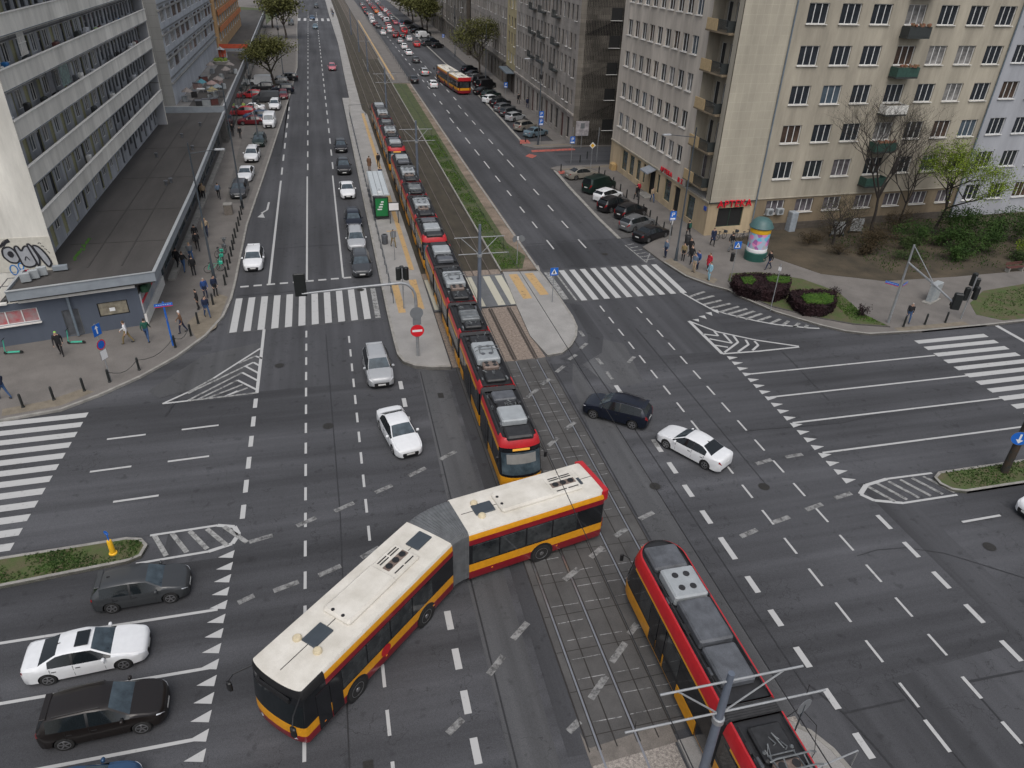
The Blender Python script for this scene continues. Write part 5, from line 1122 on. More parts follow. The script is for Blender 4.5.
# blue-grey neighbour
nb = empty('apartment_building', (0, 0, 0), 0, 'pale blue-grey apartment building right of the beige one, behind the trees', 'building')
FN = Frame((CX + 30.6, CY + 30.6 * ang), (1, ang)); hn = [(x, z + .1, x + 2.1, z + 1.78) for x in (.85, 4.3, 7.8, 11.3, 14.8, 18.3) for z in [1.9] + FL]
wall(FN, 0, 24, 0.1, 23.6, hn, W_WHITE, nb)
for h in hn: window(FN, *h, nb)
FN2 = Frame((CX + 54.6, 66), (0, 1)); wall(FN2, 0, 24, .1, 23.6, [], W_WHITE, nb)
roofslab([(CX + 30.7, CY + 1.6), (CX + 30.7, 90), (CX + 54.5, 90), (CX + 54.5, CY + 2.8)], 23.6, nb, wallm=W_WHITE)

# ================================================== grey stone corner building and its row
def plain_block(label, p0, p1, depth, H, wm, floors, z0, dz, wpitch, wsize, basem, baseh, muls=1, south=None, cat='building', name='tenement_building', doors=True, fr=None, sw=True):
    """face from far point p0 to near point p1 along the avenue (outward -X side)"""
    e = empty(name, (0, 0, 0), 0, label, cat)
    p0, p1 = Vector(p0), Vector(p1); d = (p1 - p0); F = Frame(p0, d); Lw = d.length; hs = []; n = int((Lw - .8) / wpitch); off = (Lw - n * wpitch) / 2 + (wpitch - wsize[0]) / 2
    for i in range(floors):
        for k in range(n): hs.append((off + k * wpitch, z0 + i * dz, off + k * wpitch + wsize[0], z0 + i * dz + wsize[1] * (1.25 if (i == 1 and wsize[1] < 2.2) else 1)))
    wall(F, 0, Lw, baseh, H, hs, wm, e)
    for h in hs[:96]: window(F, *h, e, muls=muls, fr=fr or (M_WFR if rnd.random() < .3 else M_FRG), sill=rnd.random() < .4)
    bh = [(off + k * wpitch * 1.5, .14 if k % 3 == 1 else .7, off + k * wpitch * 1.5 + 1.5, baseh - .7) for k in range(int(n / 1.5))] if doors else []
    wall(F, 0, Lw, .1, baseh, bh, basem, e, depth=.3)
    for k, h in enumerate(bh): window(F, *h, e, muls=0, y=-.22, sill=False, gl=M_BRWN if k % 3 == 1 else M_WGL, fr=M_RAIL, name='shop_door' if k % 3 == 1 else 'shop_window')
    fbox(F, (Lw / 2, .12, baseh), (Lw, .3, .28), basem, e, 'cornice'); fbox(F, (Lw / 2, .2, H - .2), (Lw, .5, .4), basem, e, 'cornice')
    ux = Vector((-d.y, d.x)).normalized(); ux = ux if ux.x > 0 else -ux
    q0, q1 = p0 + ux * depth, p1 + ux * depth
    F2 = Frame(p1, ux); h2 = [(u, 6.3 + i * 3.35, u + 1.5, 6.3 + i * 3.35 + 1.5) for u in ((4.25, 11.5) if sw else ()) for i in range(floors)] + ([(4.3, 2.2, 5.9, 3.7)] if sw else [])
    wall(F2, 0, depth, .1, H, h2, south or wm, e)
    for h in h2: window(F2, *h, e, muls=1)
    F3 = Frame(q0, -ux); wall(F3, 0, depth, .1, H, [], south or wm, e)
    roofslab([tuple(p0), tuple(p1), tuple(q1), tuple(q0)], H + .01, e, wallm=wm)
    mb = MB(); mb.prism([tuple(p0 + ux * .8), tuple(p1 + ux * .8), tuple(q1), tuple(q0)], .1, H - .3); co = mb.build('core', M_DARKIN, e)
    return e, F, Lw
g1, FG, LG_ = plain_block('grey stone tenement on the corner of the side street', (35.3, 141.5), (34.0, 101.3), 22, 24.5, W_STONEL, 5, 5.4, 3.55, 2.15, (1.05, 1.95), W_STONEL, 4.3, 0, W_STONE)
for i in range(1, 5):
    for u in (14, 20.4, 29.1):
        mb = MB(); mb.box((u, .4, 5.1 + i * 3.55), (2.6, .8, .12), 0, 0, FG.M); sl = mb.build('balcony', M_RAIL, g1)
        mb = MB()
        for k in range(14): mb.box((u - 1.25 + k * .19, .78, 5.6 + i * 3.55), (.04, .03, .9), 0, 0, FG.M)
        mb.box((u, .78, 6.05 + i * 3.55), (2.6, .05, .05), 0, 0, FG.M); mb.build('railing', M_RAIL, sl)
mb = MB(); mb.box((1.4, -.03, 2.5), (1.9, .1, 2.0), 0, 0, Frame((34.0, 101.3), (1, -.03)).M @ Matrix.Translation((0, .12, 0))); mb.build('poster_board', mat('poster_pale', (.35, .33, .34), rough=.5, var=.5, scale=1.5), g1)
y1, FY, _ = plain_block('narrow yellow tenement with a shop canopy between grey ones', (36.2, 152.5), (35.5, 141.6), 18, 23.5, W_YEL, 6, 5.2, 3.1, 3.2, (1.6, 1.7), W_DARKB, 4.0, 1, W_YEL, sw=False)
fbox(FY, (6.0, .9, 3.9), (8.5, 1.8, .25), M_PIPE, y1, 'canopy', .05)
plain_block('grey tenement with slender windows beyond the yellow one', (37.6, 198), (36.3, 152.7), 20, 24, W_STONEL, 5, 5.4, 3.4, 2.6, (1.1, 1.9), W_STONE, 4.4, 0, W_DARKB, sw=False)
plain_block('dark grey tenement projecting behind the far street trees', (38.0, 240), (36.6, 198.3), 20, 25, W_STONE, 5, 5.6, 3.6, 3.2, (1.3, 2.1), W_STONE, 4.6, 0, W_DARKB, sw=False)
plain_block('farthest grey tenement at the top of the right pavement', (39.3, 330), (38.4, 240.3), 20, 25, W_STONEL, 5, 5.6, 3.6, 3.6, (1.3, 2.0), W_STONE, 4.6, 0, W_DARKB, sw=False)
# something stands behind the side street
plain_block('grey tenement deep in the side street behind the stone corner', (56.3, 122), (56.3, 101.3), 20, 22, W_STONE, 5, 5.4, 3.5, 3.0, (1.2, 1.8), W_STONE, 4.3, 0, W_STONE, sw=False)

# ================================================== left slab with loggias
lb_ = empty('apartment_building', (0, 0, 0), 0, 'long cream slab block with open loggias, graffiti on its end wall', 'building')
LX = -19.15; Y0, Y1 = 53.0, 100.5; FLN = [4.3, 7.05, 10.0, 12.85, 15.75, 18.65, 21.55, 24.45]; TB = 28.0
FE = Frame((LX, Y0), (0, 1))   # east face: d=+Y -> n=(1,0)
recess = 1.1
for i, z in enumerate(FLN):
    if i == 0: continue
    mb = MB(); mb.box((23.75, .0, z + .56), (47.3, .13, 1.14), 0, 0, FE.M); pb = mb.build('balcony_parapet', W_CREAM, lb_)
    mb = MB(); mb.box((23.75, .02, z + 1.155), (47.3, .22, .05), 0, 0, FE.M); mb.build('coping', M_SILL, pb)
    mb = MB(); mb.box((23.75, -recess / 2, z - .06), (47.3, recess, .14), 0, 0, FE.M); mb.build('loggia_floor', W_CREAM, lb_)
    mb = MB(); mb.box((23.75, .03, z - .03), (47.4, .10, .05), 0, 0, FE.M); mb.build('drip_edge', M_PIPE, pb)
hw = []
for i, z in enumerate(FLN[:-1]):
    u = .8
    while u < 46: hw.append((u, z + .05, u + .85, z + 2.15, 'd')); hw.append((u + 1.3, z + .95, u + 2.35, z + 2.15, 'w')); u += 2.98
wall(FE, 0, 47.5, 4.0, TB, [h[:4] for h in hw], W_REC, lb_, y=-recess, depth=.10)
M_DOORY = mat('door_pale_yellow', (.30, .29, .17), rough=.6, var=.1); M_DOORW = mat('door_pale', (.42, .43, .45), rough=.6, var=.1)
for k, h in enumerate(sorted(hw, key=lambda h: (h[1] > 19, h[0]))[:98]):
    window(FE, *h[:4], lb_, muls=0 if h[4] == 'd' else 1, y=-recess - .08, sill=False, gl=rnd.choice((M_DOORY, M_DOORY, M_DOORW, M_WGL, M_DARKIN)) if h[4] == 'd' else rnd.choice((M_WGL, M_GLPALE, M_GLBLUE)), fr=M_SILL if h[4] == 'w' else M_DOORY, name='door' if h[4] == 'd' else 'window')
mb = MB()
for h in sorted(hw, key=lambda h: (h[1] > 19, h[0]))[98:]: mb.box(((h[0] + h[2]) / 2, -recess - .1, (h[1] + h[3]) / 2), (h[2] - h[0], .04, h[3] - h[1]), 0, 0, FE.M)
tag(mb.build('windows', M_WGL, lb_), kind='stuff')
for u in (.10, 47.4):
    mb = MB(); mb.box((u, -recess / 2 - .02, (4.1 + TB) / 2), (.16, recess - .1, TB - 4.1), 0, 0, FE.M); mb.build('partition', W_REC, lb_)
# things on the loggias
M_STUFFB = mat('plastic_blue', (.02, .15, .4), rough=.5); M_PINK = mat('cloth_pink', (.6, .12, .2), rough=.8); M_LIME = mat('cloth_lime', (.3, .45, .1), rough=.8)
for (u, fl, m_, w_, h_) in [(rnd.uniform(1, 46), rnd.choice((2, 3, 3, 4, 4, 5)), rnd.choice((M_RAIL, M_SILL, M_EQD, M_BRWN, M_EQB, M_DOORW)), rnd.uniform(.3, .9), rnd.uniform(.3, .65)) for _ in range(34)] + list(((3.2, 4, M_STUFFB, .5, .5), (8.4, 3, M_RAIL, .7, .4), (27, 4, M_LIME, .3, .3), (37, 4, M_STUFFB, .5, 1.0), (41, 3, M_SILL, .4, .5), (20, 2, M_RAIL, .8, .5), (15, 1, M_SILL, .6, .5), (31, 5, M_PINK, .35, 1.9))):
    fbox(FE, (u, -.5, FLN[fl] + .05 + h_ / 2 + (.75 if h_ < .7 else 0)), (w_, .35, h_ + (.0)), m_, lb_, 'stored_item', .05)
mb = MB()
for k in range(9): mb.box((5.2 + k * .16, -.02, FLN[5] - .75), (.03, .03, 1.5), 0, 0, FE.M)
mb.box((5.9, -.02, FLN[5] - .75), (1.5, .04, .04), 0, 0, FE.M); mb.build('window_grille', M_SILL, lb_)
mb = MB(); mb.box((9.3, -.03, FLN[4] - .8), (1.2, .03, 1.5), 0, 0, FE.M); mb.build('lattice_screen', M_EQD, lb_)
mb = MB(); mb.box((13, -.03, FLN[4] - .8), (2.2, .03, 1.5), 0, 0, FE.M); mb.build('glazed_screen', mat('teal_glass', (.10, .17, .17), rough=.15, var=.5), lb_)
# end wall (south)
FW = Frame((LX - 14, Y0), (1, 0)); wall(FW, 0, 14.08, 0.1, TB, [], W_CREAM, lb_); wall(Frame((LX, Y1), (-1, 0)), 0, 14, 4.0, TB, [], W_CREAM, lb_)
fbox(FW, (10.0, .02, 5.35), (8.2, .03, 2.4), mat('whitewash_patch', (.50, .48, .42), rough=.9, var=.08), lb_, 'painted_patch')
roofslab([(LX, Y0), (LX, Y1), (LX - 14, Y1), (LX - 14, Y0)], TB, lb_, wallm=W_CREAM)
mb = MB(); mb.prism([(LX - 1.7, Y0 + .2), (LX - 1.7, Y1 - .2), (LX - 13.8, Y1 - .2), (LX - 13.8, Y0 + .2)], 4.0, TB - .3); mb.build('core', M_DARKIN, lb_)
# graffiti: generic bubble strokes
M_GRA = mat('spray_black', (.015, .015, .02), rough=.7); M_GRF = mat('spray_grey', (.30, .31, .33), rough=.7, var=.15, scale=3); M_GRB = mat('spray_blue', (.03, .16, .42), rough=.7); M_GRR = mat('spray_red', (.5, .03, .08), rough=.7)
def stroke(pts, w, m, name, y=.045, closed=False, fill=None):
    pts = [(10.95 + (a - 7.5) * .515, 4.42 + (b - gz + .6) * .78) for a, b in pts]; w *= .95
    P = [Vector((a, b)) for a, b in pts]; S_ = []
    n = len(P); rng = range(n if closed else n - 1)
    for i in rng:
        p0, p1, p2, p3 = P[(i - 1) % n if closed else max(i - 1, 0)], P[i % n], P[(i + 1) % n], P[(i + 2) % n if closed else min(i + 2, n - 1)]
        for k in range(6): t = k / 6; S_.append(.5 * ((2 * p1) + (p2 - p0) * t + (2 * p0 - 5 * p1 + 4 * p2 - p3) * t * t + (3 * p1 - p0 - 3 * p2 + p3) * t ** 3))
    S_.append(P[0] if closed else P[-1]); mb = MB()
    if fill: f = MB(); f.add([tuple(FW.M @ Vector((q.x, y - .006, q.y))) for q in S_[:-1]], [tuple(range(len(S_) - 1))]); f.build('graffiti_fill', fill, lb_)
    for i in range(len(S_) - 1):
        a, b = S_[i], S_[i + 1]; d = (b - a); 
        if d.length < 1e-5: continue
        nn = Vector((-d.y, d.x)).normalized() * w / 2; yy = y + (i % 3) * .0008; mb.add([tuple(FW.M @ Vector((q.x, yy, q.y))) for q in (a + nn, b + nn, b - nn, a - nn)], [(0, 1, 2, 3)])
    mb.build(name, m, lb_)
# positions: u measured from the left end of the end wall
gz = 5.1
stroke([(7.5, gz + .6), (7.7, gz + 1.2), (8.5, gz + 1.35), (9.0, gz + 1.0), (9.3, gz + .3), (8.9, gz - .1), (8.2, gz - .05), (7.8, gz + .2)], .13, M_GRA, 'graffiti_outline', closed=True, fill=M_GRF)
stroke([(8.15, gz + .75), (8.5, gz + .95), (8.7, gz + .65), (8.4, gz + .45)], .12, M_GRA, 'graffiti_outline', y=.055, closed=True, fill=M_GRA)
stroke([(9.1, gz + 1.25), (9.5, gz + 1.4), (9.8, gz + .95), (10.2, gz + 1.3), (10.7, gz + 1.3), (11.2, gz + .3), (11.0, gz - .35), (10.2, gz - .55), (9.5, gz - .35), (9.3, gz + .3)], .13, M_GRA, 'graffiti_outline', y=.06, closed=True, fill=M_GRF)
stroke([(10.7, gz + 1.45), (11.1, gz + 1.4), (11.6, gz + .2), (11.3, gz - .5), (11.1, gz + .1)], .13, M_GRA, 'graffiti_outline', y=.07, closed=True, fill=M_GRF)
stroke([(11.3, gz + 1.35), (11.9, gz + 1.3), (12.5, gz + .7), (12.9, gz - .2), (12.5, gz - .6), (12.1, gz - .2), (11.7, gz + .5)], .13, M_GRA, 'graffiti_outline', y=.08, closed=True, fill=M_GRF)
stroke([(9.9, gz + .1), (10.15, gz + .45), (10.45, gz + .1)], .06, M_GRA, 'graffiti_outline', y=.09)
for k in range(4): stroke([(12.0 + k * .28, gz + 1.55 - k * .25), (12.2 + k * .26, gz + 1.62 - k * .3), (12.35 + k * .24, gz + 1.5 - k * .3)], .05, M_GRA, 'graffiti_dashes')
stroke([(6.7, gz + 1.9), (7.6, gz + 1.45), (8.2, gz + 1.8), (8.8, gz + 1.95)], .28, M_GRA, 'graffiti_streak')
for (cx_, cz_, r_) in ((8.2, gz - .75, .45), (9.15, gz - .45, .3), (9.1, gz - .95, .25)): stroke([(cx_ + r_ * math.cos(a), cz_ + r_ * math.sin(a)) for a in (0, 1, 2, 3, 4, 5)], .09, M_GRB, 'graffiti_loops', closed=True)
stroke([(8.2, gz - 1.3), (8.8, gz - 1.1), (8.4, gz - 1.6), (9.1, gz - 1.45)], .10, M_GRR, 'graffiti_scribble'); stroke([(9.4, gz - .9), (9.9, gz - .8), (9.7, gz - 1.2), (10.1, gz - 1.1)], .09, M_GRR, 'graffiti_scribble')
# air-conditioning boxes by the end wall
for k in range(3): o = MB().rbox((-20.5 + k * .36, 50.9 + k * .5, 4.55), (.6, .28, .6), .04, R(20)).build('air_conditioning_unit', M_EQW); tag(o, '%s pale air-conditioning unit in the row below the graffiti' % ('first', 'middle', 'last')[k], 'air conditioner', 'air conditioners on the low roof')

# ================================================== low shop building
ls = empty('shop_building', (0, 0, 0), 0, 'long low shop building with flat dark roof and blue-grey end wall', 'building')
FSL = Frame((-30, 48.1), (15.9, 3.5)); LS_ = 16.28
def uS(X): return (X + 30) / 15.9 * LS_
hsl = [(uS(-22.9), 1.6, uS(-19.9) - .3, 2.6), (uS(-18.9), .15, uS(-17.9), 2.1), (uS(-17.2) + .45, 1.2, uS(-14.9), 2.25)]
wall(FSL, 0, LS_, .1, 3.1, hsl, W_BLUE, ls, depth=.15)
window(FSL, *hsl[0], ls, muls=2, y=-.1, gl=mat('poster_window', (.30, .28, .28), rough=.4, c2=(.4, .08, .09), scale=2.2), fr=M_WFR); window(FSL, *hsl[1], ls, muls=0, y=-.1, sill=False, gl=M_EQD, fr=M_EQG, name='door')
window(FSL, *hsl[2], ls, muls=0, y=-.1, sill=False, gl=mat('board_stained', (.14, .12, .09), rough=.9, c2=(.32, .29, .22), scale=2.5), fr=M_DARKIN, name='boarded_window')
fbox(FSL, (12.7, .2, 3.32), (7.0, .5, .22), M_SILL, ls, 'soffit', .03); fbox(FSL, (4.2, .0, 3.16), (8.6, .3, .12), M_SILL, ls, 'coping'); fbox(FSL, (uS(-18.3), .25, 1.9), (.16, .16, 3.4), M_PIPE, ls, 'drain_pipe', .03)
FEL = Frame((-14.1, 51.6), (-.0, 1))
shp = [(1.0 + 4.1 * k, .5, 4.5 + 4.1 * k, 2.7) for k in range(13)]
wall(FEL, 0, 56.2, .1, 3.5, shp, mat('shop_dark', (.10, .095, .09), rough=.7, var=.3), ls, depth=.1)
for h in shp: window(FEL, *h, ls, muls=2, y=-.07, sill=False, gl=M_SHOPG, fr=M_EQD, name='shop_window')
fbox(FEL, (3.6, .06, 1.75), (7.2, .10, 1.5), mat('mural_pale', (.40, .38, .38), rough=.8, c2=(.22, .26, .30), scale=1.2, var=.3), ls, 'painted_panel'); fbox(FEL, (3.7, .13, 1.9), (7.4, .06, .22), mat('red_stripe', (.45, .02, .04), rough=.6), ls, 'red_band'); fbox(FEL, (3.6, .1, .55), (7.2, .16, .8), M_SILL, ls, 'plinth'); fbox(FEL, (.9, .35, 2.75), (1.3, .5, .5), mat('dark_green_awning', (.02, .07, .035), rough=.7), ls, 'green_awning', .1)
fbox(FEL, (30, .55, .2), (44, .55, .22), M_KERB, ls, 'ramp_edge')
RZ = 4.15
rp_ = [(-21.2, 49.25), (-12.75, 51.2), (-12.75, 70), (-13.3, 107.5), (-20.2, 107.5), (-34, 107.5), (-34, 53.1), (-21.2, 53.1)]
mb = MB(); mb.prism(rp_, 3.5, RZ); mb.build('roof', M_ROOFT, ls)
mb = MB(); mb.ribbon([(-21.2, 53.1), (-21.2, 49.25), (-12.75, 51.2), (-12.75, 70), (-13.3, 107.5)], .14, 3.62, RZ + .14, side=-1); mb.build('roof_fascia', W_FASC, ls)
mb = MB(); mb.ribbon([(-21.2, 53.1), (-21.2, 49.25), (-12.75, 51.2), (-12.75, 70), (-13.3, 107.5)], .24, RZ + .14, RZ + .18, side=-.8); mb.build('roof_edge_flashing', mat('flashing', (.42, .44, .45), rough=.4, metal=.3, var=.1), ls)
mb = MB()
for x in (-15.1, -17.3): mb.box((x, 80, RZ + .012), (.10, 54, .02))
for y in (58, 66, 76, 88): mb.box((-16.3, y, RZ + .010), (6.6, .07, .018))
mb.build('roof_seams', mat('felt_seam', (.035, .032, .03), rough=.9), ls)
for x, y in ((-14.9, 74), (-15.2, 73.2), (-16.5, 93), (-15.2, 99), (-17.8, 84), (-14.6, 87)): mb = MB(); mb.lathe([(.12, 0), (.12, .35), (.2, .36), (.2, .45), (.03, .5)], 10, 0, Matrix.Translation((x, y, RZ))); mb.build('roof_vent', M_EQD, ls)
mb = MB(); mb.box((-18.9, 52.7, RZ + .25), (.9, .35, .3), R(10)); mb.build('roof_box', W_FASC, ls)
# moss tuft line
mb = MB()
for k in range(70): x, y = -18.55 + rnd.gauss(0, .07), 54.5 + rnd.random() * 4.5; mb.add([(x - .06, y, RZ + .01), (x + .06, y, RZ + .01), (x, y + .03, RZ + .1 + rnd.random() * .1)], [(0, 1, 2)])
tag(mb.build('moss', mat('moss', (.05, .13, .02), rough=.9)), 'green moss strip on the dark flat roof', 'moss', kind='stuff')
# fire stairs / dark yard at far left
e = empty('fire_stairs', (0, 0, 0), 0, 'dark steel stairs in the yard at the left edge below the graffiti', 'stairs')
for k in range(7): MB().box((-24.6 + k * .42, 51.3, .5 + k * .42), (.5, 1.4, .06)).build('step', M_EQB, e)
for yy in (50.6, 52.0):
    mb = MB(); mb.tube([(-24.8, yy, 1.3), (-22.0, yy, 4.1), (-21.4, yy, 4.1)], .03, 6); mb.tube([(-24.8, yy, .4), (-22.0, yy, 3.2), (-21.4, yy, 3.2)], .05, 6); mb.build('handrail', M_POLEX, e)

# ================================================== middle terrace building and second slab
def low_block(label, poly, z, wm, fasc, roofm):
    e = empty('shop_building', (0, 0, 0), 0, label, 'building'); mb = MB(); mb.prism(poly, .05, z - .5); mb.build('wall', wm, e)
    mb = MB(); mb.prism([(x, y) for x, y in poly], z - .5, z); mb.build('roof', roofm, e)
    mb = MB(); mb.ribbon(poly[:3], .15, z - .65, z + .35, side=-1); mb.build('roof_fascia', fasc, e); mb = MB(); mb.ribbon(poly[:3], .22, z + .35, z + .40, side=-.8); mb.build('roof_edge_flashing', MATS['flashing'], e)
    for k in range(int((poly[2][1] - poly[1][1]) / 5)):
        mb = MB(); mb.box((poly[1][0] + .02 + (poly[2][0] - poly[1][0]) * (k * 5 + 3) / (poly[2][1] - poly[1][1]), poly[1][1] + 3 + k * 5, 1.7), (.12, 3.6, 2.2)); mb.build('shop_window', M_SHOPG, e)
    return e
e2 = low_block('terrace roof building in the middle of the left row, crowded with planters and chairs', [(-34, 107.9), (-13.3, 107.9), (-14.0, 168), (-34, 168)], 4.5, MATS['shop_dark'], W_FASC, mat('terrace_floor', (.16, .155, .15), rough=.9, var=.2, scale=1, fine=.2))
e3 = low_block('farthest low flat-roofed building of the left row', [(-34, 168.4), (-14.1, 168.4), (-15.6, 268), (-34, 268)], 4.6, MATS['shop_dark'], W_FASC, M_ROOFT)
o = MB().box((-15.9, 138, 4.51), (4.0, 58, .04)).build('terrace_strip', M_ROOFT, e2)
s2b = empty('apartment_building', (0, 0, 0), 0, 'second slab block with grey end wall and pale blue framed windows', 'building')
F2_ = Frame((-19.6, 110.8), (0, 1)); hs2 = [(u, z, u + 3.6, z + 1.9) for u in [1.2 + 4.9 * k for k in range(11)] for z in (8.6, 11.5, 14.4, 17.3, 20.2, 23.1)]
wall(F2_, 0, 55, 4.5, 26.5, hs2, W_LBLUE, s2b, depth=.22)
for h in hs2[:98]: window(F2_, *h, s2b, muls=3, y=-.15, sill=False, fr=mat('frame_brown', (.20, .14, .11), rough=.6) if rnd.random() < .4 else M_WFR)
for z in (7.3, 10.2, 13.1, 16.0, 18.9, 21.8): fbox(F2_, (27.5, .12, z + .62), (55, .1, .14), M_EQG, s2b, 'railing'); fbox(F2_, (27.5, .10, z - .05), (55.2, .3, .18), W_CONC, s2b, 'floor_edge')
wall(Frame((-33.6, 110.8), (1, 0)), 0, 14, 4.5, 26.5, [], W_CONC, s2b); mb = MB(); mb.prism([(-19.9, 111.2), (-19.9, 165.6), (-33.4, 165.6), (-33.4, 111.2)], 4.5, 26.2); mb.build('core', M_DARKIN, s2b); roofslab([(-19.6, 110.8), (-19.6, 165.8), (-33.6, 165.8), (-33.6, 110.8)], 26.5, s2b, wallm=W_CONC)
ob = empty('apartment_building', (0, 0, 0), 0, 'ochre block with orange balcony bands at the top left', 'building')
F3_ = Frame((-19.0, 166.3), (0, 1)); hs3 = [(u, z, u + 3.4, z + 1.6) for u in [1.4 + 5 * k for k in range(10)] for z in (6.2, 9.1, 12, 14.9, 17.8, 20.7)]
wall(F3_, 0, 52, 4.6, 25, hs3, W_OCH, ob, depth=.22)
for h in hs3: window(F3_, *h, ob, muls=2, y=-.15, sill=False)
for z in (7.9, 10.8, 13.7, 16.6, 19.5): fbox(F3_, (26.5, .35, z + .55), (50, .12, .95), W_ORNG, ob, 'balcony_band')
wall(Frame((-33, 166.3), (1, 0)), 0, 14, 4.6, 25, [], W_OCH, ob); roofslab([(-19.0, 166.3), (-19.0, 218.3), (-33, 218.3), (-33, 166.3)], 25, ob, wallm=W_OCH)
mb = MB(); mb.prism([(-19.3, 166.7), (-19.3, 218), (-32.8, 218), (-32.8, 166.7)], 4.6, 24.7); mb.build('core', M_DARKIN, ob)
# backdrop city blocks beyond the avenue (behind trees)
for i, (x, y, w_, d_, h_, lb) in enumerate(((-60, 470, 60, 20, 22, 'long pale block far beyond the left end of the avenue'), (62, 470, 60, 20, 24, 'long pale block far beyond the right end of the avenue'), (-75, 330, 50, 16, 20, 'pale block far behind the ochre building'))):
    e = empty('distant_building', (0, 0, 0), 0, lb, 'building'); mb = MB(); mb.box((x, y, h_ / 2), (w_, d_, h_)); mb.build('wall', W_CREAM, e); mb = MB(); mb.box((x, y, h_ + .3), (w_ + .6, d_ + .6, .6)); mb.build('roof', M_ROOFT, e)
    mb = MB()
    for zz in range(3, int(h_) - 1, 3): mb.box((x, y - d_ / 2 - .03, zz), (w_ - 2, .1, 1.4))
    mb.build('window_band', M_WGL, e)
# ------------------------------------------------------------------ street furniture
M_POLED = mat('pole_dark', (.035, .045, .055), rough=.5, var=.1); M_POLEG = mat('pole_galvanised', (.30, .31, .32), rough=.45, metal=.4, var=.15); M_MAST = mat('mast_bluegrey', (.11, .13, .165), rough=.5, var=.12)
M_SBLUE = mat('sign_blue_face', (.01, .12, .50), rough=.4, var=.03); M_SWH = mat('sign_white', (.72, .72, .72), rough=.4, var=.03); M_SRED = mat('sign_red', (.62, .015, .025), rough=.4, var=.03); M_SYEL = mat('sign_yellow', (.75, .42, .02), rough=.4, var=.03); M_SBACK = mat('sign_back_grey', (.16, .17, .18), rough=.5, var=.1); M_BOLL = mat('bollard_black', (.012, .014, .014), rough=.45)
M_LAMPH = mat('lamp_head', (.27, .28, .29), rough=.4)
def FM(x, y, z, rz=0): return Matrix.Translation((x, y, z)) @ Matrix.Rotation(rz, 4, 'Z')
def lamp_post(x, y, h, arm, label, z0=.12, head=True, box=True):
    e = empty('street_lamp', (x, y, z0), 0, label, 'street lamp', 'dark street lamps along the avenue')
    mb = MB(); mb.tube([(0, 0, 0), (0, 0, 1.2), (0, 0, 1.25), (0, 0, h)], [.13, .12, .085, .05], 10); mb.build('pole', M_POLED, e, smooth=50)
    if arm: mb = MB(); mb.tube([(0, 0, h - .8), (arm, 0, h - .55)], .035, 6); mb.build('arm', M_POLED, e); mb = MB(); mb.rbox((arm + (.3 if arm > 0 else -.3), 0, h - .53), (.75, .26, .12), .05); mb.build('lamp_head', M_LAMPH, e)
    if box: mb = MB(); mb.lathe([(.16, 0), (.2, .1), (.2, .5), (.13, .6)], 10, 0, Matrix.Translation((0, 0, h * .74))); mb.build('speaker_drum', M_TRIM, e)
    mb = MB(); mb.lathe([(.2, 0), (.2, .06), (.14, .1)], 10); mb.build('base_plate', M_POLED, e); return e
lamp_post(-10.3, 59.7, 10.9, 1.9, 'dark lamp post nearest the junction on the left pavement, among the rental bikes', box=False)
lamp_post(-9.4, 78.5, 12.2, -1.7, 'tall dark lamp post at the inner end of the bollard row', box=False)
lamp_post(-9.2, 106, 11.3, 0, 'dark post with a drum rising among the parked cars on the left', box=True)
lamp_post(30.1, 57.2, 11.8, -2.3, 'dark lamp post beside the people waiting at the right zebra crossing', box=False)
lamp_post(29.3, 102.4, 11.9, -1.8, 'dark lamp post with blue parking signs on the side street corner')
lamp_post(31.5, 150, 11.5, 0, 'dark lamp post next to the black vans on the right')
lamp_post(33.2, 196, 11.5, 1.5, 'far dark lamp post in front of the dark grey tenement')
lamp_post(-7.6, 165, 11.5, 0, 'dark post standing behind the roadside tree on the left')
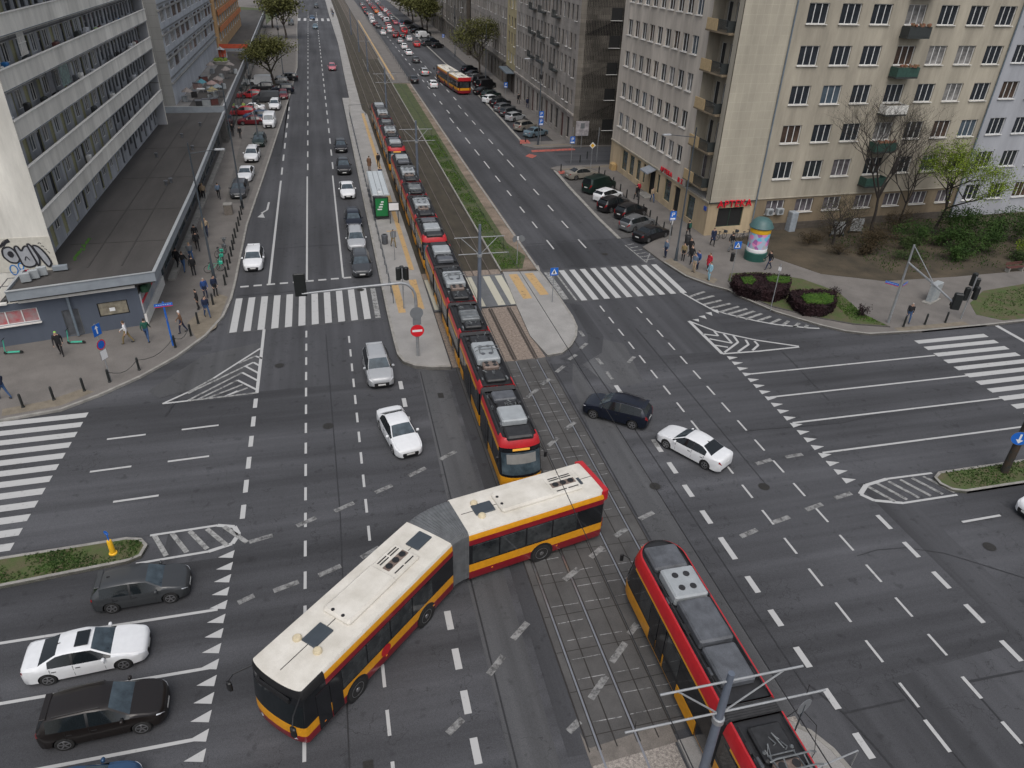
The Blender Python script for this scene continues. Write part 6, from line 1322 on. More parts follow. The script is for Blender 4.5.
# signs: a flat plate with pole; face direction given in degrees
def disc(mb, r, y, mi=0, n=24, M=None, cx=0, cz=0): mb.add([(cx + r * math.cos(2 * math.pi * k / n), y, cz + r * math.sin(2 * math.pi * k / n)) for k in range(n)], [tuple(range(n))], mi, M)
def rect(mb, w_, h_, y, mi=0, cx=0, cz=0, M=None): mb.add([(cx - w_ / 2, y, cz - h_ / 2), (cx + w_ / 2, y, cz - h_ / 2), (cx + w_ / 2, y, cz + h_ / 2), (cx - w_ / 2, y, cz + h_ / 2)], [(0, 1, 2, 3)], mi, M)
def poly(mb, P, y, mi=0, M=None): mb.add([(a, y, b) for a, b in P], [tuple(range(len(P)))], mi, M)
def plate(kind, parent, z, face=0, dx=0, y0=-.05, size=1.0):
    """plates face -Y before turning by face degrees"""
    mats = [M_SBACK, M_SBLUE, M_SWH, M_SRED, M_SYEL, M_TRIM]; mb = MB(); T = Matrix.Rotation(R(face), 4, 'Z') @ Matrix.Translation((dx, 0, z)) @ Matrix.Scale(size, 4); y = y0 - .012; s = .001
    if kind in ('crossing', 'blue_square', 'parking', 'roadname'):
        w_, h_ = {'crossing': (.66, .66), 'blue_square': (.62, .75), 'parking': (.66, .9), 'roadname': (1.15, .28)}[kind]
        mb.box((0, y0, 0), (w_, .02, h_), 0, 0, T); rect(mb, w_ - .02, h_ - .02, y - s, 1, M=T)
        if kind == 'crossing': poly(mb, [(-.25, -.22), (.25, -.22), (0, .24)], y - 2 * s, 2, T); poly(mb, [(-.03, -.16), (.10, -.17), (.03, -.02), (.05, .06), (-.03, .10), (-.06, -.02), (-.11, -.17), (-.08, -.18)], y - 3 * s, 5, T)
        if kind == 'parking': rect(mb, .10, .38, y - 2 * s, 2, -.10, .12, T); rect(mb, .26, .08, y - 2 * s, 2, .0, .27, T); rect(mb, .08, .20, y - 2 * s, 2, .12, .19, T); rect(mb, .26, .08, y - 2 * s, 2, .0, .11, T); rect(mb, .5, .16, y - 2 * s, 2, 0, -.30, T)
        if kind == 'blue_square': rect(mb, .10, .5, y - 2 * s, 2, 0, 0, T); poly(mb, [(-.15, .1), (.15, .1), (0, .3)], y - 3 * s, 2, T)
        if kind == 'roadname': rect(mb, 1.13, .05, y - 2 * s, 3, 0, -.11, T); [rect(mb, .09, .035, y - 2 * s, 2, -.42 + .14 * k, .02, T) for k in range(7)]
        me_name = {'crossing': 'crossing_sign', 'parking': 'parking_sign', 'roadname': 'street_name_sign'}.get(kind, 'blue_sign')
    elif kind == 'noentry': mb.lathe([(.40, -.01), (.40, .01)], 24, 0, T @ Matrix.Translation((0, y0, 0)), axis='Y'); disc(mb, .39, y - s, 3, M=T); rect(mb, .58, .14, y - 2 * s, 2, M=T); me_name = 'no_entry_sign'
    elif kind == 'noparking': mb.lathe([(.34, -.01), (.34, .01)], 24, 0, T @ Matrix.Translation((0, y0, 0)), axis='Y'); disc(mb, .33, y - s, 3, M=T); disc(mb, .26, y - 2 * s, 1, M=T); me_name = 'round_sign'
    elif kind == 'keep': mb.lathe([(.42, -.01), (.42, .01)], 24, 0, T @ Matrix.Translation((0, y0, 0)), axis='Y'); disc(mb, .41, y - s, 1, M=T); rect(mb, .10, .4, y - 2 * s, 2, 0, .08, T); poly(mb, [(-.17, -.08), (.02, -.32), (.19, -.08)], y - 3 * s, 2, T); me_name = 'keep_right_sign'
    elif kind == 'back_round': mb.lathe([(.42, -.01), (.42, .01)], 24, 0, T @ Matrix.Translation((0, y0, 0)), axis='Y'); me_name = 'sign_back'
    elif kind == 'back_rect': mb.box((0, y0, 0), (.62, .02, .72), 0, 0, T); me_name = 'sign_back'
    elif kind == 'priority': mb.add([(-.42, y0, 0), (0, y0, -.42), (.42, y0, 0), (0, y0, .42)], [(0, 1, 2, 3)], 2, T); poly(mb, [(-.27, 0), (0, -.27), (.27, 0), (0, .27)], y - s, 4, T); poly(mb, [(-.42, 0), (0, .42), (.42, 0), (0, -.42)], y0 + .01, 0, T); me_name = 'priority_sign'
    elif kind == 'white': mb.box((0, y0, 0), (.5, .02, .62), 0, 0, T); rect(mb, .48, .6, y - s, 2, M=T); me_name = 'white_sign'
    return mb.build(me_name, mats, parent)
def post(x, y, h, label, plates=(), m=None, r=.035, z0=.12, cat='road sign', group=None, lean=0):
    e = empty('sign_post', (x, y, z0), 0, label, cat, group); mb = MB(); mb.tube([(0, 0, 0), (0, 0, h)], r, 8); mb.build('pole', m or M_POLEG, e)
    for p in plates: plate(p[0], e, p[1], *p[2:])
    return e
post(-14.8, 43.7, 4.0, 'leaning-looking grey post with blue flag-like sign and round red-rimmed sign on the left corner', [('blue_square', 3.6, 60), ('noparking', 2.6, 60), ('white', 1.9, 60)])
post(-11.75, 47.9, 3.3, 'blue post with two street name plates beside the black bollards', [('roadname', 3.1, 10), ('roadname', 2.1, -70, 0, -.05, .6)], m=M_SBLUE, r=.06)
post(-21.7, 44.6, 2.6, 'blue post at the left edge behind the man in dark jacket', [('blue_square', 2.3, 90)], m=M_SBLUE, r=.06)
post(16.2, 50.3, 2.85, 'post with blue crossing sign on the nose island beside the right zebra', [('crossing', 2.65, 0)])
post(32.65, 51.6, 3.6, 'post with blue crossing sign in front of the advertising column', [('crossing', 3.4, 0)])
e = empty('pedestrian_signal', (0, 0, 0), 0, 'small black pedestrian signal on the post by the advertising column', 'traffic light'); mb = MB(); mb.rbox((32.35, 51.55, 2.5), (.28, .26, .75), .05); mb.build('signal_housing', M_TRIM, e); mb = MB(); mb.box((32.5, 51.6, 2.5), (.2, .05, .05)); mb.build('bracket', M_TRIM, e)
post(15.35, 58.6, 2.6, 'post on the verge holding a dark signal seen edge-on beside the tracks', [('back_round', 2.45, 30, -.35, 0, .7), ('back_round', 2.45, -30, .35, 0, .7), ('white', 2.45, 0, 0, -.05, .55)], z0=.1)
post(31.6, 62.0, 3.0, 'post with blue parking sign between the black sedan and the pharmacy', [('parking', 2.6, 0)])
post(29.5, 102.1, 4.6, 'post with two stacked blue parking signs under the lamp by the grey building', [('parking', 4.2, 0), ('parking', 3.2, 0)])
post(30.9, 91.8, 4.6, 'post with blue parking sign at the mouth of the side street', [('parking', 3.0, 0), ('blue_square', 4.3, 80, 0, -.05, .7)])
post(34.6, 92.2, 4.4, 'white-topped post with blue sign beside the stone corner of the side street', [('blue_square', 3.6, 80, 0, -.05, .8), ('white', 4.2, 80, 0, -.05, .6)])
post(32.4, 88.2, 3.3, 'post with yellow and white priority diamond behind the beige sedan', [('priority', 3.1, 0)])
post(32.2, 135.6, 3.2, 'post with blue parking sign among the angled cars near the bus', [('parking', 2.8, 0)])
post(33.2, 215, 3.2, 'far post with blue parking sign in front of the far parked cars', [('parking', 2.8, 0)])
post(35.0, 100.0, 3.4, 'thin grey post at the foot of the grey stone corner', [('back_rect', 3.0, 0)])
post(4.5, 72.8, 3.0, 'post with timetable board at the near end of the tram shelter', [('white', 2.5, 20)], z0=.22)
post(4.75, 61.0, 2.6, 'post with small grey plate between the shelter and the platform signals', [('back_rect', 2.4, 10, 0, 0, .8)], z0=.22)
post(33.05, 45.75, 4.0, 'slim bare grey post with a small white box in front of the dark hedge', [('white', 3.6, -60, 0, -.05, .5)], z0=.12)
# left gantry
M_SIGBK = mat('signal_black', (.010, .012, .012), rough=.5)
e = empty('traffic_signal_gantry', (4.58, 43.27, .22), 0, 'curved grey gantry over the left zebra with black signal back and no entry sign', 'traffic light')
mb = MB(); pts = [(0, 0, 0), (0, 0, 4.2)] + [(-.95 + .95 * math.cos(a), 0, 4.3 + 1.15 * math.sin(a)) for a in (.3, .6, .9, 1.2, 1.5)] + [(-3.5, 0, 5.35), (-7.1, 0, 5.15)]; mb.tube(pts, [.11] * 2 + [.09] * 5 + [.075, .06], 10); mb.build('mast_arm', M_POLEG, e, smooth=60)
mb = MB(); mb.rbox((-7.15, .05, 5.75), (.72, .16, 1.5), .05); mb.build('signal_backboard', M_SIGBK, e); mb = MB(); [mb.lathe([(.13, 0), (.14, .18), (.12, .2)], 12, 0, Matrix.Translation((-7.15, .1, 5.3 + .45 * k)), axis='Y') for k in range(3)]; mb.build('signal_lenses', M_SIGBK, e)
plate('noentry', e, 2.0, 0, 0, -.12, 1.15); plate('back_rect', e, 2.75, 0, 0, -.12, .9); plate('back_round', e, 3.3, 0, 0, -.12, 1.05)
e = empty('traffic_signal', (2.9, 50.6, .22), 0, 'pair of black traffic signals on a slim post by the yellow platform bands', 'traffic light'); e.location = (4.45, 50.9, .22)
mb = MB(); mb.tube([(0, 0, 0), (0, 0, 3.3)], .05, 8); mb.build('pole', M_POLEG, e)
for dx, dy, a in ((-.3, .05, 0), (.3, 0, 40), (0, .3, 90)): mb = MB(); mb.rbox((dx, dy, 2.9), (.34, .32, 1.0), .06, R(a)); mb.build('signal_housing', M_SIGBK, e)
# right gantry
e = empty('traffic_signal_gantry', (41.3, 42.2, .12), 0, 'grey mast with slanting arm, street name plates and black signals over the right zebra', 'traffic light')
mb = MB(); mb.tube([(0, 0, 0), (0, 0, 6.4)], [.11, .07], 10); mb.build('mast', M_POLEG, e); GA_ = at(954, 303, 4.6) - Vector((41.3, 42.2, .12)); mb = MB(); mb.tube([(0, 0, 5.0), tuple(GA_ * .5 + Vector((0, 0, 2.55))), tuple(GA_)], .07, 8); mb.build('arm', M_LAMPH, e); mb = MB(); mb.tube([(0, 0, 6.35), (GA_.x * .55, GA_.y * .55, 4.85)], .03, 6); mb.build('stay_cable', M_POLEG, e)
mb = MB(); mb.rbox((GA_.x + .2, GA_.y, 4.6), (.55, .35, 1.15), .06, R(-30)); mb.build('signal_backboard', M_SIGBK, e); mb = MB(); [mb.rbox((GA_.x + .2 + .06 * k, GA_.y + .25, 4.28 + .34 * k), (.26, .4, .28), .08) for k in range(3)]; mb.build('signal_hoods', M_SIGBK, e)
plate('roadname', e, 3.15, -55, -.6, -.12, .85); plate('roadname', e, 3.15, 30, .6, -.12, .85)
e = empty('traffic_signal', (47.67, 41.74, .12), 0, 'cluster of black signals on a short post at the right end of the zebra', 'traffic light')
mb = MB(); mb.tube([(0, 0, 0), (0, 0, 3.6)], .055, 8); mb.build('pole', M_POLEG, e)
for dx, dy, z_, a in ((-.35, .05, 2.2, 0), (.35, .1, 2.9, 50), (.1, -.35, 2.4, 90), (.05, .25, 3.3, 20)): mb = MB(); mb.rbox((dx, dy, z_), (.36, .34, 1.05), .06, R(a)); mb.build('signal_housing', M_SIGBK, e)
e = empty('electricity_cabinet', (47.8, 45.2, .13), R(25), 'pale grey switch cabinet with scribbles beside the path, right of the gantry', 'cabinet')
mb = MB(); mb.rbox((0, 0, .75), (1.2, .45, 1.5), .04); mb.build('cabinet_body', mat('cabinet_pale', (.38, .39, .38), rough=.6, c2=(.22, .25, .27), scale=3.0), e); mb = MB(); mb.rbox((0, 0, 1.56), (1.3, .55, .12), .04); mb.build('lid', M_EQW, e); mb = MB(); mb.rbox((.95, .12, .62), (.6, .4, 1.24), .04); mb.build('side_cabinet', M_EQW, e); mb = MB(); mb.box((0, 0, .03), (2.0, .7, .08)); mb.build('footing', M_KERB, e)
# right-edge dark pole with keep-right sign
e = empty('striped_mast', (35.0, 24.35, .14), 0, 'thick dark weathered mast with blue arrow sign on the right median', 'mast')
mb = MB(); mb.tube([(0, 0, 0), (0, 0, 9)], [.21, .16], 14); mb.build('pole', mat('mast_dark_posters', (.022, .030, .030), rough=.6, c2=(.06, .035, .02), scale=3), e, smooth=60); plate('keep', e, 2.4, -35, -.1, -.24, 1.0); plate('white', e, 4.4, -20, .05, -.3, 1.8)
# yellow bollard with blue keep sign, left median
e = empty('traffic_bollard', (-11.35, 27.5, .13), 0, 'yellow traffic bollard with small blue sign on the left median', 'bollard')
mb = MB(); mb.lathe([(.18, 0), (.18, .05), (.12, .08), (.11, .75), (.09, .80)], 16, 0); mb.build('body', M_SYEL, e, smooth=40); mb = MB(); mb.tube([(0, 0, .75), (0, 0, 1.35)], .03, 6); mb.build('stem', M_SBLUE, e); plate('keep', e, 1.25, -30, 0, -.04, .32)
# catenary masts
def catenary(x, y, h, arms, label, z0=.02, ring=True, base=True):
    e = empty('catenary_mast', (x, y, z0), 0, label, 'mast', 'blue-grey catenary masts between the tram tracks')
    mb = MB(); mb.tube([(0, 0, 0), (0, 0, h * .62), (0, 0, h)], [.17, .14, .10], 12); mb.build('pole', M_MAST, e, smooth=50)
    if ring: mb = MB(); mb.lathe([(.14, -.12), (.19, -.1), (.19, .1), (.14, .12)], 14, 0, Matrix.Translation((0, 0, h * .66))); mb.build('collar', M_POLEG, e)
    for (z, a, b) in arms: mb = MB(); mb.tube([(a, 0, z), (b, 0, z)], .035, 7); mb.build('cross_arm', M_LAMPH, e)
    if len(arms) > 1:
        (z1, a1, b1), (z2, a2, b2) = arms[:2]
        for q, b in ((a1 * .75, 0), (b1 * .75, 0)): mb = MB(); mb.tube([(q, 0, z1), (-.1 if q < 0 else .1, 0, z2)], .028, 6); mb.build('brace', M_LAMPH, e)
        for q in (a2 * .9, b2 * .82): mb = MB(); mb.tube([(q, 0, z2), (q, .02, z1 if abs(q) < abs(a1) + .3 else z2 + .4)], .012, 5); mb.build('hanger', M_TRIM, e)
    return e
catenary(9.96, 11.55, 6.45, [(6.1, -2.2, 2.45), (4.6, -3.1, 3.65)], 'nearest blue-grey catenary mast with pale double arms, cut off at the bottom')
catenary(10.15, 49.8, 7.0, [(6.05, -1.9, 1.85), (4.76, -1.6, 2.2)], 'blue-grey catenary mast standing at the track zebra crossing')
catenary(9.94, 86, 7.0, [(6.05, -1.9, 1.85), (4.76, -1.6, 2.2)], 'blue-grey catenary mast beside the second tram')
catenary(9.94, 127, 7.0, [(6.05, -1.9, 1.85), (4.76, -1.6, 2.2)], 'blue-grey catenary mast just beyond the last tram')
catenary(9.9, 172, 7.0, [(6.05, -1.9, 1.85)], 'catenary mast where the far tram platform begins', ring=False); catenary(9.9, 205, 7.0, [], 'slim catenary mast halfway along the far platform', ring=False); catenary(9.9, 245, 7.0, [], 'slimmest catenary mast near the far zebra crossing', ring=False)
# contact wires
mb = MB()
for cx in (8.08, 11.84): mb.tube([(cx, -10, 5.35), (cx, 11.5, 5.3), (cx + .12, 49.8, 5.3), (cx - .1, 86, 5.3), (cx, 127, 5.3), (cx, 250, 5.3)], .018, 4)
for o_ in [mb.build('contact_wires', M_TRIM)]: tag(o_, 'thin overhead contact wires above the tram tracks', 'overhead wire')
# round mirror-like dark disc on a post, bottom
e = empty('sign_post', (13.9, 12.3, .12), 0, 'thin dark post with an edge-on round sign on the bottom island', 'road sign'); mb = MB(); mb.tube([(0, 0, 0), (0, 0, 2.6)], .03, 6); mb.build('pole', M_POLED, e); plate('back_round', e, 2.5, 15, 0, 0, .8)
mb = MB(); mb.tube([(13.0, 12.2, 2.2), (14.2, 12.7, 1.9), (15.0, 12.5, .9), (14.7, 11.9, .25), (14.2, 11.6, .15)], .015, 5); tag(mb.build('loose_cable', M_TRIM), 'loose dark cable looping down onto the bottom island', 'cable')
mb = MB(); mb.tube([(12.8, 10.9, 1.0), (15.8, 11.3, 1.0)], .03, 6); [mb.tube([(x_, 10.9 + (x_ - 12.8) * .13, .1), (x_, 10.9 + (x_ - 12.8) * .13, 1.0)], .025, 6) for x_ in (12.8, 14.3, 15.8)]; tag(mb.build('guard_rail', M_POLEG), 'low grey guard rail at the bottom edge beside the tram', 'railing')
# bollards
def bollard_proto():
    e = empty('bollard', (0, 0, 0)); mb = MB(); mb.lathe([(.075, 0), (.075, .86), (.05, .93), (.02, .95)], 10); mb.build('post', M_BOLL, e, smooth=40); mb = MB(); mb.lathe([(.1, 0), (.1, .05), (.075, .07)], 10); mb.build('foot', M_BOLL, e); return snapshot(e)
BS = bollard_proto()
OW = ['first', 'second', 'third', 'fourth', 'fifth', 'sixth', 'seventh', 'eighth', 'ninth', 'tenth', 'eleventh', 'twelfth', 'thirteenth', 'fourteenth', 'fifteenth', 'sixteenth', 'seventeenth']
def boll(pts, fmt, grp, z=.12):
    for i, (x, y) in enumerate(pts): c = copy_tree(BS); c.name = 'bollard'; c.location = (x, y, z); c.rotation_euler[2] = rnd.random(); tag(c, fmt % OW[i], 'bollard', grp)
boll([(-9.25, 58.0), (-9.3, 59.7), (-9.3, 61.3), (-9.3, 62.8), (-9.3, 64.4), (-9.3, 66.0), (-9.35, 67.6), (-9.35, 69.2), (-9.3, 70.9), (-9.3, 72.6), (-9.3, 74.4), (-9.3, 76.1), (-9.3, 77.8)], '%s black bollard from the stop line in the straight kerb row', 'black bollards along the left kerb')
boll([(-9.8, 54.3), (-10.5, 51.1), (-10.75, 49.2), (-11.55, 47.6), (-13.35, 44.8)], '%s black bollard round the left corner, counted from the zebra', 'black bollards round the left corner')
boll([(-14.85, 43.55), (-16.1, 42.7), (-17.6, 41.95), (-19.1, 41.4)], '%s lone black bollard left of the leaning signpost', 'black bollards left of the signpost')
boll([(32.5, 63.6), (32.3, 65.0), (32.3, 66.8), (32.4, 68.8), (32.5, 70.9), (33.0, 73.5), (32.7, 76.3), (32.8, 78.6), (33.0, 81.5), (33.0, 84.6), (32.9, 86.4)], '%s black bollard from the zebra along the beige building', 'black bollards by the beige building')
boll([(42.0, 41.35), (44.0, 41.4), (45.9, 41.4)], '%s black bollard from the gantry at the right zebra', 'black bollards at the right zebra')
boll([(32.3, 92.2), (33.9, 94.0), (28.4, 88.1), (27.9, 104.2)], '%s black bollard at the mouth of the side street', 'black bollards in the side street')
drop_tree(BS)
# chains on the corner bollards
for i, (a, b) in enumerate((((-10.75, 49.2), (-11.55, 47.6)), ((-11.55, 47.6), (-13.35, 44.8)), ((-13.35, 44.8), (-14.85, 43.55)))):
    mb = MB(); A_, B_ = Vector(a), Vector(b); mb.tube([(*(A_.lerp(B_, t)), .85 - .45 * math.sin(math.pi * t)) for t in (0, .2, .4, .6, .8, 1)], .018, 5); tag(mb.build('chain', M_BOLL), '%s of the three sagging chains between the left corner bollards' % ('rightmost', 'middle', 'leftmost')[i], 'chain', 'chains between the corner bollards')
# platform shelter
e = empty('tram_shelter', (4.6, 76.5, .22), 0, 'tram shelter with ribbed pale roof and green advertising panel', 'shelter')
mb = MB(); mb.rbox((0, 0, 2.55), (1.75, 8.8, .14), .03); mb.build('roof', mat('shelter_roof', (.42, .45, .46), rough=.4, var=.1), e); mb = MB(); [mb.box((dx, 0, 2.63), (.04, 8.8, .03)) for dx in (-.8, -.27, .27, .8)]; mb.build('roof_ribs', M_EQD, e)
for dy in (-4.2, -1.4, 1.4, 4.2): mb = MB(); mb.tube([(-.75, dy, 0), (-.75, dy, 2.5)], .05, 6); mb.build('post', M_POLED, e)
mb = MB(); mb.box((-.78, 0, 1.3), (.03, 8.4, 1.9)); mb.build('back_glass', M_PANE, e); mb = MB(); mb.rbox((0, -4.3, 1.25), (1.4, .14, 2.1), .03); mb.build('advertising_frame', M_SIGBK, e)
mb = MB(); mb.box((0, -4.385, 1.3), (1.2, .02, 1.8)); mb.build('advertising_poster', mat('poster_green', (.012, .17, .05), rough=.3, var=.1), e); mb = MB(); [mb.box((.1 * k - .2, -4.40, 1.1 + .25 * k), (.45 - .06 * k, .015, .12)) for k in range(4)]; mb.build('poster_shapes', M_SWH, e); mb = MB(); mb.box((-.35, 0, .5), (.4, 5, .06)); mb.build('bench', M_EQD, e)
e = empty('information_board', (5.7, 70.9, .22), 0, 'pale lit timetable board on legs in front of the shelter', 'board'); mb = MB(); mb.rbox((0, 0, 1.7), (1.1, .16, .9), .04); mb.build('board', M_SIGBK, e); mb = MB(); mb.box((0, -.09, 1.72), (.95, .02, .72)); mb.build('timetable', M_SWH, e); [MB().tube([(dx, 0, 0), (dx, 0, 1.3)], .04, 6).build('leg', M_POLED, e) for dx in (-.4, .4)]
# platform railing
mb = MB(); P_ = [(3.75, y, 1.2) for y in range(52, 124, 2)]; mb.tube(P_, .022, 5); mb.tube([(x, y, .75) for x, y, z in P_], .018, 5)
for x, y, z in P_[::1]: mb.tube([(x, y, .2), (x, y, 1.2)], .022, 5)
mb.tube([(3.75, 124, .2), (3.75, 124, 1.9), (6.3, 124.5, 1.9), (6.3, 124.5, .2)], .03, 5)
tag(mb.build('platform_railing', M_POLED), 'long thin dark railing along the road side of the tram platform', 'railing')
mb = MB(); P_ = [(17.1 + (y - 158) * .004, y, 1.2) for y in range(158, 300, 4)]; mb.tube(P_, .03, 5); [mb.tube([(x, y, .2), (x, y, 1.2)], .03, 5) for x, y, z in P_]; mb.tube([(13.8, 158, .2), (13.8, 158, 1.9), (17.0, 158, 1.9), (17.0, 158, .2)], .03, 5); tag(mb.build('platform_railing', M_POLED), 'thin railing of the far tram stop beside the jam', 'railing')
def bin_(x, y, z, label, m): e = empty('litter_bin', (x, y, z), 0, label, 'litter bin'); mb = MB(); mb.lathe([(.24, 0), (.28, .1), (.30, .85), (.26, .92)], 12); mb.build('body', m, e, smooth=40); mb = MB(); mb.lathe([(.18, .925), (.18, .93)], 12); mb.build('opening', M_DARKIN, e)
bin_(4.25, 65.2, .22, 'grey litter bin on the platform next to the person in beige', M_EQD); bin_(33.0, 60.9, .12, 'dark litter bin beside the lamp by the pharmacy', M_EQB)
e = empty('concrete_planter', (-10.55, 76.5, .12), 0, 'square concrete litter bin at the far end of the bollard row', 'litter bin'); mb = MB(); mb.rbox((0, 0, .5), (.8, .8, 1.0), .05); mb.build('body', mat('planter_concrete', (.16, .14, .12), rough=.9, var=.2, scale=5), e); mb = MB(); mb.rbox((0, 0, 1.04), (.86, .86, .08), .03); mb.build('rim', M_KERB, e)
# advertising column
AC_ = at(754.5, 258.5, .12); e = empty('advertising_column', (round(AC_.x, 2), round(AC_.y, 2), .12), 0, 'round advertising column with green dome and colourful posters', 'advertising column')
mb = MB(); mb.lathe([(1.02, 0), (1.02, .75), (.92, .82)], 28); mb.build('base', mat('column_green', (.015, .075, .06), rough=.5, var=.1), e, smooth=30)
def poster_mat():
    m = bpy.data.materials.new('poster_mix'); m.use_nodes = True; N = m.node_tree.nodes; L = m.node_tree.links; b = N['Principled BSDF']; b.inputs['Roughness'].default_value = .5
    tc = N.new('ShaderNodeTexCoord'); vo = N.new('ShaderNodeTexVoronoi'); vo.inputs['Scale'].default_value = 2.6; L.new(tc.outputs['Object'], vo.inputs['Vector']); sp = N.new('ShaderNodeSeparateColor'); L.new(vo.outputs['Color'], sp.inputs[0])
    rp = N.new('ShaderNodeValToRGB'); rp.color_ramp.interpolation = 'CONSTANT'; E_ = rp.color_ramp.elements; E_[0].color = (.36, .44, .56, 1); E_[0].position = 0; E_[1].position = .35; E_[1].color = (.34, .12, .33, 1)
    for p, c in ((.55, (.40, .39, .41, 1)), (.7, (.15, .45, .62, 1)), (.85, (.66, .25, .45, 1))): q = E_.new(p); q.color = c
    L.new(sp.outputs[0], rp.inputs['Fac']); L.new(rp.outputs[0], b.inputs['Base Color']); return m
mb = MB(); mb.lathe([(.92, .80), (.92, 3.05)], 28); mb.build('posters', poster_mat(), e, smooth=30); mb = MB(); mb.lathe([(.925, 2.6), (.935, 2.62), (.935, 3.05), (.925, 3.07)], 28); mb.build('poster_header', M_SYEL, e, smooth=30); mb = MB(); mb.lathe([(.93, .82), (.935, .84), (.935, 1.15), (.93, 1.16)], 28); mb.build('poster_footer', M_SWH, e, smooth=30)
mb = MB(); mb.lathe([(1.06, 3.06), (1.10, 3.14), (1.0, 3.3), (.85, 3.62), (.55, 3.88), (.2, 3.98), (.03, 4.0)], 28); mb.build('dome', mat('dome_green', (.05, .11, .11), rough=.45, var=.1), e, smooth=40)
# bench
e = empty('park_bench', (60.5, 49.4, .13), R(3), 'wooden bench by the path at the right edge', 'bench'); mb = MB(); [mb.box((0, .14 * k, .45), (1.9, .1, .05)) for k in range(3)]; mb.build('seat', M_BRWN, e); mb = MB(); [mb.box((0, .42, .65 + .15 * k), (1.9, .04, .1)) for k in range(2)]; mb.build('backrest', M_BRWN, e); [MB().box((dx, .15, .22), (.08, .45, .44)).build('leg', M_KERB, e) for dx in (-.8, .8)]
# rental scooters and bikes
M_MINT = mat('mint_green', (.04, .42, .28), rough=.4)
def scooter(x, y, a, label):
    e = empty('kick_scooter', (x, y, .13), R(a), label, 'scooter', 'green rental scooters'); mb = MB(); mb.rbox((0, 0, .16), (.75, .15, .06), .02); mb.build('deck', M_MINT, e); mb = MB(); mb.tube([(.42, 0, .12), (.50, 0, .3), (.38, 0, 1.08)], .03, 8); mb.build('stem', M_MINT, e); mb = MB(); mb.tube([(.38, -.24, 1.1), (.38, .24, 1.1)], .02, 6); mb.build('handlebar', M_TRIM, e)
    for xx in (-.46, .5): mb = MB(); mb.lathe([(.11, -.025), (.12, 0), (.11, .025)], 14, 0, Matrix.Translation((xx, 0, .12)), axis='Y'); mb.build('wheel', M_TYRE, e)
scooter(-18.1, 49.3, 175, 'green rental scooter parked by the grey hatch of the blue wall'); scooter(-21.7, 48.5, 178, 'green rental scooter parked under the poster window'); 
def bike(x, y, a, m, label):
    e = empty('bicycle', (x, y, .13), R(a), label, 'bicycle', 'bicycles parked on the pavement')
    mb = MB(); [mb.tube(p, .022, 6) for p in ([(-.5, 0, .34), (-.15, 0, .3), (.35, 0, .75), (-.25, 0, .72), (-.15, 0, .3)], [(-.5, 0, .34), (-.27, 0, .85)], [(.52, 0, .34), (.36, 0, .95)], [(-.25, 0, .72), (-.5, 0, .34)])]; mb.build('frame', m, e)
    mb = MB(); mb.tube([(.30, -.28, .98), (.38, 0, .98), (.30, .28, .98)], .018, 6); mb.build('handlebar', M_TRIM, e); mb = MB(); mb.rbox((-.28, 0, .88), (.26, .14, .06), .03); mb.build('saddle', M_TRIM, e); mb = MB(); mb.rbox((.6, 0, .78), (.28, .32, .22), .04); mb.build('basket', m, e)
    for xx in (-.5, .52):
        mb = MB(); n = 20; mb.tube([(xx + .31 * math.cos(2 * math.pi * k / n), 0, .34 + .31 * math.sin(2 * math.pi * k / n)) for k in range(n + 1)], .02, 5); wh = mb.build('wheel', M_TYRE, e); mb = MB(); [mb.tube([(xx, 0, .34), (xx + .3 * math.cos(k), 0, .34 + .3 * math.sin(k))], .004, 3) for k in range(8)]; mb.build('spokes', M_RIM, wh)
for i, (x, y, a) in enumerate(((-10.0, 62.2, 80), (-10.35, 60.9, 15), (-9.9, 63.4, 100), (-10.2, 64.6, 60), (-10.0, 66.2, 95))): bike(x, y, a, M_MINT if i < 3 else M_EQG, ('mint green rental bike right at the lamp post base', 'mint green bike lying crosswise nearest the junction', 'mint green bike beside the kerb bollards', 'grey bike behind the mint green ones', 'farthest grey bike by the kerb bollards')[i])
for i, (x, y, a) in enumerate(((36.9, 61.6, 20), (38.2, 61.4, 35), (39.4, 61.2, 10))): bike(x, y, a, M_POLED, ('dark bicycle leaning left under the pharmacy window', 'middle dark bicycle under the pharmacy window', 'dark bicycle nearest the advertising column')[i])
# terrace clutter on the middle low roof
cl = [(-16.5, 109.6, 'k', M_EQB), (-15.6, 110.5, 'b', M_EQW), (-14.8, 111.0, 'b', M_BRWN), (-15.0, 113.5, 'u', mat('cloth_straw', (.20, .17, .09), rough=.8)), (-14.6, 116, 'u', M_LBL := mat('cloth_bluegrey', (.16, .19, .21), rough=.8)), (-15.6, 119, 'u', mat('cloth_rose', (.24, .17, .16), rough=.8)), (-15.2, 123, 'u', mat('cloth_sand', (.18, .16, .15), rough=.8)), (-15.8, 128, 'b', MATS['cloth_rose']), (-15.0, 133, 'u', MATS['cloth_sand']), (-14.8, 138, 'u', MATS['cloth_sand']), (-18.2, 113, 'u', MATS['cloth_sand']), (-18.0, 117, 'b', M_TRIM), (-17.2, 120.5, 'u', mat('cloth_teal', (.05, .17, .21), rough=.7)), (-18.4, 124, 'b', MATS['cloth_rose']), (-18.2, 130, 'b', M_BRWN), (-17.8, 138, 'u', MATS['cloth_sand']), (-17.5, 150, 'g', None), (-18.2, 158, 'u', M_EQW)]
nm = {'k': 'kitchen cart', 'b': 'crate', 'u': 'parasol', 'g': 'planter'}; used = {}
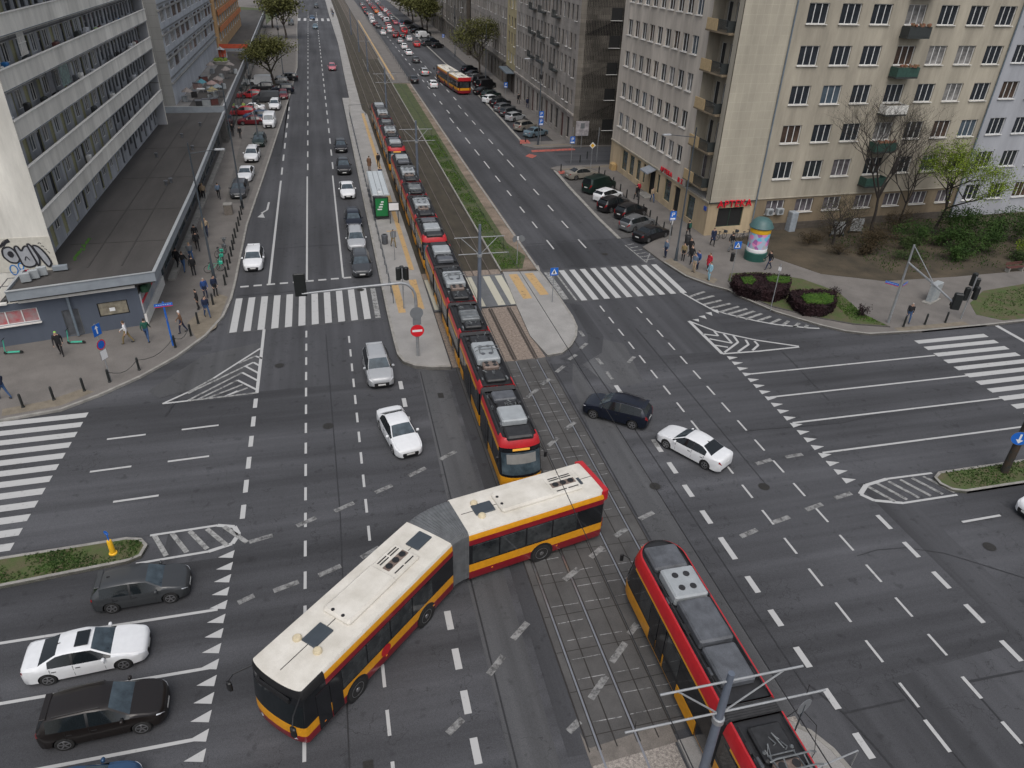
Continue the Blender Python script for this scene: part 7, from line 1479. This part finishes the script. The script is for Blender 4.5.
for x, y, k, m in cl:
    used[k] = used.get(k, 0) + 1; lab = '%s %s counted from the near end of the cluttered terrace roof' % (OW[used[k] - 1], {'k': 'black cart', 'b': 'crate', 'u': 'small folded cloth shade', 'g': 'round planter of shrubs'}[k])
    e = empty({'k': 'cart', 'b': 'crate', 'u': 'sun_shade', 'g': 'planter'}[k], (x, y, 4.52), rnd.random() * 3, lab, nm[k], {'u': 'cloth shades on the terrace roof', 'b': 'crates on the terrace roof'}.get(k))
    if k in 'kb': mb = MB(); mb.rbox((0, 0, .4), (1.1, .8, .8), .05); mb.build('body', m, e); mb = MB(); mb.rbox((0, 0, .83), (1.16, .86, .07), .02); mb.build('lid', M_EQD, e)
    elif k == 'u':
        mb = MB(); mb.tube([(0, 0, 0), (0, 0, 1.9)], .03, 6); mb.build('pole', M_POLEG, e); mb = MB(); n = 8; mb.add([(0, 0, 1.95)] + [(.8 * math.cos(2 * math.pi * q / n), .8 * math.sin(2 * math.pi * q / n), 1.45 + rnd.uniform(-.15, .1)) for q in range(n)], [(0, 1 + q, 1 + (q + 1) % n) for q in range(n)]); mb.build('canopy', m, e)
        mb = MB(); mb.rbox((.8, .3, .36), (.6, .6, .72), .05); mb.build('table', M_EQW, e)
    else:
        mb = MB(); mb.lathe([(1.4, 0), (1.5, .5)], 20); mb.build('tub', M_KERB, e); mb = MB(); [mb.rbox((rnd.uniform(-.9, .9), rnd.uniform(-.9, .9), .75), (.4, .4, .5), .15, rnd.random()) for q in range(26)]; mb.build('shrubs', mat('planter_leaves', (.06, .12, .03), rough=.9, c2=(.25, .3, .04), scale=3), e)
e = empty('banner_frame', (-16.0, 160.5, 4.55), 0, 'red-orange banner frame on the far part of the terrace roof', 'banner'); mb = MB(); mb.box((0, 0, 1.7), (5.2, .12, .75)); mb.build('banner', mat('banner_orange', (.42, .07, .03), rough=.6), e); [MB().tube([(dx, 0, 0), (dx, 0, 2.0)], .05, 6).build('leg', M_POLED, e) for dx in (-2.4, 2.4)]; mb = MB(); mb.rbox((-2.0, -2.0, .7), (1.3, .8, 1.2), .05); mb.build('red_box', MATS['banner_orange'], e)
# low railings and posters on the left wall; newspaper box
tag(fbox(FSL, (uS(-15.9), .19, 1.75), (.35, .02, .25), M_SWH, None, 'paper_notice'), 'white paper notice on the stained board of the blue wall', 'notice')
for x, y in ((49.4, 60.6), (52.0, 61.2)): e = empty('poster_stand', (x, y, .16), R(-10), 'grey poster panel among the bushes, %s one' % ('left' if x < 51 else 'right'), 'panel', 'grey panels behind the bare tree'); mb = MB(); mb.rbox((0, 0, .9), (1.3, .1, 1.3), .03); mb.build('panel', mat('panel_scribbled', (.15, .16, .16), rough=.6, c2=(.32, .33, .33), scale=5), e); [MB().box((dx, 0, .15), (.08, .08, .3)).build('leg', M_POLED, e) for dx in (-.7, .7)]
# ------------------------------------------------------------------ people
def person_mesh(pose):
    """one continuous skinned body; faces split by region into material slots jacket, trousers, skin, hair, shoes"""
    V = []; Rr = []; Eg = []; tagv = []
    def v(p, r, t): V.append(p); Rr.append(r); tagv.append(t); return len(V) - 1
    st = dict(stand=(.02, -.02, .03, .0), walk=(.30, -.30, .10, .28), walk2=(.20, -.24, .05, .18))[pose]
    pel = v((0, 0, .96), .15, 1); wai = v((0, 0, 1.12), .135, 0); ch = v((.01, 0, 1.33), .165, 0); nk = v((.02, 0, 1.50), .062, 2); hd = v((.03, 0, 1.60), .082, 2); ht = v((.03, 0, 1.70), .088, 3); tp = v((.02, 0, 1.75), .06, 3); ns = v((.125, 0, 1.625), .018, 2)
    Eg += [(pel, wai), (wai, ch), (ch, nk), (nk, hd), (hd, ht), (ht, tp), (hd, ns)]
    for s, f in ((1, st[0]), (-1, st[1])):
        hp = v((0, s * .095, .90), .10, 1); kn = v((f * .62 + .04, s * .10, .50), .068, 1); an = v((f - (.05 if f < 0 else 0), s * .10, .11 + (.05 if f < -.1 else 0)), .045, 1); to = v((f + .15, s * .11, .045), .04, 4); he = v((f - .03, s * .10, .05), .042, 4)
        Eg += [(pel, hp), (hp, kn), (kn, an), (an, he), (he, to)]
        a = -f * .8
        sh = v((.01, s * .19, 1.42), .075, 0); el = v((a * .45 - .02, s * .25, 1.14), .052, 0); wr = v((a + .06 + st[2], s * .24, .92), .033, 0); pm = v((a + .08 + st[2], s * .235, .855), .032, 2)
        Eg += [(ch, sh), (sh, el), (el, wr), (wr, pm)]
        for k in range(4):
            f1 = v((a + .065 + st[2] + k * .017 + .008 * (k - 1.5), s * (.232 - .002 * k), .80), .0085, 2); f2 = v((a + .075 + st[2] + k * .017, s * .215, .765 + .006 * abs(k - 1.3)), .0075, 2); Eg += [(pm, f1), (f1, f2)]
        t1 = v((a + .13 + st[2], s * .215, .84), .010, 2); t2 = v((a + .145 + st[2], s * .205, .805), .008, 2); Eg += [(pm, t1), (t1, t2)]
    me = bpy.data.meshes.new('person'); me.from_pydata(V, Eg, []); o = bpy.data.objects.new('person', me); col.objects.link(o)
    md = o.modifiers.new('s', 'SKIN'); md.use_smooth_shade = True
    for i, sv in enumerate(me.skin_vertices[0].data): sv.radius = (Rr[i], Rr[i] * (1.25 if i in (ch, pel, wai) else 1)) if i not in (hd, ht) else (Rr[i] * 1.05, Rr[i]); sv.use_root = (i == pel)
    sb = o.modifiers.new('u', 'SUBSURF'); sb.levels = 1; sb.render_levels = 1
    dg = bpy.context.evaluated_depsgraph_get(); res = bpy.data.meshes.new_from_object(o.evaluated_get(dg)); bpy.data.objects.remove(o)
    P = [Vector(p) for p in V]
    for _ in range(5): res.materials.append(M_TRIM)
    for p in res.polygons:
        c = p.center
        i = min(range(len(P)), key=lambda k: (P[k] - c).length - Rr[k] * .8); t = tagv[i]
        if t == 0 and c.z < .90: t = 0 if abs(c.y) > .17 else 1
        if t == 2 and c.z > 1.58 and c.x < .02: t = 3
        if t == 3 and c.x > .07 and c.z < 1.70: t = 2
        p.material_index = t; p.use_smooth = True
    return res
PM = {k: person_mesh(k) for k in ('stand', 'walk', 'walk2')}
M_SKIN = mat('skin', (.42, .26, .19), rough=.6, var=.05); HAIR = dict(dark=mat('hair_dark', (.02, .014, .010), rough=.7), brown=mat('hair_brown', (.07, .04, .02), rough=.7), grey=mat('hair_grey', (.30, .29, .28), rough=.7), blond=mat('hair_blond', (.35, .25, .12), rough=.7), white=mat('cap_white', (.6, .6, .6), rough=.8), lime=mat('helmet_lime', (.25, .55, .08), rough=.5))
CL = dict(black=(.012, .012, .014), navy=(.012, .02, .05), white=(.6, .6, .62), green=(.01, .07, .05), beige=(.35, .27, .18), grey=(.12, .13, .14), jeans=(.03, .07, .16), red=(.35, .015, .03), lightblue=(.25, .45, .55), brown=(.13, .07, .04), khaki=(.20, .15, .07), blue=(.02, .06, .20), lime=(.42, .50, .12), slate=(.10, .14, .20))
M_SHOE = mat('shoes', (.02, .02, .02), rough=.6)
def cloth(c): return mat('cloth_' + c, CL[c], rough=.9, var=.15, scale=8)
def person(x, y, heading, pose, jacket, trousers, hair, label, z=.12, s=1.0, bag=None, grp='people on the pavements', hat=None, coat=False):
    me = PM[pose]; o = bpy.data.objects.new('person', me); col.objects.link(o); o.location = (x, y, z); o.rotation_euler[2] = R(heading); o.scale = (s, s, s)
    for i, m in enumerate((cloth(jacket), cloth(trousers), M_SKIN, HAIR[hair], M_SHOE)): o.material_slots[i].link = 'OBJECT'; o.material_slots[i].material = m
    tag(o, label, 'person', grp)
    if coat: mb = MB(); mb.lathe([(.19, 1.25), (.20, 1.0), (.23, .70), (.235, .62)], 12); c = mb.build('coat', cloth(jacket), o, smooth=60)
    if bag: mb = MB(); mb.rbox((-.20, 0, 1.25), (.16, .30, .42), .06); c = mb.build('backpack', cloth(bag), None); c.location = (x, y, z); c.rotation_euler[2] = R(heading); tag(c, {'green': 'green backpack on the walker at the pharmacy corner', 'black': 'dark backpack on the person facing the left zebra'}[bag], 'backpack')
    return o
PEOPLE = [
    (-13.4, 62.3, 70, 'walk2', 'black', 'black', 'dark', 'person in black walking closest to the shop front, one of the pair with the bike'), (-12.8, 61.5, 80, 'walk', 'black', 'jeans', 'brown', 'person in black jacket and blue jeans pushing past the shop front'),
    (-10.75, 53.6, 200, 'stand', 'black', 'black', 'dark', 'person in black with a pale bag waiting left of the group at the left zebra'), (-10.45, 55.6, -60, 'stand', 'blue', 'navy', 'grey', 'person in bright blue jacket in the middle of the group at the left zebra'), (-9.75, 55.9, -50, 'stand', 'navy', 'black', 'dark', 'person in dark blue jacket nearest the bollards of the left zebra group'), (-9.95, 52.1, -60, 'walk2', 'navy', 'jeans', 'dark', 'person with dark backpack and jeans in front of the left zebra group'),
    (-11.35, 49.8, 190, 'walk2', 'brown', 'navy', 'white', 'person in white cap and brown top near the street name post'), (-13.5, 48.9, 90, 'walk', 'green', 'jeans', 'dark', 'person in dark green jacket at the corner of the blue-grey wall'), (-14.75, 48.8, 180, 'walk', 'white', 'khaki', 'brown', 'person in white top and khaki trousers walking along the blue-grey wall'),
    (-12.3, 66.3, 100, 'walk', 'black', 'black', 'dark', 'person in black walking just beyond the rental bikes'), (-12.7, 68.4, 95, 'walk2', 'black', 'black', 'dark', 'person in black walking behind another in black, left of the lamp post'), (-11.95, 70.0, -90, 'walk', 'beige', 'navy', 'blond', 'person in pale top and dark trousers beside the lamp post'), 
    (-18.65, 47.8, -80, 'walk2', 'black', 'black', 'lime', 'person in lime helmet and black clothes in front of the grey hatch'), (-20.4, 42.6, 150, 'walk', 'navy', 'jeans', 'brown', 'man in dark jacket and blue jeans at the left edge of the pavement'),
    (-13.9, 82.4, -85, 'walk2', 'black', 'black', 'dark', 'person in black leaning by the shop kerb, left of the lone walker'), (-13.5, 81.6, 90, 'stand', 'beige', 'black', 'blond', 'fair-haired person beside the person in black at the shop kerb'), (-12.0, 81.8, 95, 'walk', 'slate', 'black', 'dark', 'lone walker with a pale bag in the middle of the left pavement'),
    (-13.0, 111.6, 90, 'walk', 'black', 'black', 'dark', 'left one of two people in black walking near the green estate'), (-11.9, 110.0, -90, 'walk2', 'black', 'black', 'dark', 'right one of two people in black walking near the green estate'), (-13.6, 122.4, 95, 'stand', 'black', 'black', 'brown', 'person in black standing by the shop columns beyond the pair'), (-12.6, 128, -90, 'walk', 'lime', 'navy', 'brown', 'person in lime yellow top by the cross-parked cars'),
    (33.5, 75.4, 120, 'walk2', 'black', 'black', 'dark', 'person in black by the bollards in front of the awning door'), (34.1, 76.3, 100, 'stand', 'red', 'black', 'blond', 'person in red jacket beside the awning door'), (35.0, 74.3, -90, 'walk', 'beige', 'jeans', 'dark', 'person in pale jacket and jeans below the red letters on the avenue side'), (33.9, 66.6, 60, 'walk', 'black', 'white', 'dark', 'person in black top and white trousers behind the blue parking sign'),
    (34.0, 62.9, 95, 'walk2', 'black', 'black', 'dark', 'person with green backpack walking past the pharmacy corner'), (35.3, 60.2, -100, 'walk2', 'navy', 'black', 'dark', 'person in long dark coat at the pharmacy corner with a bag'), (29.4, 58.0, -160, 'stand', 'slate', 'navy', 'grey', 'grey-haired person in slate jacket waiting left of the lamp post'), (31.1, 56.2, -150, 'walk2', 'black', 'black', 'brown', 'person in black just right of the right zebra lamp post'), (31.9, 58.1, -140, 'walk', 'black', 'black', 'dark', 'person in black striding behind the right waiting group'),
    (30.5, 54.3, -150, 'stand', 'slate', 'beige', 'brown', 'person in slate top and pale trousers at the right kerb'), (31.1, 54.9, -160, 'stand', 'blue', 'navy', 'brown', 'person in blue jacket left of the person in red'), (31.9, 54.3, -160, 'stand', 'red', 'black', 'brown', 'person in dark red coat waiting at the right zebra'), (31.0, 52.4, -170, 'stand', 'lightblue', 'lightblue', 'brown', 'person all in light blue waiting at the right kerb'),
    (37.6, 53.8, 180, 'walk', 'black', 'navy', 'dark', 'person in black striding past the hedge near the advertising column'), (42.8, 41.95, -120, 'walk2', 'black', 'jeans', 'grey', 'man in black jacket and jeans behind the bollards at the right zebra'),
    (4.6, 90.8, 60, 'stand', 'brown', 'brown', 'brown', 'person in brown coat on the platform beyond the shelter'), (5.85, 92.6, 110, 'stand', 'black', 'black', 'dark', 'person in black on the platform beside the second tram'), (4.95, 64.3, -70, 'walk', 'khaki', 'khaki', 'dark', 'person in khaki walking on the platform near the bin'), (5.55, 86.0, 90, 'stand', 'navy', 'black', 'dark', 'person at the far end of the tram shelter'),
    (34.0, 133, 95, 'walk', 'black', 'black', 'dark', 'left one of two walkers beyond the canopy on the right'), (34.6, 129, 95, 'walk2', 'navy', 'navy', 'dark', 'person in navy walking near the canopy on the right'),
    (-11.9, 60.4, 110, 'stand', 'black', 'black', 'dark', 'person in black standing at the lamp post by the rental bikes'), (-12.5, 63.6, -70, 'walk', 'grey', 'jeans', 'blond', 'fair-haired person in grey right behind the pair at the shop front'), (30.7, 57.0, -130, 'stand', 'khaki', 'black', 'brown', 'person in khaki directly beside the right zebra lamp post'), (36.4, 58.6, 10, 'walk', 'black', 'grey', 'dark', 'person in black and grey passing in front of the leaning bicycles')]
GN = {'-': 0}
for t in PEOPLE:
    x, y = t[0], t[1]; z = .22 if 3.1 < x < 6.7 and y > 42 else .125
    person(*t[:8], z=z, s=rnd.uniform(.96, 1.04), bag='green' if 'green backpack' in t[7] else ('black' if 'dark backpack' in t[7] else None), coat='coat' in t[7])
for i, y in enumerate((300, 304, 309, 315, 322)): person(6.0 + .3 * (i % 2), y, 80 + 20 * i, ('stand', 'walk2', 'walk')[i % 3], ('slate', 'black', 'navy', 'grey', 'black')[i], 'black', 'dark', '%s of the people waiting on the far left platform' % ('nearest', 'second', 'middle', 'fourth', 'farthest')[i], z=.22)
# ------------------------------------------------------------------ plants
def leafmat(name, c1, c2, tr=.25):
    m = mat(name, c1, rough=.75, c2=c2, scale=.9, fine=.0, spec=.2); return m
M_BARK = mat('bark', (.05, .042, .035), rough=.95, var=.35, scale=6); M_BARKD = mat('bark_dark', (.028, .023, .02), rough=.95, var=.35, scale=6)
L_OLIVE = leafmat('leaf_olive', (.045, .052, .016), (.135, .135, .042)); L_LIME = leafmat('leaf_lime', (.06, .10, .010), (.20, .27, .025)); L_GREEN = leafmat('leaf_green', (.014, .038, .008), (.052, .095, .020)); L_PURP = leafmat('leaf_purple', (.010, .006, .007), (.032, .014, .016)); L_DARK = leafmat('leaf_dark', (.015, .03, .010), (.06, .09, .025)); L_BROWN = leafmat('leaf_brown', (.02, .015, .008), (.07, .05, .025)); L_FRESH = leafmat('leaf_fresh', (.022, .06, .008), (.075, .14, .02))
def make_tree(name, x, y, h, spread, label, leaf=None, n_leaf=0, leaf_size=.22, seed=1, bark=None, trunk=.22, fork=.3, lean=(0, 0), levels=5, z0=.12, group=None, twig=True, thin=1.0, cat='tree', leafbias=None):
    r = random.Random(seed); e = empty(name, (x, y, z0), 0, label, cat, group); tips = []; lower = MB(); fine = MB()
    def grow(p, d, L, rad, lv):
        n = 3; P = [p]; q = p.copy(); dd = d.copy()
        for i in range(n):
            dd = (dd + Vector((r.uniform(-.18, .18), r.uniform(-.18, .18), r.uniform(-.05, .12)))).normalized(); q = q + dd * L / n; P.append(q.copy())
        (lower if lv < 3 else fine).tube([tuple(v) for v in P], [rad * (1 - .35 * i / n) for i in range(n + 1)], 7 if lv < 2 else (5 if lv < 3 else 3), cap=False)
        if lv >= levels: tips.append((P[-1], P[-2])); return
        if lv >= 1: tips.append((P[-1], P[1]))
        k = 3 if lv < 2 else r.choice((2, 3)); a0 = r.random() * 6.28
        for i in range(k):
            a = a0 + i * 2 * math.pi / k + r.uniform(-.4, .4); sp = r.uniform(.4, 1.15) * (1.0 if lv else .8) * spread / (h * .42)
            side = Vector((math.cos(a), math.sin(a), 0)); nd = (dd + side * sp + Vector((0, 0, .12))).normalized(); grow(P[-1], nd, L * r.uniform(.66, .84), rad * .6, lv + 1)
        if lv < 2: grow(P[-1], (dd + Vector((r.uniform(-.2, .2), r.uniform(-.2, .2), .3))).normalized(), L * .8, rad * .62, lv + 1)
    grow(Vector((0, 0, 0)), Vector((lean[0], lean[1], 1)).normalized(), h * fork, trunk, 0)
    lower.build('trunk', bark or M_BARK, e, smooth=50); 
    if fine.v: fine.build('twigs', bark or M_BARK, e)
    if leaf and n_leaf:
        mb = MB()
        per = max(1, n_leaf // len(tips))
        for tp_, pv in tips:
            if r.random() < .12: continue
            for k in range(int(per * r.uniform(.4, 1.6))):
                c = pv.lerp(tp_, r.uniform(.2, 1.25)) + Vector((r.gauss(0, 1), r.gauss(0, 1), r.gauss(0, .8))) * leaf_size * 1.5
                s_ = leaf_size * r.uniform(.5, 1.1); R_ = Euler((r.uniform(-1.1, 1.1), r.uniform(-1.1, 1.1), r.random() * 6.3)).to_matrix(); mb.add([c + R_ @ Vector(v) * s_ for v in ((-.5, 0, 0), (0, -.32, .05), (.5, 0, 0), (0, .32, .05))], [(0, 1, 2, 3)])
        mb.build('crown', leaf, e)
    return e
def hedge(poly, z0, h, m, label, name='hedge', n=2500, leaf=.14, seed=3, top=None, group=None):
    """clipped hedge: dark core prism and leaves through its outer shell"""
    r = random.Random(seed); e = empty(name, (0, 0, 0), 0, label, 'hedge', group); xs = [p[0] for p in poly]; ys = [p[1] for p in poly]
    def inside(x, y):
        c = False; j = len(poly) - 1
        for i in range(len(poly)):
            if (poly[i][1] > y) != (poly[j][1] > y) and x < (poly[j][0] - poly[i][0]) * (y - poly[i][1]) / (poly[j][1] - poly[i][1]) + poly[i][0]: c = not c
            j = i
        return c
    cx, cy = sum(xs) / len(xs), sum(ys) / len(ys); core = [(cx + (x - cx) * .93, cy + (y - cy) * .93) for x, y in poly]
    mb = MB(); mb.prism(core, z0, z0 + h * .9); mb.build('branches', m, e); mb = MB(); k = 0
    while k < n:
        if r.random() < .55: x, y = r.uniform(min(xs), max(xs)), r.uniform(min(ys), max(ys)); z = z0 + h * (.92 + r.gauss(0, .05)); 
        else: i = r.randrange(len(poly)); a, b = Vector(poly[i]), Vector(poly[(i + 1) % len(poly)]); q = a.lerp(b, r.random()); x, y = q.x + r.gauss(0, .07), q.y + r.gauss(0, .07); z = z0 + r.random() * h; x = cx + (x - cx) * .97; y = cy + (y - cy) * .97
        if not inside(x, y): k += .2; continue
        s_ = leaf * r.uniform(.5, 1.2); R_ = Euler((r.uniform(-1, 1), r.uniform(-1, 1), r.random() * 6.3)).to_matrix(); c = Vector((x, y, z)); mb.add([c + R_ @ Vector(v) * s_ for v in ((-.5, 0, 0), (0, -.35, .05), (.5, 0, 0), (0, .35, .05))], [(0, 1, 2, 3)]); k += 1
    mb.build('foliage', top or m, e); return e
def bush(x, y, rx, ry, h, m, label, n=900, leaf=.14, seed=1, z0=.15, name='bush', group=None, holes=.0):
    r = random.Random(seed); e = empty(name, (x, y, z0), 0, label, 'bush', group); mb = MB()
    for k in range(9): a = r.random() * 6.28; mb.tube([(0, 0, 0), (rx * .3 * math.cos(a), ry * .3 * math.sin(a), h * .5), (rx * .8 * math.cos(a), ry * .8 * math.sin(a), h * r.uniform(.7, .95))], [.04, .02, .008], 4)
    mb.build('stems', M_BARKD, e); mb = MB(); bl = [(r.uniform(-.6, .6), r.uniform(-.6, .6), r.uniform(.35, .8), r.uniform(.25, .5)) for _ in range(14)]
    for k in range(n):
        b = r.choice(bl); u = Vector((r.gauss(0, 1), r.gauss(0, 1), r.gauss(0, 1))).normalized() * (r.random() ** .4) * b[3]; c = Vector(((b[0] + u.x) * rx, (b[1] + u.y) * ry, max(.03, (b[2] + u.z) * h)))
        s_ = leaf * r.uniform(.5, 1.2); R_ = Euler((r.uniform(-1, 1), r.uniform(-1, 1), r.random() * 6.3)).to_matrix(); mb.add([c + R_ @ Vector(v) * s_ for v in ((-.5, 0, 0), (0, -.35, .05), (.5, 0, 0), (0, .35, .05))], [(0, 1, 2, 3)])
    mb.build('foliage', m, e); return e
# hedge bed at the right corner
def tp(L_, z): return [(round(at(a, b, z).x, 2), round(at(a, b, z).y, 2)) for a, b in L_]
hedge(tp([(731, 277), (736, 273.5), (756, 272), (790, 274), (792, 281), (789, 288), (776, 293), (756, 290), (738, 285)], 1.1), .15, .98, L_PURP, 'dark purple hedge forming the left half of the corner flower bed', n=4200, seed=2, leaf=.17)
hedge(tp([(766, 275), (777, 274.5), (790, 275.5), (791, 280.5), (784, 281.5), (768, 279)], 1.25), .2, 1.05, L_FRESH, 'green clipped hedge at the path side behind the purple one', n=900, seed=4, leaf=.12)
hedge(tp([(741, 276.5), (752, 275.5), (757, 279), (753, 282.5), (744, 281.5)], 1.25), .2, 1.05, L_FRESH, 'small green clipped hedge enclosed by the left purple hedge', n=600, seed=5, leaf=.12)
hedge(tp([(788, 290), (800, 288.5), (822, 288), (836, 291), (838, 301), (826, 307), (806, 305.5), (795, 300)], 1.1), .15, .95, L_PURP, 'dark purple hedge in the right half of the corner flower bed', n=3000, seed=6, leaf=.17)
hedge(tp([(801, 294.5), (808, 292.5), (826, 292.5), (835, 295), (833, 301.5), (820, 303), (806, 301)], 1.22), .2, 1.05, L_FRESH, 'clipped green hedge topping the right purple hedge', n=1300, seed=7, leaf=.12)
bush(39.9, 47.2, .55, .55, .9, L_PURP, 'round purple shrub at the path side of the corner bed', n=420, seed=8, leaf=.11); bush(39.9, 43.6, .55, .5, 1.0, L_PURP, 'lone round purple shrub on the grass tip of the corner bed', n=480, seed=9, leaf=.11)
bush(49.5, 60.3, 2.4, 1.4, 2.6, L_BROWN, 'tangled brown shrub against the plinth left of the tall bare tree', n=2600, leaf=.11, seed=26); bush(56.5, 60.8, 2.6, 1.3, 2.4, L_BROWN, 'tangled brown shrub against the plinth right of the tall bare tree', n=2400, leaf=.11, seed=27); bush(62.5, 58.5, 3.0, 2.0, 3.2, L_GREEN, 'dark green bush under the yellow-green tree', n=3800, leaf=.17, seed=28)
bush(46.5, 56.0, 1.5, 1.1, 1.0, L_BROWN, 'low brown scrub between the column and the bare trees', n=1200, leaf=.10, seed=30); bush(52.5, 53.8, 2.6, 1.2, .8, L_DARK, 'flat dark scrub along the path edge under the bare trees', n=1700, leaf=.12, seed=31); bush(57.5, 53.2, 2.2, 1.4, 1.5, L_GREEN, 'dark green bush nearest the path, left of the big bush mass', n=2400, leaf=.15, seed=32)
for i_, (x_, y_, rx_, h_) in enumerate(((54.5, 56.2, 1.8, 1.1), (59.0, 56.6, 2.0, 1.5), (49.2, 55.6, 1.3, .8), (63.5, 51.8, 1.6, 1.0), (69, 55, 2.8, 2.6))): bush(x_, y_, rx_, rx_ * .7, h_, (L_DARK, L_GREEN, L_BROWN, L_DARK, L_GREEN)[i_], ('dark low bush just left of the middle green bush', 'green bush between the leafy tree and the path', 'small brown bush near the grey panels', 'low dark bush close to the park bench', 'green bush beyond the bench at the picture edge')[i_], n=int(1500 * rx_ / 1.6), leaf=.14, seed=50 + i_)
# grass stuff
def grass(poly, z, n, m, label, h=.09, seed=1, name='grass'):
    r = random.Random(seed); xs = [p[0] for p in poly]; ys = [p[1] for p in poly]; mb = MB(); k = 0
    while k < n:
        x, y = r.uniform(min(xs), max(xs)), r.uniform(min(ys), max(ys)); c = False; j = len(poly) - 1
        for i in range(len(poly)):
            if (poly[i][1] > y) != (poly[j][1] > y) and x < (poly[j][0] - poly[i][0]) * (y - poly[i][1]) / (poly[j][1] - poly[i][1]) + poly[i][0]: c = not c
            j = i
        if not c: continue
        k += 1
        if math.sin(x * 1.7 + 2 * math.sin(y * .9)) + math.sin(y * 1.3) < r.uniform(-1.9, .2): continue
        a = r.random() * 6.28; w_ = r.uniform(.03, .07); hh = h * r.uniform(.5, 1.4); mb.add([(x - w_ * math.cos(a), y - w_ * math.sin(a), z), (x + w_ * math.cos(a), y + w_ * math.sin(a), z), (x + r.uniform(-.06, .06), y + r.uniform(-.06, .06), z + hh)], [(0, 1, 2)])
    tag(mb.build(name, m), label, 'grass', kind='stuff')
grass([(13.7, 57.8), (15.6, 57.8), (16.2, 61), (15.2, 64), (15.3, 90), (15.6, 110), (13.7, 110)], .115, 9000, L_FRESH, 'fresh green grass on the verge between tracks and right carriageway', seed=1)
grass([(-16.5, 26.5), (-10.4, 27), (-10.2, 28.2), (-16.5, 28.2)], .13, 3200, L_GREEN, 'patchy green grass on the left median', seed=2, h=.07)
grass([(31.4, 23.5), (42, 23.5), (42, 25.0), (31.6, 25.0)], .13, 2500, L_GREEN, 'patchy green grass on the right median', seed=3, h=.07)
grass([(38.4, 42.6), (40.7, 41.7), (40.2, 44), (40.6, 46), (40.5, 48), (39.3, 47)], .17, 2200, L_FRESH, 'bright lawn at the tip of the corner flower bed', seed=4, h=.06)
grass([(48, 51), (62, 50.5), (90, 51), (90, 68), (60, 65), (48, 60)], .15, 9000, L_GREEN, 'rough green ground cover beneath the bare trees', seed=5, h=.16)
grass([(50, 42.5), (54, 45.5), (60, 46.5), (60, 42), (51, 41.3)], .14, 1500, L_GREEN, 'thin grass beside the right path end', seed=6, h=.07)
# trees
make_tree('bare_tree', 53.0, 60.2, 13, 5.0, 'tall bare tree in front of the beige facade', seed=11, bark=M_BARKD, trunk=.18, levels=7, fork=.30, leaf=L_OLIVE, n_leaf=250, leaf_size=.08)
make_tree('bare_tree', 47.6, 58.6, 7.0, 4.0, 'low bare multi-stemmed tree beside the cellar entrance', seed=12, bark=M_BARKD, trunk=.13, levels=7, fork=.2, leaf=L_OLIVE, n_leaf=200, leaf_size=.08)
make_tree('leafy_tree', 60.2, 59.5, 12.0, 8.5, 'tree with fresh yellow-green leaves at the right edge', seed=13, bark=M_BARKD, trunk=.16, levels=6, fork=.24, leaf=L_LIME, n_leaf=13000, leaf_size=.17, lean=(.15, 0))
make_tree('bare_tree', 57.5, 61.5, 10.0, 4.5, 'thin bare tree close to the facade behind the taller one', seed=14, bark=M_BARKD, trunk=.12, levels=7, fork=.28)
bush(60.5, 54.5, 3.2, 2.4, 2.4, L_GREEN, 'big green bush mass by the path at the right edge', n=4200, leaf=.17, seed=20); bush(65.5, 57.0, 3.6, 2.6, 3.0, L_GREEN, 'taller green bush at the far right edge', n=4200, leaf=.18, seed=21); bush(56.2, 57.6, 2.4, 1.8, 2.0, L_GREEN, 'green bush left of the big one, under the leafy tree', n=2600, leaf=.15, seed=22); bush(66, 52.5, 2.5, 1.6, 1.8, L_LIME, 'yellow-green bush on the right edge beside the bench', n=1800, leaf=.15, seed=25)
bush(51.4, 57.6, 3.0, 2.2, 1.7, L_BROWN, 'brownish dark undergrowth around the bare trees', n=3600, leaf=.13, seed=23); bush(45.2, 59.0, 1.6, 1.2, 1.2, L_BROWN, 'small dark shrub right of the cellar entrance', n=1300, leaf=.12, seed=24)
make_tree('roadside_tree', -8.9, 154, 15, 7.0, 'olive-green tree standing among the cars parked on the left', seed=31, trunk=.28, levels=5, fork=.17, leaf=L_OLIVE, n_leaf=9000, leaf_size=.36)
make_tree('street_tree', 33.0, 163, 14, 7, 'olive street tree in front of the grey tenements behind the bus', seed=32, trunk=.25, levels=5, fork=.24, leaf=L_OLIVE, n_leaf=6500, leaf_size=.38)
for i, (x, y, h, sp) in enumerate(((-8.6, 231, 14, 7), (-13.5, 262, 12, 6), (33.5, 250, 13, 6.5), (34.5, 268, 13, 6.5), (33.6, 288, 14, 7), (34.6, 310, 14, 7), (33.8, 335, 14, 7), (-12, 318, 13, 7), (-20, 345, 13, 7))):
    make_tree('distant_tree', x, y, h, sp, ('big tree near the far end of the left pavement', 'smaller tree behind the last low roof on the left', 'nearest of the trees above the far parked cars', 'second tree above the far parked cars', 'third tree above the far parked cars', 'fourth tree up the right pavement', 'last tree up the right pavement', 'far tree at the top beside the left road edge', 'far tree on the lawn at the top left')[i], seed=40 + i, trunk=.3, levels=4, fork=.26, leaf=L_OLIVE if i != 8 else L_GREEN, n_leaf=3600, leaf_size=.75, group='trees far up the avenue')
s = MB(); s.prism([(-34, 272), (-16, 272), (-13, 330), (-34, 345)], .1, .2); struct(s, 'lawn', M_VGR)
s = MB()
for i in range(6): s.sheet([(-6.3 + i * 2.0, 288), (-5.4 + i * 2.0, 288), (-5.4 + i * 2.0, 298), (-6.3 + i * 2.0, 298)], .004)
struct(s, 'far_crossing_stripes', M_PWH)
